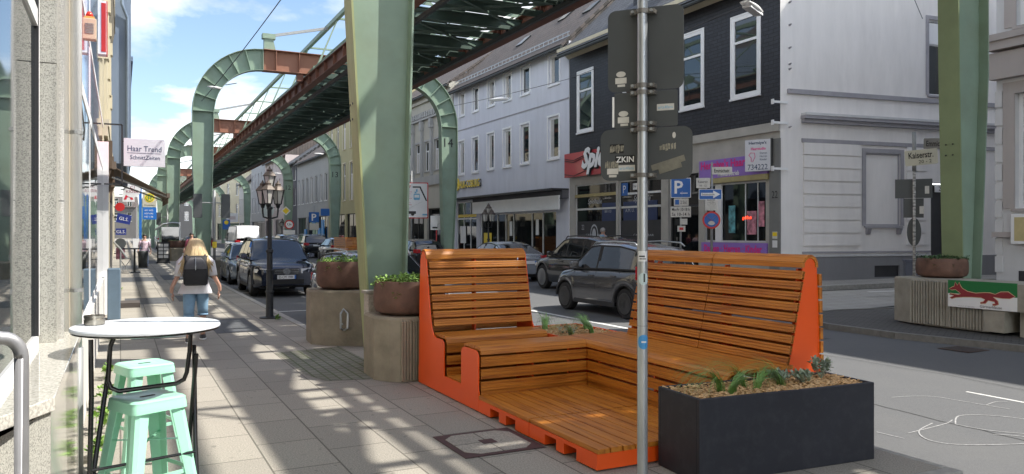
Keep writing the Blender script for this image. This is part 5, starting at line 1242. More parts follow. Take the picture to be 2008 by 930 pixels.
tb_ = thing('sun_blocker', 'tall plain apartment block behind the corner house on the right, outside the picture', 'building', (32, 11.4, .1), -R(90)); MB().box(0, 13, 0, 10, 0, 28).build('wall', 'pl_white', tb_)  # added out of view: blocks sun from the side wall, white to bounce light
# more street line further left of the frame / behind, for reflections and shade
house('plain grey town house behind the viewpoint on the right', 18, -60, -25.2, .1, 13, 4, 'pl_grey', rows=((4.6, 7, 9, 1.2), (8.2, 10.6, 9, 1.2)))
# ---------- left side ----------------------------------------------------------
L3 = thing('town_house', 'cream ornate house with carved balconies, beyond the pink-panelled shop', 'building', (-.31, 18.42, 0), R(90), 'town houses lining the street')
L3.scale = (1, .45, 1)
W3 = 9.0
hh = [(.8, 1.9, 4.6, 6.8), (3.3, 4.4, 4.6, 6.8), (5.8, 6.9, 4.6, 6.8), (.8, 1.9, 8.4, 10.6), (3.3, 4.4, 8.4, 10.6), (5.8, 6.9, 8.4, 10.6), (.5, 3.6, .6, 3.0), (4.6, 8, .6, 3.0)]
m = MB(); wall_holes(m, 0, W3, 0, 13, hh); m.build('wall', 'pl_cream', L3); shell(L3, W3, 9, 0, 13, 'pl_cream')
for h in hh: window(L3, *h, style='T', rec=.16, sill='pl_cream', surround='pl_cream', sw=.18)
m = MB(); m.prism([(-.32, 7.95), (-.003, 7.95), (-.003, 7.4), (-.1, 7.4)], 'x', .2, W3); m.box(.2, W3, -.36, -.003, 7.96, 8.12); m.build('balcony_slab', M('weathered_stone', (.16, .14, .10), .9, 0, .4, 3, bump=.5), L3)
m = MB()
for i in range(26): x = .25 + i * .33; m.lathe([(.05, 0), (.03, .1), (.06, .3), (.03, .55), (.05, .7)], (x, -.3, 8.12), 8)
m.box(.2, W3, -.36, -.24, 8.82, 8.92); m.build('balustrade', 'pl_cream', L3)
m = MB(); m.box(0, W3, -.16, -.003, 3.75, 3.95); m.box(0, W3, -.22, -.003, 3.951, 4.1)
for x in (.2, 2.6, 5.1, 7.6): m.box(x, x + .3, -.14, -.003, 4.1, 7.3); m.box(x - .05, x + .35, -.2, -.003, 5.4, 5.8); m.box(x - .04, x + .34, -.22, -.003, 7.0, 7.35)
m.build('pilasters', 'pl_cream', L3)
M('weathered_brown', (.10, .07, .05), .8, 0, .3, 4)
for x in (.5, 4.4, 8.3): m = MB(); m.box(x, x + .35, -.34, -.003, 3.1, 3.7); m.prism([(-.30, 3.1), (-.003, 3.1), (-.003, 2.6)], 'x', x + .05, x + .3); m.build('console', 'weathered_brown', L3)
house('blue-grey rendered building with an upper storey jutting over the pavement on the left', -.35, 27.45, 42, 0, 13.5, 3, pal('pl_stone_dark', (.16, .15, .14)), side='L', rows=(), gf=[(.5, 3.5, .3, 3.0, '3'), (5, 9, .3, 3.0, '3')], D=9)
oj = thing('oriel', 'blue-grey projecting oriel of the rendered building, seen edge-on against the sky', 'oriel', (0, 27.45, 0))
BOX('oriel_wall', 'pl_blue', oj, -.36, .30, .05, 14, 3.9, 13.6)
m = MB(); m.tube([(.2, -.02, 3.5), (.2, -.02, 8.5), (.05, -.1, 8.9), (.02, -.1, 9.8)], .05, 8); m.build('downpipe', M('zinc_blue', (.16, .21, .28), .5, .3), oj)
m = MB(); m.box(.30, .36, .2, 14, 7.2, 7.35); m.box(.30, .36, .2, 14, 10.4, 10.55); m.build('band', 'zinc_blue', oj)
for i, (a, b, e, c, lb) in enumerate([(42.1, 56, 10, 'pl_stone_dark', 'grey house above the pharmacy on the left side'), (56.1, 74, 12, 'pl_cream', 'cream house past the bus stop on the left side'), (74.1, 95, 11, 'pl_blue', 'blue house far along the left side'), (95.1, 120, 12, 'pl_grey', 'grey house far along the left side'), (120.1, 160, 12, 'pl_beige', 'beige terrace at the far left end')]):
    house(lb, -.45 - (0 if i < 2 else .6), a, b, 0, e, 3, c, side='L', rows=((4.6, 6.8, 5, 1.1), (7.9, 9.6, 5, 1.1)), gf=[(.5, (b - a) / 2 - .5, .3, 3, '3'), ((b - a) / 2 + .5, b - a - .5, .3, 3, '3')], D=9)
# distant wooded hill behind the roofs
bm_ = MB(); vs = []
random.seed(3)
for i in range(41):
    x = -500 + i * 30; h = 16 + 7 * math.sin(i * .5) + 5 * math.sin(i * 1.3 + 1)
    vs.append([(x, 560, -1), (x, 600, h * .7), (x, 660, h), (x, 760, h * .6), (x, 900, -1)])
bm_.loft(vs, cap=False, closed=False)
fin(bm_.build('hills', M('hill_green', (.10, .15, .11), .95, 0, .4, .05), smooth=True), kind='structure')
# ================================================================== cars
M('tyre', (.018, .018, .018), .8); M('rim_silver', (.45, .46, .48), .3, .9, .05, 3); M('rim_dark', (.12, .12, .125), .3, .8, .1, 3)
M('car_plastic', (.022, .022, .024), .6); M('lamp_clear', (.80, .82, .85), .15, .15, .3, 14, coat=.5); M('lamp_redglass', (.42, .01, .015), .15, 0, .2, 10, coat=.6)
def carpaint(name, col, metal=.5): return M(name, col, .22, metal, .03, 2, coat=1)
carpaint('paint_darkblue', (.018, .024, .045)); carpaint('paint_black', (.008, .008, .010), .2); carpaint('paint_grey', (.085, .085, .092)); carpaint('paint_silver', (.38, .41, .45), .7); carpaint('paint_white', (.70, .71, .72), 0); carpaint('paint_red', (.42, .02, .02), .1); carpaint('paint_bluegrey', (.30, .36, .44), .6); carpaint('paint_darkgrey', (.045, .047, .052))
def interp(pts, x):
    if x <= pts[0][0]: return pts[0][1]
    for (a, b), (c, d) in zip(pts, pts[1:]):
        if x <= c:
            f = (x - a) / (c - a) if c > a else 0; return b + (d - b) * f
    return pts[-1][1]
def sm(pts, x, e=.05):
    return (interp(pts, x - e) + interp(pts, x) * 2 + interp(pts, x + e)) / 4
def car(label, loc, rz, spec, paint, group='cars along the street', name='parked_car', rim='rim_silver', plate_text='', detail=1):
    """x forward, y left; ground at z=0"""
    L_, W_ = spec['L'], spec['W']; hw = W_ / 2
    t = thing(name, label, 'car' if name != 'van' else 'van', loc, rz, group)
    fx, rx, wr = spec['fx'], spec['rx'], spec['wr']      # wheel x positions, radius
    lower = spec['lower']; cabin = spec['cabin']; gc = spec.get('gc', .20)
    x0, x1 = -L_ / 2, L_ / 2; ar = wr + .055
    planx = [(x0, .80), (x0 + .10, .90), (x0 + .45, .97), (x0 + .9, 1), (x1 - 1.1, 1), (x1 - .5, .955), (x1 - .18, .86), (x1, .70)] if not spec.get('boxy') else [(x0, .90), (x0 + .08, .96), (x0 + .4, 1), (x1 - .9, 1), (x1 - .35, .94), (x1, .74)]
    xs = []; x = x0
    N = 64 if detail else 40
    for i in range(N + 1):
        f = i / N; xs.append(x0 + L_ * f)
    xs = sorted(set([round(v, 4) for v in xs + [x0 + .015, x1 - .015]]))
    rings = []
    for x in xs:
        zb = gc
        if x > x1 - .5: zb = gc + .0 + (x - (x1 - .5)) * .12
        if x < x0 + .4: zb = gc + ((x0 + .4) - x) * .25
        for wx in (fx, rx):
            if abs(x - wx) < ar: zb = max(zb, wr + math.sqrt(max(0, ar * ar - (x - wx) ** 2)) * 1.0)
        w = hw * sm(planx, x, .08); zt = sm(lower, x, .05); 
        nose = 0
        if x > x1 - .10 or x < x0 + .08:
            e = (x - (x1 - .10)) / .10 if x > 0 else ((x0 + .08) - x) / .08
            nose = min(1, max(0, e))
        zt -= .06 * nose * nose; zb += .03 * nose
        bl = zt - .06; mid = zb + (bl - zb) * .45
        arch = any(abs(x - wx) < ar + .02 for wx in (fx, rx))
        flare = .012 if arch else 0
        prof = [(w * .955 + flare, zb), (w * .985 + flare, zb + (mid - zb) * .3), (w + flare * .5, mid), (w * .992, mid + (bl - mid) * .5), (w * .965, bl - .03), (w * .93, bl + .02), (w * .86, zt - .012), (w * .62, zt + .012), (w * .3, zt + .026), (0, zt + .03)]
        rings.append([(x, y, z) for y, z in prof] + [(x, -y, z) for y, z in prof[-2::-1]])
    m = MB(); m.loft(rings, cap=False, closed=False)
    n = len(rings[0])
    for rg in (rings[0], rings[-1]): m.add(rg, [tuple(range(n))])
    body = m.build('body', paint, t, smooth=True, auto=True)
    # underbody and wheel housings
    m = MB(); m.box(x0 + .15, x1 - .15, -hw * .8, hw * .8, gc + .02, gc + .10)
    m.box(fx - ar, fx + ar, -hw * .82, hw * .82, gc, wr + ar - .02); m.box(rx - ar, rx + ar, -hw * .82, hw * .82, gc, wr + ar - .02)
    m.build('underbody', 'blackmatte', t)
    # cabin
    c0, c1 = cabin[0][0], cabin[-1][0]; tumble = spec.get('tumble', .16)
    N2 = 44; cx = [c0 + (c1 - c0) * i / N2 for i in range(N2 + 1)]
    pil = spec['pillars']            # list of (x at belt, width, shift at roof)
    wsx, rwx = spec['ws'], spec['rw']  # x where windscreen ends (roof start) / where rear window begins
    parts = {k: MB() for k in ('roof', 'windscreen', 'rear_window', 'side_window', 'pillar', 'window_frame')}
    def ring(x):
        zt = sm(cabin, x, .03); zb = sm(lower, x, .05) - .01; zb = min(zb, zt)
        wb = hw * sm(planx, x, .08) * .925; hfull = spec['H'] - zb
        f = (zt - zb) / max(.01, hfull); wt = wb - tumble * f
        e = .05 * min(1, f * 2)
        p = [(wb, zb), (wb + (wt - wb) * .35, zb + (zt - zb - e) * .35), (wb + (wt - wb) * .75, zb + (zt - zb - e) * .75), (wt, zt - e), (wt - .06, zt - e * .25), (wt * .55, zt + .012), (0, zt + .022)]
        return [(x, y, z) for y, z in p] + [(x, -y, z) for y, z in p[-2::-1]]
    R_ = [ring(x) for x in cx]
    for i in range(N2):
        xm = (cx[i] + cx[i + 1]) / 2; a, b = R_[i], R_[i + 1]; n = len(a)
        for k in range(n - 1):
            kk = min(k, n - 2 - k)
            if kk <= 2:
                hgt = (kk + .5) / 3
                key = 'side_window'
                for px, pw, ps in pil:
                    if abs(xm - (px + ps * hgt)) < pw / 2: key = 'pillar' if pw > .12 else 'window_frame'
                if kk == 2 and key == 'side_window' and False: key = 'window_frame'
            elif kk == 3: key = 'roof'
            else:
                key = 'windscreen' if xm > wsx else 'rear_window' if xm < rwx else 'roof'
            parts[key].add([a[k], a[k + 1], b[k + 1], b[k]], [(0, 1, 2, 3)])
    for k, mm in parts.items():
        if mm.v:
            o = mm.build(k, paint if k in ('roof', 'pillar') else 'blackmatte' if k == 'window_frame' else 'carglass', t, smooth=True, auto=True, fixn=True)
            me = o.data; bmm = bmesh.new(); bmm.from_mesh(me); bmesh.ops.remove_doubles(bmm, verts=bmm.verts, dist=.0005); bmesh.ops.recalc_face_normals(bmm, faces=bmm.faces); bmm.to_mesh(me); bmm.free()
    m = MB()
    for s in (0, 1):
        for i in range(N2):
            for kk in (0, 3):
                k = kk if s == 0 else 12 - kk; a, b = R_[i][k], R_[i + 1][k]
                if R_[i][6][2] - R_[i][0][2] < .14 and kk == 3: continue
                sg = 1 if s == 0 else -1; m.bar((a[0], a[1] + sg * .004, a[2] + .01 * (1 if kk == 0 else -.6)), (b[0], b[1] + sg * .004, b[2] + .01 * (1 if kk == 0 else -.6)), .012, .034)
    m.build('window_trim', 'blackmatte', t)
    # cladding strips (sills, arches)
    if spec.get('clad', 1):
        m = MB()
        for s in (-1, 1): BOX('sill_cladding', 'car_plastic', t, rx + ar, fx - ar, min(s * hw * .97, s * hw * .985), max(s * hw * .97, s * hw * .985), gc, gc + .10)
        for wx in (fx, rx):
            for s in (-1, 1):
                m = MB()
                for k in range(12):
                    a_, b_ = R(180 * k / 12), R(180 * (k + 1) / 12)
                    wloc = hw * sm(planx, wx, .08)
                    y_ = s * (wloc * .985 + .006); yo = s * (wloc * .90)
                    r1, r2 = ar - .005, ar + .035
                    q = [(wx + r1 * math.cos(a_), wr + r1 * math.sin(a_)), (wx + r1 * math.cos(b_), wr + r1 * math.sin(b_)), (wx + r2 * math.cos(b_), wr + r2 * math.sin(b_)), (wx + r2 * math.cos(a_), wr + r2 * math.sin(a_))]
                    m.prism([(p[0], p[1]) for p in q], 'y', yo, y_ + s * .012)
                m.build('arch_cladding', 'car_plastic', t)
    # wheels
    for wx in (fx, rx):
        for s in (-1, 1):
            yw = s * (hw * .975 - .11)
            m = MB(); prof = [(wr * .66, -.10), (wr * .93, -.105), (wr, -.08), (wr, .08), (wr * .93, .105), (wr * .66, .10)]
            Mx = T(wx, yw, wr, rx=R(90)); m.lathe(prof, n=28, m=Mx); wh = m.build('wheel', 'tyre', t, smooth=True, auto=True)
            r_ = MB(); yo = s * .10
            r_.lathe([(wr * .70, -.02), (wr * .70, .02), (wr * .62, .02), (wr * .62, -.02)], n=24, m=T(wx, yw + yo, wr, rx=R(90)))
            for k in range(spec.get('spokes', 5)):
                for d in (-.13, .13) if spec.get('dbl', 1) else (0,):
                    a = 2 * PI * k / spec.get('spokes', 5) + .3 + d
                    r_.bar((wx + .05 * math.cos(a), yw + yo + s * .008, wr + .05 * math.sin(a)), (wx + wr * .65 * math.cos(a + d * .6), yw + yo, wr + wr * .65 * math.sin(a + d * .6)), .02, .035, up=(0, 1, 0))
            r_.lathe([(.0, -.02), (.06, -.02), (.06, .02), (0, .02)], n=14, m=T(wx, yw + yo, wr, rx=R(90)))
            r_.build('rim', rim, wh)
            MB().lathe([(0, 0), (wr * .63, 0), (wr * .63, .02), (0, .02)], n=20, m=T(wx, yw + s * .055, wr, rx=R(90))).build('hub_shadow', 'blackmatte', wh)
    # mirrors
    mxx = spec['mirror']; zb = sm(lower, mxx, .05)
    for s in (-1, 1):
        m = MB(); y = s * (hw * .95); m.loft([[(mxx + dx, y + s * yy, zb + .03 + zz) for yy, zz in rrect(.02, .21, .0, .13, .04, 3)] for dx in (-.06, .05)]); m.box(mxx - .02, mxx + .02, min(y - s * .05, y + s * .06), max(y - s * .05, y + s * .06), zb + .01, zb + .05)
        m.build('mirror', paint if spec.get('mirror_body', 1) else 'car_plastic', t, bevel=.01)
    # door seams and handles
    m = MB()
    for s in (-1, 1):
        for dx in spec['doors']:
            zt = sm(lower, dx, .05); w = hw * sm(planx, dx, .08)
            m.bar((dx, s * w * .96, gc + .12), (dx, s * (w + .003), (gc + zt) / 2), .008, .006, up=(1, 0, 0)); m.bar((dx, s * (w + .003), (gc + zt) / 2), (dx, s * w * .955, zt - .05), .008, .006, up=(1, 0, 0))
        for dx in spec['handles']:
            zt = sm(lower, dx, .05); w = hw * sm(planx, dx, .08)
            BOX('door_handle', paint, t, dx - .09, dx + .09, min(s * w * .975, s * (w * .975 + .03)), max(s * w * .975, s * (w * .975 + .03)), zt - .16, zt - .13, .005)
    m.build('door_seam', 'blackmatte', t)
    # front
    zf = spec.get('zf', .72); wf = hw * .70
    g = MB(); g.box(x1 - .06, x1 + .012, -wf * .55, wf * .55, zf - .14, zf + .03); go = g.build('grille', 'car_plastic', t)
    if spec.get('star'):
        m = MB()
        for z in (zf - .10, zf - .055, zf - .01): m.box(x1 + .012, x1 + .022, -wf * .53, wf * .53, z - .008, z + .008)
        m.build('grille_bar', 'chrome', go); st = MB(); st.lathe([(.085, -.01), (.098, -.01), (.098, .01), (.085, .01)], n=24, m=T(x1 + .03, 0, zf - .055, ry=R(90)))
        for k in range(3): a = PI / 2 + 2 * PI * k / 3; st.bar((x1 + .03, 0, zf - .055), (x1 + .03, .09 * math.cos(a), zf - .055 + .09 * math.sin(a)), .02, .015, up=(1, 0, 0))
        st.build('emblem', 'chrome', go)
    lowg = MB(); lowg.box(x1 - .08, x1 + .008, -wf * .75, wf * .75, zf - .42, zf - .28); lowg.build('lower_intake', 'blackmatte', t)
    pxx = interp(planx, x1 - .33)
    for s in (-1, 1):
        m = MB(); pts = []
        for (xx, yy, zz) in ((x1 - .02, wf * .62, zf + .02), (x1 - .02, wf * .62, zf - .11), (x1 - .10, wf * .99, zf - .12), (x1 - .33, hw * pxx * .995, zf - .07), (x1 - .36, hw * pxx * .985, zf + .02), (x1 - .12, wf * 1.02, zf + .04)): pts.append((xx + .035, s * (yy + .012), zz))
        m.add(pts + [(p[0] - .08, p[1] * .93, p[2]) for p in pts], [(0, 1, 2, 5), (5, 2, 3, 4), (6, 7, 8, 11), (11, 8, 9, 10)] + [(i, (i + 1) % 6, (i + 1) % 6 + 6, i + 6) for i in range(6)])
        m.build('headlight', 'lamp_clear', t)
        m = MB(); m.lathe([(0, 0), (.045, 0), (.045, .03), (0, .03)], n=14, m=T(x1 - .06, s * wf * .86, zf - .33, ry=R(90))); m.build('fog_light', 'lamp_clear', t)
        # tail lamps
        zr_ = spec.get('zr', zf + .1); m = MB(); y0_, y1_ = (hw * .60, hw * (.885 if spec.get('boxy') else .80))
        tl = [(x0 - .006, hw * .58)] + [(x0 - .006 + dx, hw * interp(planx, x0 + dx) * .972 + .010) for dx in (.0, .06, .12, .2, .26)] + [(x0 + .26, hw * .58)]
        m.prism([(p[0], s * p[1]) for p in tl], 'z', zr_ - spec.get('tlh', .09), zr_ + spec.get('tlh', .09)); m.build('tail_light', 'lamp_redglass', t, bevel=.01)
        if spec.get('tl_white'): MB().prism([(x0 - .010, s * hw * .7)] + [(x0 - .010 + dx, s * (hw * interp(planx, x0 + dx) * .972 + .014)) for dx in (.0, .06, .12, .18)] + [(x0 + .18, s * hw * .7)], 'z', zr_ - .04, zr_ + .03).build('indicator_lens', 'lamp_clear', t)
    # plates
    for xx, zz, sg in ((x1 + .02, zf - .21, 1), (x0 - .02, spec.get('zp', zf + .02), -1)):
        pb = BOX('number_plate', 'white_paint', t, xx - .008, xx + .008, -.26, .26, zz - .055, zz + .055)
        MB().box(xx + sg * .009 - .001, xx + sg * .009 + .001, .215 if sg > 0 else -.26, .26 if sg > 0 else -.215, zz - .054, zz + .054).build('plate_band', 'sign_blue', pb)
        if plate_text: text('plate_text', plate_text, 'black', pb, T(xx + sg * .009, -.02 * sg, zz, rz=R(90) * sg), w=.40, h=.075, ext=.003)
    if spec.get('rails'):
        for s in (-1, 1):
            m = MB(); a, b = spec['rails']; zt = spec['H']; w = hw * .925 - tumble + .0
            m.tube([(a, s * w, zt - .06), (a + .12, s * w, zt + .015), ((a + b) / 2, s * w, zt + .045), (b - .12, s * w, zt + .015), (b, s * w, zt - .07)], .017, 8)
            m.build('roof_rail', 'galv' if spec.get('rail_silver', 1) else 'car_plastic', t, smooth=True)
    return t
SUV = dict(L=4.53, W=1.84, H=1.66, fx=1.42, rx=-1.34, wr=.36, gc=.25, lower=[(-2.27, .95), (-2.0, 1.08), (.7, 1.06), (.95, 1.06), (1.6, 1.0), (2.05, .93), (2.27, .78)],
           cabin=[(-2.18, 1.06), (-2.0, 1.35), (-1.80, 1.60), (-1.0, 1.66), (0, 1.66), (.35, 1.61), (1.15, 1.04)], ws=.36, rw=-1.88, pillars=[(1.0, .18, -.55), (.02, .09, -.05), (-.95, .09, 0), (-1.72, .28, .1), (-2.1, .25, .12)], mirror=.75, doors=(.95, .0, -.98), handles=(.2, -.75), zf=.79, rails=(-1.7, .3), boxy=1, tumble=.17, star=1, zr=1.0, zp=.9)
car('dark blue SUV facing the viewer, parked at the left kerb behind the black lamp post', (4.28, 24.95, RZ), -R(91), SUV, 'paint_darkblue', plate_text='ES·CM 1984')
HATCH = dict(L=4.1, W=1.74, H=1.47, fx=1.28, rx=-1.27, wr=.31, gc=.18, lower=[(-2.05, .85), (-1.8, .98), (.5, .96), (.85, .94), (1.5, .84), (1.9, .74), (2.05, .62)],
             cabin=[(-1.98, .92), (-1.75, 1.2), (-1.45, 1.40), (-.8, 1.465), (0, 1.47), (.3, 1.43), (1.15, .90)], ws=.35, rw=-1.45, pillars=[(1.0, .16, -.6), (0, .08, -.08), (-.95, .09, .0), (-1.6, .30, .22)], mirror=.72, doors=(.85, -.05, -1.0), handles=(.1, -.85), zf=.62, clad=0, zr=.92, zp=.75, tumble=.2)
SEDAN = dict(L=4.7, W=1.81, H=1.44, fx=1.42, rx=-1.38, wr=.32, gc=.17, lower=[(-2.35, .88), (-2.1, 1.0), (-1.6, 1.01), (.6, .95), (.95, .94), (1.7, .86), (2.15, .76), (2.35, .62)],
             cabin=[(-1.95, .98), (-1.1, 1.36), (-.6, 1.435), (-.1, 1.44), (.3, 1.40), (1.2, .92)], ws=.32, rw=-1.0, pillars=[(1.05, .16, -.65), (-.02, .08, -.08), (-.98, .09, .05), (-1.5, .22, .45)], mirror=.75, doors=(.95, .0, -1.0), handles=(.15, -.8), zf=.62, clad=0, zr=.88, zp=.72, tumble=.2)
ESTATE = dict(SEDAN); ESTATE.update(cabin=[(-2.25, 1.0), (-2.0, 1.25), (-1.75, 1.40), (-.9, 1.46), (-.1, 1.47), (.3, 1.42), (1.2, .92)], rw=-1.8, rails=(-1.8, .3), pillars=[(1.05, .16, -.65), (-.02, .08, -.08), (-.98, .09, 0), (-1.9, .25, .1)], H=1.47)
IGNIS = dict(L=3.70, W=1.66, H=1.59, fx=1.20, rx=-1.235, wr=.325, gc=.22, lower=[(-1.85, .92), (-1.6, 1.04), (-.6, 1.03), (.5, 1.0), (.85, .99), (1.4, .93), (1.75, .84), (1.85, .70)],
             cabin=[(-1.78, 1.02), (-1.62, 1.28), (-1.42, 1.50), (-.8, 1.58), (0, 1.59), (.3, 1.55), (1.0, .98)], ws=.33, rw=-1.47, pillars=[(.86, .14, -.52), (-.10, .10, -.06), (-1.28, .55, .22)], mirror=.62, doors=(.78, -.12, -1.02), handles=(.05, -.82), zf=.70, clad=1, zr=.98, zp=.80, tumble=.15, rails=(-1.45, .25), tlh=.14, tl_white=1, boxy=1)
car('dark grey small crossover with silver roof rails, driving away in the near lane', (10.28, 14.75, RZ + .02), R(90.5), IGNIS, 'paint_grey', name='driving_car', rim='rim_dark')
BSUV = dict(SUV); BSUV.update(L=4.75, W=1.9, H=1.66, fx=1.5, rx=-1.38, wr=.38, lower=[(-2.38, 1.0), (-2.1, 1.1), (.7, 1.05), (1.0, 1.04), (1.7, .98), (2.15, .9), (2.38, .72)], cabin=[(-2.25, 1.08), (-2.05, 1.35), (-1.85, 1.56), (-1.0, 1.65), (0, 1.66), (.35, 1.60), (1.25, 1.02)], star=0, rails=(-1.8, .3), rail_silver=0, clad=0, ws=.36, rw=-1.92)
car('large glossy black SUV parked in front of the casino windows', (12.95, 20.25, -.08), R(88), BSUV, 'paint_black', rim='rim_silver')
car('silver saloon with red tail light, parked ahead of the glossy black SUV', (13.1, 26.9, -.08), R(90), SEDAN, 'paint_silver')
car('silver grey estate car parked at the kerb behind the mossy concrete block', (4.60, 15.25, RZ), -R(90), ESTATE, 'paint_silver')
car('silver blue hatchback parked behind the dark blue SUV', (4.3, 30.6, RZ), -R(91), HATCH, 'paint_bluegrey')
car('black car parked before the beige ornate house, right of the near portal column', (13.1, 36.5, -.08), R(90), HATCH, 'paint_black', detail=0)
car('black hatchback with a light rear window, parked left of the second wooden parklet', (12.6, 50.5, -.08), R(90), HATCH, 'paint_black', detail=0)
car('black SUV seen from behind, in the row across the street', (12.3, 57.0, -.08), R(90), SUV, 'paint_black', detail=0)
car('dark grey SUV with open-looking rear quarter, farther along the row across the street', (11.6, 62.5, -.08), R(90), BSUV, 'paint_darkgrey', detail=0)
car('pale silver car at the end of the row across the street', (11.9, 71, -.08), R(90), HATCH, 'paint_silver', detail=0)
car('small red car crossing far down the street', (9.6, 106, RZ), R(60), HATCH, 'paint_red', detail=0)
car('dark grey car driving towards the viewer far down the street', (7.0, 92, RZ), -R(90), SEDAN, 'paint_darkgrey', detail=0)
car('white car parked far down on the left side of the street', (4.2, 82, RZ), -R(90), HATCH, 'paint_white', detail=0)
VAN = dict(L=5.5, W=2.02, H=2.42, fx=1.75, rx=-1.6, wr=.35, gc=.25, lower=[(-2.75, 1.20), (1.4, 1.22), (1.8, 1.2), (2.3, 1.1), (2.6, .98), (2.75, .8)], cabin=[(-2.74, 1.25), (-2.70, 2.2), (-2.6, 2.38), (-1, 2.42), (.8, 2.40), (1.15, 2.28), (2.05, 1.18)], ws=1.1, rw=-9, pillars=[(-1.0, 3.45, 0), (1.85, .2, -.6), (.75, .2, 0)], mirror=1.45, doors=(.7, 1.6), handles=(.9,), zf=.85, clad=0, zr=1.2, zp=.8, boxy=1, tumble=.10)
car('white delivery van seen from behind in the lane', (8.6, 64.5, RZ), R(92), VAN, 'paint_white', name='van', detail=0, group=None)
v2 = car('white and blue van far down at the left kerb, beside the portal columns', (4.6, 96, RZ), R(90), VAN, 'paint_white', name='van', detail=0, group=None)

# second wooden parklet far across the street
p2k = thing('street_bench', 'second wooden parklet far across the street, only its slatted back showing', 'bench', (11.3, 43.2, -.1))
m = MB()
for i in range(12): m.box(0, .04, 0, 2.6, .25 + i * .11, .34 + i * .11)
m.build('backrest', 'wood_y', p2k)
m = MB()
for i in range(12): m.box(.0, 1.2, -.04, 0, .25 + i * .11, .34 + i * .11)
m.build('backrest', 'wood_x', p2k); BOX('frame', 'orange', p2k, .04, 1.2, 0, 2.6, .0, .25)
BOX('seat', 'wood_y', p2k, .04, .9, 0, 2.6, .56, .60)
# ================================================================== street lamps
def lantern(root, c, s):
    x, y, z = c
    def poly(r, zz, n=6): return [(x + r * math.cos(2 * PI * k / n + .26), y + r * math.sin(2 * PI * k / n + .26), zz) for k in range(n)]
    m = MB(); m.loft([poly(.085 * s, z), poly(.15 * s, z + .33 * s)]); g = m.build('lantern', M('lantern_glass', (.50, .49, .45), .35, 0, .1, 5), root)
    f = MB()
    a, b = poly(.088 * s, z), poly(.155 * s, z + .33 * s)
    for p, q in zip(a, b): f.bar(p, q, .016 * s, .016 * s)
    for p, q in zip(a, a[1:] + a[:1]): f.bar(p, q, .02 * s, .02 * s)
    for p, q in zip(b, b[1:] + b[:1]): f.bar(p, q, .02 * s, .02 * s)
    f.build('lantern_frame', 'blackmatte', g)
    h = MB(); h.loft([poly(.19 * s, z + .33 * s), poly(.11 * s, z + .42 * s), poly(.075 * s, z + .45 * s), poly(.08 * s, z + .49 * s), poly(.03 * s, z + .53 * s), poly(.012 * s, z + .58 * s)]); h.build('lantern_hood', M('hood_brown', (.10, .08, .065), .5, .3, .2, 8), g)
def street_lamp(loc, label, heads, H=2.35, rz=0, s=1):
    t = thing('street_lamp', label, 'street lamp', loc, rz, 'old-style black street lamps')
    m = MB(); m.lathe([(.20, 0), (.20, .02), (.085, .03), (.075, .05), (.07, .5), (.085, .51), (.085, .54), (.065, .55), (.062, .92), (.078, .93), (.078, .96), (.058, .97), (.055, 1.3), (.075, 1.32), (.07, 1.36), (.045, 1.38), (.038, H), (.06, H + .02), (.06, H + .05), (.03, H + .07)], n=16)
    m.build('post', M('lamp_black', (.02, .022, .024), .5, .2, .2, 8), t, smooth=True, auto=True)
    b = MB()
    for k in range(heads):
        a = 2 * PI * k / heads + .2; c = Vector((math.cos(a) * .21 * s, math.sin(a) * .21 * s, H + .12))
        b.tube([(0, 0, H - .18), (c.x * .9, c.y * .9, H - .14), (c.x, c.y, H - .02), tuple(c)], .018, 8); b.lathe([(.03, -.08), (.05, -.02), (.06, 0)], tuple(c), 8)
    b.build('arm', 'lamp_black', t, smooth=True)
    for k in range(heads):
        a = 2 * PI * k / heads + .2; lantern(t, (math.cos(a) * .21 * s, math.sin(a) * .21 * s, H + .12), s)
    lantern(t, (0, 0, H + .42), s * .95)
    b = MB(); b.tube([(0, 0, H), (0, 0, H + .44)], .028, 8); b.build('stem', 'lamp_black', t)
    return t
street_lamp((2.66, 16.0, 0), 'black cast-iron street lamp with lantern cluster at the kerb before the dark blue SUV', 3, 2.16, s=.82)
street_lamp((15.2, 32.5, .06), 'black street lamp with lanterns across the street, in front of the lilac house', 4, 2.05)
street_lamp((14.9, 82, .05), 'small distant black street lamp in front of the blue shop panels', 3, 2.2)

# ================================================================== signs and small street furniture
def pole(t, h, r=.03, mat='galv_old', zb=0):
    return MB().tube([(0, 0, zb), (0, 0, h)], r, 10).build('pole', mat, t, smooth=True)
def panel(t, name, x0, x1, z0, z1, mat, r=.02, y=-.035, th=.006):
    return MB().prism(rrect(x0, x1, z0, z1, r, 4), 'y', y - th, y).build(name, mat, t)
def disc(t, name, c, r, mat, y, th=.006, n=28, sx=1):
    m = MB(); m.prism([(c[0] + r * sx * math.cos(2 * PI * k / n), c[1] + r * math.sin(2 * PI * k / n)) for k in range(n)], 'y', y - th, y); return m.build(name, mat, t)
FACE = -R(37)
ps = thing('parking_sign', 'blue parking sign with arrow and opening hours, in front of the dark shop door', 'parking sign', (15.55, 19.15, .06), FACE)
pole(ps, 3.35)
a = panel(ps, 'sign_plate', -.31, .31, 2.73, 3.35, 'white_paint'); MB().prism(rrect(-.29, .29, 2.75, 3.33, .03), 'y', -.044, -.041).build('sign_panel', 'sign_blue', a)
text('letter', 'P', 'white', a, T(-.06, -.0445, 3.06), h=.40, bold=.02)
m = MB(); m.box(-.02, .21, -.047, -.0441, 2.86, 2.885); m.bar((-.02, -.0455, 2.872), (.06, -.0455, 2.93), .003, .025, up=(0, 1, 0)); m.bar((-.02, -.0455, 2.872), (.06, -.0455, 2.815), .003, .025, up=(0, 1, 0)); m.build('arrow', 'white', a)
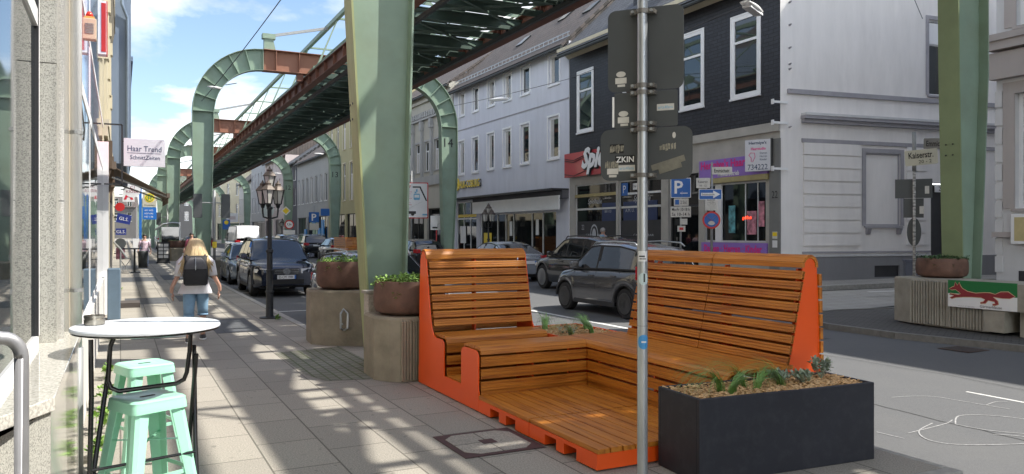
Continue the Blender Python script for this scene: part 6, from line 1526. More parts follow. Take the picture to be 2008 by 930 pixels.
b = panel(ps, 'lower_plate', -.21, .24, 2.48, 2.71, 'paper'); BOX('disc_symbol', 'sign_blue', b, -.17, -.05, -.046, -.0411, 2.52, 2.67); text('lettering', '2 Std.', 'black', b, T(.09, -.042, 2.59), w=.2, h=.1)
b = panel(ps, 'hours_plate', -.31, .31, 2.13, 2.46, 'paper'); text('lettering', 'Mo-Fr 10-18 h', 'black', b, T(0, -.042, 2.37), w=.54, h=.10, bold=.01); text('lettering', 'Sa 10-14 h', 'black', b, T(0, -.042, 2.22), w=.54, h=.10, bold=.01)
BOX('sticker', 'blackmatte', ps, -.18, -.05, -.05, -.035, 1.88, 2.08); BOX('sticker', 'paper', ps, -.02, .2, -.05, -.035, 1.9, 2.08); BOX('sticker', 'paper', ps, -.1, .14, -.05, -.035, 1.68, 1.86); BOX('sticker_mark', 'sign_red', ps, -.04, .08, -.053, -.05, 1.73, 1.81)
ow = thing('one_way_sign', 'one-way arrow sign above bicycle and no-stopping signs, by the hair studio window', 'traffic sign', (15.55, 17.75, .06), FACE)
pole(ow, 2.95, mat=M('striped_pole', (.20, .20, .19), .6, 0, .6, 25, stretch=(.1, .1, 4)))
a = panel(ow, 'sign_plate', -.36, .30, 2.62, 2.93, 'white_paint', .03); MB().prism(rrect(-.345, .285, 2.635, 2.915, .03), 'y', -.044, -.041).build('sign_panel', 'sign_blue', a)
MB().prism([(-.30, 2.73), (.05, 2.73), (.05, 2.66), (.25, 2.775), (.05, 2.89), (.05, 2.82), (-.30, 2.82)], 'y', -.047, -.0441).build('arrow', 'white', a); text('lettering', 'Einbahnstraße', 'black', a, T(-.09, -.048, 2.775), w=.36, h=.055)
b = panel(ow, 'bicycle_plate', -.18, .18, 2.30, 2.60, 'paper'); m = MB()
for x in (-.07, .07):
    for k in range(14):
        p, q = 2 * PI * k / 14, 2 * PI * (k + 1) / 14; m.bar((x + .045 * math.cos(p), -.043, 2.50 + .045 * math.sin(p)), (x + .045 * math.cos(q), -.043, 2.50 + .045 * math.sin(q)), .003, .008, up=(0, 1, 0))
for p, q in (((-.07, 2.50), (-.03, 2.56)), ((-.03, 2.56), (.05, 2.56)), ((.05, 2.56), (.07, 2.50)), ((-.03, 2.56), (0, 2.50)), ((0, 2.50), (.05, 2.56)), ((-.1, 2.40), (.1, 2.40)), ((-.1, 2.345), (.1, 2.345))): m.bar((p[0], -.043, p[1]), (q[0], -.043, q[1]), .003, .01, up=(0, 1, 0))
m.build('bicycle_symbol', 'black', b)
d = disc(ow, 'no_stopping_disc', (0, 2.02), .26, 'sign_red', -.035); disc(ow, 'disc_field', (0, 2.02), .205, 'sign_blue', -.0415)
m = MB()
for s in (-1, 1): m.bar((-.15, -.046, 2.02 - s * .15), (.15, -.046, 2.02 + s * .15), .004, .04, up=(0, 1, 0))
m.build('disc_cross', 'sign_red', d); disc(d, 'sticker', (.0, 1.93), .06, 'paper', -.049, sx=1.6)
st_ = thing('street_name_sign', 'two small street name plates on the pole beside the one-way sign', 'street sign', (15.75, 17.95, .06), FACE)
pole(st_, 3.75)
a = panel(st_, 'name_plate', .0, .58, 3.38, 3.60, 'paper'); text('lettering', 'Emmichstr.', 'black', a, T(.29, -.042, 3.49), w=.46, h=.11, bold=.015)
a = MB().prism(rrect(-.46, -.06, 2.98, 3.28, .02), 'y', -.04, -.034).build('name_plate', 'paper', st_); text('lettering', 'Kaiserstr.', 'black', a, T(-.26, -.041, 3.17), w=.3, h=.08); text('lettering', '18 - 12', 'black', a, T(-.26, -.041, 3.05), w=.2, h=.06)
# island street-name pole on the right
ip = thing('street_name_sign', 'street name plates on a sticker-covered pole on the traffic island', 'street sign', (14.85, 10.7, 0), -R(50))
MB().tube([(0, 0, 0), (0, 0, 3.0)], .03, 10).build('pole', M('sticker_pole', (.35, .34, .32), .7, 0, .9, 30, stretch=(.3, .3, 1)), ip, smooth=True); MB().tube([(0, 0, 3.0), (0, 0, 3.82)], .04, 10).build('pole_top', 'galv_old', ip, smooth=True)
M('plate_cream', (.52, .50, .40), .5, 0, .06, 5)
a = MB().prism(rrect(.05, .58, 3.46, 3.68, .02), 'y', .02, .03).build('name_plate', M('plate_back', (.22, .21, .19), .6), ip); a.rotation_euler = (0, R(2), 0); text('lettering', 'Emmichstr.', 'black', a, T(.31, .02, 3.57), w=.42, h=.12, bold=.015)
a = MB().prism(rrect(.05, .66, 3.10, 3.42, .03), 'y', -.05, -.04).build('name_plate', 'plate_cream', ip); a.rotation_euler = (0, -R(4), 0); text('lettering', 'Kaiserstr.', 'black', a, T(.35, -.052, 3.31), w=.46, h=.13, bold=.015); text('lettering', '20 - 2', 'black', a, T(.42, -.052, 3.17), w=.24, h=.07)
m = MB(); m.box(-.36, .34, .03, .036, 2.43, 2.83); m.build('sign_back', 'signback', ip); MB().box(-.2, .18, .038, .044, 2.02, 2.425).build('sign_back', 'signback', ip)
disc(ip, 'sign_back', (0, 1.72), .30, 'signback', .045, sx=.45)
for x, z in ((.2, 2.6), (.1, 2.18)): BOX('sticker', 'paper', ip, x, x + .08, .024, .029, z - .08, z + .08)
# small grey litter bin on the crossing
bn = thing('bollard_box', 'slim grey junction box beside the flower bowl on the traffic island', 'junction box', (17.2, 12.35, .05), -R(45)); BOX('box_body', M('box_grey', (.06, .065, .09), .5), bn, -.25, .25, -.15, .15, 0, .95, .01); BOX('box_lid', 'box_grey', bn, -.27, .27, -.17, .17, .951, 1.0)
# warning sign at the column foot
wsn = thing('warning_sign', 'white and red Achtung warning sign for crane trucks on the nearest portal column', 'warning sign', (13.4, 38.0, -.6), -R(18))
pole(wsn, 5.5); a = panel(wsn, 'sign_plate', -.85, .85, 3.05, 4.9, 'sign_red', .04); MB().prism(rrect(-.80, .80, 3.10, 4.85, .03), 'y', -.044, -.041).build('sign_panel', 'white', a)
text('lettering', 'Achtung!', 'sign_red', a, T(-.35, -.045, 4.7), w=.62, h=.15, bold=.02)
for i in range(7): 
    if i != 4: text('small_lettering', ('Sicherheitsabstand', 'zur Schwebebahn', 'bei Arbeiten mit', 'Kran und Hebebühne', '', 'Bitte einhalten', 'Leitstelle')[i], 'sign_red', a, T(-.30, -.045, 4.42 - i * .11), w=.62 - .08 * (i % 3), h=.05)
m = MB(); m.prism([(.05, 4.7), (.45, 4.7), (.80, 3.95), (.72, 3.95), (.40, 4.63), (.05, 4.63)], 'y', -.047, -.0441)
m.prism([(-.62, 3.28), (-.62, 3.42), (-.5, 3.55), (-.3, 3.58), (-.2, 3.42), (.22, 3.42), (.22, 3.28)], 'y', -.047, -.0441); m.bar((-.25, -.046, 3.50), (.55, -.046, 3.92), .004, .08, up=(0, 1, 0))
for x in (-.45, .05): m.prism([(x + .09 * math.cos(2 * PI * k / 14), 3.27 + .09 * math.sin(2 * PI * k / 14)) for k in range(14)], 'y', -.048, -.0442)
m.build('truck_pictogram', 'black', a)
m = MB(); m.prism(rrect(.1, .42, 4.0, 4.32, .05), 'y', -.047, -.0441); m.box(.15, .25, -.047, -.0441, 4.34, 4.42); m.box(.22, .30, -.047, -.0441, 4.42, 4.55); m.box(.55, .8, -.047, -.0441, 3.2, 3.28); m.build('train_pictogram', 'sky_ink', a); BOX('train_window', 'white', a, .14, .38, -.049, -.0472, 4.12, 4.26)
w3 = thing('warning_sign', 'small white warning notice on a post beside column 14', 'warning sign', (13.95, 35.9, -.2), -R(18)); pole(w3, 2.6, mat='sign_red'); a = panel(w3, 'sign_plate', -.3, .3, 2.05, 2.75, 'white_paint'); m = MB(); m.bar((-.1, -.045, 2.2), (.2, -.045, 2.4), .004, .05, up=(0, 1, 0)); m.box(-.2, .05, -.047, -.0415, 2.12, 2.2); m.build('pictogram', 'black', a)
# --- far signs across the street
for (x, y, z, r, mt, nm, lb, cat) in ((13.4, 60, 2.9, .0, None, 'priority_sign', 'yellow diamond priority road sign in front of column 12', 'traffic sign'),):
    t = thing(nm, lb, cat, (x, 72, .0), -R(15)); pole(t, 4.2)
    MB().prism([(-.42, 3.7), (0, 3.28), (.42, 3.7), (0, 4.12)], 'y', -.04, -.034).build('diamond', 'white_paint', t); MB().prism([(-.30, 3.7), (0, 3.40), (.30, 3.7), (0, 4.0)], 'y', -.045, -.041).build('diamond_field', 'sign_yellow', t)
t = thing('weight_limit_sign', 'round red-rimmed weight limit sign below the priority sign', 'traffic sign', (13.6, 71.5, 0), -R(15)); pole(t, 2.9); disc(t, 'disc', (0, 2.45), .42, 'sign_red', -.035); disc(t, 'disc_field', (0, 2.45), .31, 'white', -.0415); text('lettering', '7,5t', 'black', t, T(0, -.048, 2.45), w=.42, h=.2, bold=.02); BOX('lower_plate', 'white_paint', t, -.5, .5, -.04, -.034, 1.55, 1.95)
t = thing('parking_sign', 'small blue parking sign before the slate-clad house, with a direction sign beside it', 'parking sign', (14.6, 66, 0), -R(15)); pole(t, 4.0); panel(t, 'sign_plate', -.42, .42, 2.6, 3.45, 'sign_blue'); text('letter', 'P', 'white', t, T(0, -.042, 3.02), h=.6, bold=.02); BOX('lower_plate', 'paper', t, -.38, .38, -.04, -.034, 1.95, 2.5); BOX('direction_plate', 'sign_blue', t, .55, 1.6, -.04, -.034, 3.15, 3.75)
t = thing('blank_sign', 'red projecting box sign on the pink house', 'sign', (17.6, 92.5, 5.6), -R(10)); BOX('sign_box', 'sign_red', t, -.4, .4, -.1, .1, 0, 1.5); BOX('sign_mark', 'white', t, -.3, -.0, -.105, -.1, .3, .8)
t = thing('round_sign', 'pale round shop sign hanging above the pavement far down the street', 'sign', (17.0, 104, 4.6), -R(10)); disc(t, 'disc', (0, 0), .85, M('pale_green', (.5, .55, .5), .5), -.03, .06); MB().bar((0, 0, .4), (1.2, .2, .4), .05, .05).build('bracket', 'dark_steel', t)
t = thing('box_sign', 'white square box sign above the shops near the cream corner house', 'sign', (15.6, 128, 3.4), -R(10)); BOX('sign_box', 'white_paint', t, -.9, .9, -.1, .1, 0, 1.4); BOX('sign_mark', 'pl_pink', t, -.5, .5, -.105, -.1, .4, .9)
t = thing('bus_stop_sign', 'small distant bus stop sign across the street near the white box sign', 'bus stop sign', (13.6, 118, 0), -R(10)); pole(t, 3.8); BOX('sign_plate', 'sign_blue', t, -.5, .5, -.05, -.03, 2.2, 3.6); disc(t, 'disc', (0, 3.2), .3, 'sign_yellow', -.055)
# --- left pavement signs
bs = thing('bus_stop_sign', 'blue bus stop post with a round yellow H sign, on the left pavement', 'bus stop sign', (.92, 44.5, 0), R(3))
MB().box(-.06, .06, -.05, .05, 0, 4.1).build('post', M('stop_blue', (.01, .14, .50), .4), bs); a = BOX('sign_plate', 'plate_cream', bs, .10, .76, -.04, .0, 3.05, 3.85); disc(a, 'disc', (.43, 3.52), .24, 'sign_yellow', -.041); disc(a, 'disc_ring', (.43, 3.52), .19, M('h_green', (.02, .22, .06), .4), -.047); disc(a, 'disc_field', (.43, 3.52), .155, 'sign_yellow', -.0535); text('letter', 'H', 'h_green', a, T(.43, -.061, 3.52), h=.2, bold=.03)
text('lettering', 'Schwebebahn', 'black', a, T(.43, -.041, 3.15), w=.5, h=.07)
b = BOX('line_panel', 'stop_blue', bs, .10, .76, -.04, .0, 2.4, 3.03)
for i in range(3): text('line_lettering', ('621 625', '629 646', 'NE 1 SB')[i], 'white', b, T(.40, -.041, 2.88 - i * .17), w=.4, h=.08)
BOX('timetable', 'white_paint', bs, -.35, .5, -.05, -.02, .75, 1.4)
def rsign(name, label, loc, r, mat, rz=0, box=None, txt=None, tm='hot_pink', arm=.5):
    t = thing(name, label, 'sign', loc, rz)
    if box: BOX('sign_box', mat, t, -box[0] / 2, box[0] / 2, -.05, .05, -box[1] / 2, box[1] / 2)
    else: disc(t, 'disc', (0, 0), r, mat, .04, .08)
    if txt:
        for i, s in enumerate(txt): text('lettering', s, tm, t, T(0, -.052 if box else -.042, (.12 if len(txt) > 1 else 0) - i * .2), h=.13)
    MB().bar((-arm, 0, .0), (-.1, 0, .0), .04, .04).build('bracket', 'black', t); return t
M('pharm_red', (.60, .015, .04), .4); M('kiosk_ink', (.30, .03, .07), .5); M('gls_blue', (.012, .03, .22), .4)
rsign('round_sign', 'white round kiosk sign on the left pavement side, above the pharmacy sign', (.50, 40.5, 3.72), .36, 'white_paint', txt=('C1', 'KIOSK'), tm='kiosk_ink')
ph = rsign('pharmacy_sign', 'white and red pharmacy sign with a big letter A, left of the bus stop sign', (.42, 50, 3.9), 0, 'white_paint', box=(.62, .8)); text('letter', 'A', 'pharm_red', ph, T(.0, -.055, .0), w=.5, h=.55, bold=.06)
rsign('round_sign', 'small red round sign below the pharmacy sign', (-.02, 38.5, 2.85), .19, 'sign_red', arm=.25)
g1 = rsign('flag_sign', 'tilted dark blue parcel shop flag sign on the left', (.12, 34, 2.25), 0, 'gls_blue', box=(.5, .36), txt=('GLS.',), tm='white', arm=.35); g1.rotation_euler = (0, R(12), 0)
rsign('flag_sign', 'lower dark blue and red parcel shop sign on the left', (.02, 35.5, 1.75), 0, 'gls_blue', box=(.38, .26), txt=('GLS.',), tm='white', arm=.25)
rsign('round_sign', 'pale round sign low on the left wall below the parcel shop signs', (.0, 37, 1.25), .22, M('pale_round', (.42, .42, .36), .5), arm=.25)
rsign('box_sign', 'small pink poster sign low on the left wall', (0, 38, .8), 0, 'poster_mix', box=(.35, .5), arm=.25)
aw = thing('awning', 'brown fabric awning with folding arms over the left pavement below the hair salon sign', 'awning', (-.3, 22.6, 0))
m = MB(); m.add([(.15, 0, 3.42), (1.42, 0, 2.72), (1.42, 2.9, 2.72), (.15, 2.9, 3.42), (.15, 0, 3.40), (1.42, 0, 2.70), (1.42, 2.9, 2.70), (.15, 2.9, 3.40)], [(0, 1, 2, 3), (7, 6, 5, 4), (0, 4, 5, 1), (1, 5, 6, 2), (2, 6, 7, 3), (3, 7, 4, 0)]); m.build('fabric', M('awning_brown', (.13, .10, .08), .85, 0, .15, 5), aw)
m = MB(); m.box(1.40, 1.48, -.02, 2.92, 2.64, 2.76); m.box(1.43, 1.445, 0, 2.9, 2.50, 2.65); m.build('front_bar', 'awning_brown', aw); BOX('cassette', 'awning_brown', aw, .0, .2, -.05, 2.95, 3.35, 3.55)
m = MB()
for y in (.12, 2.7): m.bar((.1, y, 3.15), (.75, y + .1, 2.93), .05, .04); m.bar((.75, y + .1, 2.93), (1.42, y, 2.66), .05, .04)
m.build('folding_arm', 'galv_old', aw)
# far bistro table, chairs, signs boards, bin
ft = thing('bistro_table', 'dark high bistro table far down the left pavement', 'table', (.42, 36.9, 0)); MB().lathe([(0, 1.0), (.42, 1.0), (.44, 1.02), (.42, 1.05), (0, 1.05)], n=24).build('table_top', 'dark_steel', ft); MB().tube([(.12, 0, 0), (.12, 0, 1.0)], .04, 8).build('leg', 'dark_steel', ft); BOX('foot', 'dark_steel', ft, -.1, .35, -.2, .2, 0, .03)
fc = thing('bistro_chair', 'folding chair next to the far bistro table', 'chair', (.18, 35.6, 0)); m = MB(); m.bar((-.2, 0, 0), (.2, 0, .62), .04, .03); m.bar((.2, 0, 0), (-.2, 0, .62), .04, .03); m.build('leg', 'galv_old', fc); BOX('seat', 'dark_steel', fc, -.22, .22, -.2, .2, .62, .65)
for (x, y, lb, g) in ((2.15, 47.5, 'dark A-frame menu board behind the woman in the patterned blouse', 0), (3.0, 41.0, 'small grey notice board leaning near the man in the pink shirt', 1)):
    t = thing('menu_board', lb, 'menu board', (x, y, 0), -R(5)); s = .55 if not g else .35
    m = MB(); m.add([(-s / 2 - .05, -.2, .1), (s / 2 + .05, -.2, .1), (s / 2 + .05, 0, 1.2 if not g else .7), (-s / 2 - .05, 0, 1.2 if not g else .7), (-s / 2 - .05, -.16, .1), (s / 2 + .05, -.16, .1), (s / 2 + .05, .04, 1.2 if not g else .7), (-s / 2 - .05, .04, 1.2 if not g else .7)], [(0, 1, 2, 3), (7, 6, 5, 4), (0, 4, 5, 1), (1, 5, 6, 2), (2, 6, 7, 3), (3, 7, 4, 0)]); m.build('board', 'blackmatte' if not g else 'galv_old', t)
    if not g:
        m = MB()
        for i in range(4):
            for j in range(2): z = .3 + i * .21; x0 = -.25 + j * .27; yy = -.215 + (z - .1) * .18; m.add([(x0, yy, z), (x0 + .23, yy, z), (x0 + .23, yy + .03, z + .16), (x0, yy + .03, z + .16)], [(0, 1, 2, 3)])
        m.build('menu_sheet', 'paper', t); BOX('foot', 'blackmatte', t, -.35, .35, -.3, .1, 0, .09)
t = thing('litter_bin', 'grey litter bin standing by the bus stop post', 'litter bin', (.95, 40.5, 0)); MB().lathe([(.2, .05), (.22, .8), (.2, .85), (.18, .85), (.17, .6), (0, .6)], n=20).build('bin_body', 'dark_steel', t, smooth=True); 
t = thing('doorstep_mat', 'dark doormat step at the salon entrance on the left', 'doorstep', (-.05, 15.4, 0)); BOX('step', M('mat_dark', (.07, .06, .055), .9), t, -.25, .42, -.35, .35, 0, .10)
t = thing('doorstep_mat', 'darker second doorstep beyond the salon on the left', 'doorstep', (.0, 20.0, 0)); BOX('step', 'mat_dark', t, -.25, .40, -.4, .4, 0, .11)
t = thing('handrail', 'slim galvanised stair rail on the left wall beneath the awning', 'handrail', (.0, 21.5, 0)); m = MB(); m.tube([(0, 0, 0), (0, 0, 1.3)], .02, 8); m.tube([(-.15, 1.2, 1.45), (.0, 0, 1.3), (.14, -1.0, 1.10)], .025, 8); m.build('rail', 'galv_old', t)
t = thing('rain_barrel', 'blue-grey drain box at the foot of the white corner post', 'drain box', (-.05, 17.2, 0)); BOX('box_body', M('drain_blue', (.10, .15, .2), .5), t, -.18, .05, -.2, .2, 0, 1.0, .02)
# traffic lights
def traffic_light(loc, rz, label):
    t = thing('traffic_light', label, 'traffic light', loc, rz, 'traffic lights seen from behind by the second portal'); pole(t, 3.4, .05, 'galv_old')
    for x in (-.62, .42):
        m = MB(); m.prism(rrect(x - .16, x + .16, 2.3, 3.25, .04), 'y', -.12, .12); m.build('signal_housing', 'signback', t)
        for k in range(3): MB().lathe([(.11, 0), (.12, .16)], n=14, m=T(x, .12, 2.48 + k * .3, rx=-R(90))).build('visor', 'blackmatte', t)
    b = MB(); b.tube([(-.6, 0, 2.9), (.4, 0, 2.9)], .025, 6); b.build('bracket', 'galv_old', t); BOX('push_button', 'sign_yellow', t, -.08, .08, -.09, -.05, 1.1, 1.35); return t
traffic_light((3.35, 33.0, 0), R(0), 'pair of traffic lights seen from behind, in front of the second portal column')
traffic_light((3.2, 64.5, 0), R(0), 'distant pair of traffic lights by the far left columns')
# weeds along the wall
random.seed(21)
for i, (x, y, h, lb) in enumerate([(-.19, 7.5, .22, 'leafy weed at the wall foot behind the bar table legs'), (-.17, 8.6, .28, 'largest leafy weed growing at the wall foot'), (-.17, 10.2, .16, 'small weed at the wall foot past the largest one'), (-.15, 13.8, .2, 'weed at the wall foot just before the first doorstep'), (-.2, 6.6, .14, 'lowest weed at the wall foot, closest to the viewpoint'), (-.05, 24.8, .16, 'weed under the awning at the wall foot'), (2.72, 15.6, .05, 'tiny tuft of grass at the base of the black street lamp')]):
    m = MB()
    for k in range(7 if i < 6 else 4):
        a = random.uniform(0, 6.28); tip = Vector((abs(math.cos(a)) * h * .6, math.sin(a) * h * .9, h * random.uniform(.4, 1))); m.tube([(0, 0, 0), tip * .6, tip], .002, 4, False); leaf_clump(m, tuple(tip * .75), (.04, .04, .05), 12, .055, .8)
    o = m.build('weed', 'leaf', fixn=False); o.location = (x, y, 0); fin(o, lb, 'weed', 'weeds growing at the foot of the left wall' if i < 6 else None)
# dark roof-like shelter of a bus stop
sh = thing('bus_shelter', 'grey curved bus shelter end beside the far menu board', 'bus shelter', (2.4, 58, 0)); m = MB(); m.tube([(-.3, 0, 1.9), (.2, 0, 2.3), (.8, 0, 2.4), (1.3, 0, 2.35)], .06, 8); m.box(1.2, 1.3, -.05, .05, 0, 2.35); m.build('frame', 'galv', sh); BOX('glass_wall', 'glass', sh, .1, 1.2, -.02, .02, .3, 2.1)

# ================================================================== people
M('skin', (.50, .29, .21), .55, 0, .05, 5); M('hair_blonde', (.62, .47, .26), .5, 0, .25, 14, stretch=(6, 6, .6)); M('hair_dark', (.02, .015, .012), .5); M('shirt_white', (.72, .70, .72), .8, 0, .05, 9, bump=.4, bscale=14); M('denim', (.20, .33, .46), .8, 0, .15, 10, bump=.3, bscale=30); M('denim_dark', (.06, .11, .24), .8, 0, .2, 10)
M('bag_black', (.012, .012, .014), .7, 0, .2, 8, bump=.3, bscale=20); M('bag_grey', (.09, .09, .095), .75, 0, .15, 8); M('shirt_pink', (.55, .14, .20), .8, 0, .1, 8); M('trousers_dark', (.04, .02, .03), .8); M('shoe_dark', (.03, .03, .035), .6); M('blouse', (.55, .42, .48), .8, 0, .55, 9)
def skin_mesh(name, edges_pts, edges, radii, mat, parent, levels=2):
    me = bpy.data.meshes.new(name); me.from_pydata(edges_pts, edges, []); o = bpy.data.objects.new(name, me); COL.objects.link(o)
    s = o.modifiers.new('skin', 'SKIN'); s.use_smooth_shade = True
    for i, r in enumerate(radii): me.skin_vertices[0].data[i].radius = (r, r) if not isinstance(r, tuple) else r
    me.skin_vertices[0].data[0].use_root = True
    ss = o.modifiers.new('sub', 'SUBSURF'); ss.levels = levels; ss.render_levels = levels
    bpy.context.view_layer.update(); dg_ = bpy.context.evaluated_depsgraph_get(); m2 = bpy.data.meshes.new_from_object(o.evaluated_get(dg_)); bpy.data.objects.remove(o)
    m2.materials.clear(); m2.materials.append(MATS[mat]); m2.polygons.foreach_set('use_smooth', [True] * len(m2.polygons))
    ob = bpy.data.objects.new(name, m2); COL.objects.link(ob); ob.parent = parent; return ob
def ell(c, rx, ry, z=None, n=20, tilt=0): return [(c[0] + rx * math.cos(2 * PI * k / n), c[1] + ry * math.sin(2 * PI * k / n), c[2] + tilt * math.cos(2 * PI * k / n)) for k in range(n)]
def limb(m, pts, rs, n=14):
    m.tube(pts, rs, n)
def person(label, loc, rz, H=1.6, phase=1, top='shirt_white', legs='denim', hair='hair_blonde', short=True, female=True, arms=((.33, .02, .78), (-.33, .02, .78))):
    """faces +y; hips at .53H, a stride of +-phase"""
    t = thing('person', label, 'person', loc, rz); k = H / 1.7
    def S(x, y, z): return (x * k, y * k, z * k)
    fl, fr = .17 * phase, -.17 * phase
    P = [S(0, 0, .93), S(0, .0, 1.12), S(0, .01, 1.32), S(0, .0, 1.43), S(0, .015, 1.50), S(0, .03, 1.60), S(0, .03, 1.66),
         S(.09, 0, .90), S(.10, fl * .45 + .03, .50), S(.095, fl, .09), S(.10, fl + .12, .035),
         S(-.09, 0, .90), S(-.10, fr * .45 + .02, .50), S(-.095, fr - .05, .11), S(-.10, fr + .06, .035),
         S(.17, 0, 1.38), S(.235, -.01, 1.12), S(*arms[0][:1], arms[0][1] * 1 + .04, .90 + .0), S(arms[0][0], arms[0][1] + .06, arms[0][2]),
         S(-.17, 0, 1.38), S(-.235, .01, 1.12), S(arms[1][0], arms[1][1] + .04, .90), S(arms[1][0], arms[1][1] + .06, arms[1][2])]
    E_ = [(0, 1), (1, 2), (2, 3), (3, 4), (4, 5), (5, 6), (0, 7), (7, 8), (8, 9), (9, 10), (0, 11), (11, 12), (12, 13), (13, 14), (3, 15), (15, 16), (16, 17), (17, 18), (3, 19), (19, 20), (20, 21), (21, 22)]
    rr = [.13, .115, .13, .07, .052, .088, .07, .085, .055, .038, .035, .085, .055, .038, .035, .05, .040, .030, .026, .05, .040, .030, .026]
    skin_mesh('body', P, E_, [r * k for r in rr], 'skin', t)
    # face details on the head
    f = MB(); f.lathe([(0, -.02), (.014, -.01), (.016, .01), (0, .035)], S(0, .125, 1.585), 8)
    for s in (-1, 1): f.lathe([(0, -.02), (.016, 0), (0, .025)], S(s * .088, .03, 1.59), 8)
    f.build('face_features', 'skin', t, smooth=True)
    e = MB()
    for s in (-1, 1): e.lathe([(0, -.008), (.012, 0), (0, .008)], S(s * .034, .108, 1.605), 8)
    e.box(-.025 * k, .025 * k, .11 * k, .118 * k, 1.545 * k, 1.552 * k); e.build('eyes_and_mouth', 'hair_dark', t)
    # fingers
    for s, a in ((1, arms[0]), (-1, arms[1])):
        hnd = MB(); w = Vector(S(a[0], a[1] + .06, a[2]))
        for j, (dy, ln) in enumerate(((-.03, .07), (-.01, .085), (.01, .08), (.03, .062))): hnd.tube([w + Vector((0, dy * k, -.03)), w + Vector((-s * .008, dy * k * 1.1, -.03 - ln * .55)), w + Vector((-s * .022, dy * k, -.03 - ln))], [.0095, .009, .007], 6)
        hnd.tube([w + Vector((-s * .01, .03, .0)), w + Vector((-s * .02, .05, -.035)), w + Vector((-s * .025, .052, -.06))], [.012, .010, .008], 6)
        hnd.build('hand', 'skin', t, smooth=True)
    # trousers
    kb = .42 if short else .12
    m = MB()
    m.loft([ell(S(0, -.005, 1.0), .148 * k, .115 * k), ell(S(0, -.01, .93), .17 * k, .135 * k), ell(S(0, -.01, .86), .175 * k, .135 * k), ell(S(0, 0, .80), .165 * k, .11 * k)])
    for s, fy in ((1, fl), (-1, fr)):
        m.loft([ell(S(s * .085, 0, .86), .092 * k, .115 * k), ell(S(s * .09, fy * .22, .70), .088 * k, .10 * k), ell(S(s * .095, fy * .42 + .01, .54), .075 * k, .082 * k), ell(S(s * .097, fy * .55, .44), .072 * k, .078 * k)] + ([] if short else [ell(S(s * .097, fy * .8, .25), .065 * k, .068 * k), ell(S(s * .097, fy * .98, kb), .064 * k, .07 * k)]))
        m.loft([ell(S(s * .097, fy * (.55 if short else .98), kb + .03), .076 * k if short else .068 * k, .082 * k if short else .074 * k), ell(S(s * .097, fy * (.57 if short else 1), kb), .077 * k if short else .068 * k, .083 * k if short else .074 * k)])
    m.build('trousers', legs, t, smooth=True)
    # shirt: flared hem, sleeves to the elbow
    m = MB()
    hem = .80 if female else .92; hw_ = .205 if female else .175
    rings = []
    for z, rx_, ry_ in ((hem, hw_ + (.035 if female else .01), .175), (hem + .06, hw_ + (.015 if female else 0), .165), (1.0, .175, .145), (1.12, .16, .135), (1.25, .175, .14), (1.36, .18, .125), (1.43, .13, .09), (1.47, .075, .07)):
        rings.append([(p[0] * (1 + (.05 * math.sin(5 * a_ + z * 6) if z < 1.0 and female else 0)), p[1] * (1 + (.06 * math.sin(7 * a_) if z < 1.0 and female else 0)), p[2]) for p, a_ in zip(ell(S(0, -.0, z), rx_ * k, ry_ * k, n=28), [2 * PI * q / 28 for q in range(28)])])
    m.loft(rings, cap=False)
    for s in (-1, 1):
        a = P[15] if s > 0 else P[19]; b = P[16] if s > 0 else P[20]
        a = Vector(a); b = Vector(b); m.tube([a + Vector((-s * .04, 0, .0)), a.lerp(b, .3) + Vector((s * .012, 0, 0)), a.lerp(b, .7) + Vector((s * .01, 0, 0)), b + (b - a) * .12], [.075 * k, .072 * k, .062 * k, .060 * k], 14)
    m.build('shirt', top, t, smooth=True)
    # shoes
    for s, fy, up in ((1, fl, 0), (-1, fr - .02, .0)):
        m = MB(); m.loft([[(p[0], p[1], z_) for p in ell(S(s * .097, fy + .055, 0), w_ * k, l_ * k)] for z_, w_, l_ in ((.0, .046, .125), (.03, .048, .128), (.055, .044, .115), (.085, .036, .07))]); sh_ = m.build('shoe', 'shoe_dark', t, smooth=True)
        m = MB(); m.loft([[(p[0], p[1], z_) for p in ell(S(s * .097, fy + .055, 0), w_ * k, l_ * k)] for z_, w_, l_ in ((.0, .050, .13), (.018, .050, .131))]); m.build('sole', 'white', sh_, smooth=True)
    # hair
    m = MB(); rnd = random.Random(4)
    if hair == 'hair_blonde':
        m.loft([ell(S(0, .02, 1.715), .02, .02), ell(S(0, .02, 1.705), .055 * k, .06 * k), ell(S(0, .012, 1.67), .10 * k, .105 * k), ell(S(0, .0, 1.60), .116 * k, .108 * k), ell(S(0, -.03, 1.52), .125 * k, .085 * k), ell(S(0, -.06, 1.42), .155 * k, .075 * k), ell(S(0, -.075, 1.30), .175 * k, .07 * k), ell(S(0, -.08, 1.2), .16 * k, .055 * k), ell(S(0, -.08, 1.14), .1 * k, .03 * k)])
        for i in range(90):
            a = rnd.uniform(PI * .97, PI * 2.03); r_ = rnd.uniform(.95, 1.08); e_ = rnd.uniform(1.08, 1.30); sp = rnd.uniform(.9, 1.35)
            p0 = Vector(S(math.cos(a) * .10, .01 + math.sin(a) * .095, 1.64)); p1 = Vector(S(math.cos(a) * .122 * r_, math.sin(a) * .11, 1.52)); p2 = Vector(S(math.cos(a) * .165 * r_, -.05 + math.sin(a) * .085, 1.38)); p3 = Vector(S(math.cos(a) * .19 * sp, -.06 + math.sin(a) * .08, e_))
            m.tube([p0, p1, p2, p3], [.012, .016, .015, .003], 5)
    else:
        m.loft([ell(S(0, .02, 1.735), .02, .02), ell(S(0, .02, 1.72), .06 * k, .065 * k), ell(S(0, .01, 1.68), .095 * k, .10 * k), ell(S(0, -.01, 1.62), .098 * k, .095 * k), ell(S(0, -.03, 1.57), .085 * k, .07 * k)])
    m.build('hair', hair, t, smooth=True)
    return t, k
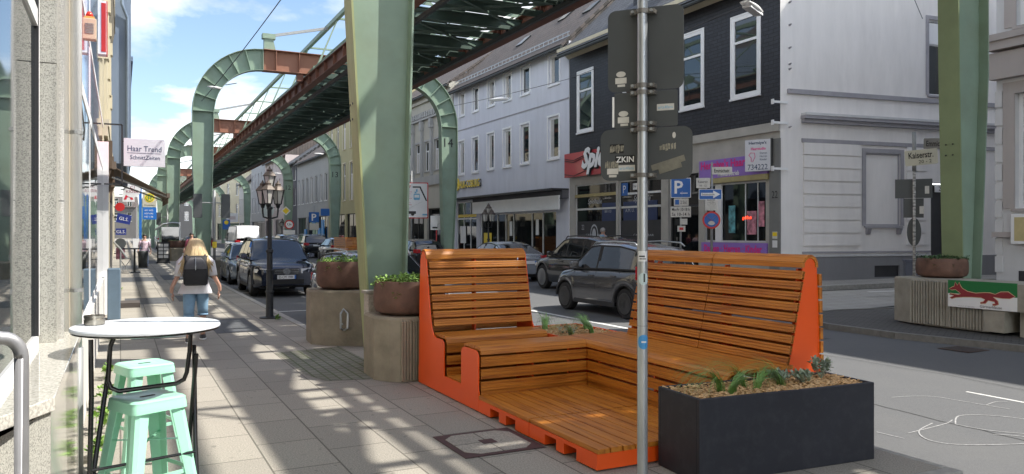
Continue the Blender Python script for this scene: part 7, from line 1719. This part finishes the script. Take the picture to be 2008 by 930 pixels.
w, k = person('blonde woman walking away in white blouse and denim shorts, carrying a black backpack', (1.06, 13.15, 0), -R(5), 1.60, phase=1, arms=((.335, .03, .80), (-.33, -.06, .80)))
w.scale = (1.12, 1.1, 1)
bp = thing('backpack', 'black and grey roll-top backpack with a silver strap on the blonde woman\'s back', 'backpack', (1.06, 13.15, 0), -R(5))
bp.scale = (1.12, 1.12, 1)
m = MB(); rings = []
for z, hx, y0_, y1_ in ((.94, .14, -.145, -.24), (.97, .165, -.14, -.30), (1.10, .172, -.14, -.315), (1.24, .165, -.14, -.30), (1.34, .15, -.135, -.27), (1.40, .155, -.135, -.22), (1.43, .165, -.14, -.19)):
    rings.append([(x * k, y * k, z * k) for x, y in rrect(-hx, hx, y1_, y0_, .04, 3)])
m.loft(rings); m.build('bag_body', 'bag_black', bp, smooth=True, auto=True)
m = MB(); rings = []
for z, hx, y1_ in ((1.215, .155, -.318), (1.27, .15, -.316), (1.36, .11, -.29), (1.40, .07, -.25)): rings.append([(x * k, y * k, z * k) for x, y in rrect(-hx, hx, y1_, y1_ + .05, .015, 3)])
m.loft(rings); m.build('top_flap', 'bag_grey', bp, smooth=True, auto=True)
m = MB(); m.bar((0, -.328 * k, 1.20 * k), (0, -.325 * k, 1.30 * k), .03, .006, up=(1, 0, 0)); m.bar((0, -.325 * k, 1.30 * k), (0, -.275 * k, 1.40 * k), .03, .006, up=(1, 0, 0)); m.build('strap', 'galv', bp)
m = MB()
for z in (1.0, 1.04, 1.08, 1.12): m.box(-.012, .012, -.319 * k, -.314 * k, z * k, (z + .015) * k)
for s in (-1, 1): m.tube([(s * .12 * k, -.14 * k, 1.40 * k), (s * .13 * k, -.02, 1.49 * k), (s * .14 * k, .11 * k, 1.38 * k), (s * .15 * k, .135 * k, 1.2 * k), (s * .16 * k, .02 * k, 1.02 * k)], .016, 6)
m.build('shoulder_strap', 'bag_black', bp)
person('woman in pale patterned blouse and blue jeans walking towards the viewer', (1.05, 41.8, -.02), R(178), 1.62, phase=-1, top='blouse', legs='denim_dark', hair='hair_dark', short=False, arms=((.30, .0, .82), (-.29, .05, .80)))
m1, k1 = person('man in a pink shirt and dark trousers behind the blonde woman', (3.05, 40.2, -.05), R(170), 1.72, phase=1, top='shirt_pink', legs='trousers_dark', hair='hair_dark', short=False, female=False)
fin(BOX('carrier_bag', 'paper', None, 2.62, 2.95, 39.95, 40.1, .25, .72, .02), 'pale carrier bag held by the man in the pink shirt', 'bag')
person('grey-haired person in a light blue shirt behind the black SUV, before the casino window', (16.6, 25.1, .15), -R(60), 1.72, phase=1, top='denim', legs='trousers_dark', hair='hair_grey' if M('hair_grey', (.32, .30, .28), .7) else '', short=False, female=False)
# ------------------------------------------------------------------ one mesh per separate piece for the parts named here
def islands(me):
    n = len(me.vertices); par = list(range(n))
    def find(a):
        while par[a] != a: par[a] = par[par[a]]; a = par[a]
        return a
    for e in me.edges:
        a, b = find(e.vertices[0]), find(e.vertices[1])
        if a != b: par[a] = b
    g = {}
    for p in me.polygons: g.setdefault(find(p.vertices[0]), []).append(p)
    return list(g.values())
SPLIT = {'side_window', 'gable', 'poster', 'wall_hook', 'sill_bracket', 'power_rail', 'hanger', 'mullion', 'louvre', 'folding_arm', 'door_bars', 'pilasters', 'clamp', 'top_chord', 'leg_', 'grille_bar', 'canopy_'}
for o in list(bpy.data.objects):
    if o.type != 'MESH' or o.name.split('.')[0] not in SPLIT: continue
    gs_ = islands(o.data)
    if not 1 < len(gs_) <= 40: continue
    me = o.data; base = o.name.split('.')[0]; base = {'pilasters': 'pilaster', 'door_bars': 'door_bar'}.get(base, base)
    for g in gs_:
        ids = {}; vs = []; fs = []
        for p in g:
            f = []
            for i in p.vertices:
                if i not in ids: ids[i] = len(vs); vs.append(tuple(me.vertices[i].co))
                f.append(ids[i])
            fs.append(tuple(f))
        c = MB().add(vs, fs).build(base, me.materials[0], o.parent, smooth=base == 'side_window', auto=True)
        c.matrix_local = o.matrix_local
    bpy.data.objects.remove(o)
bpy.context.view_layer.update()
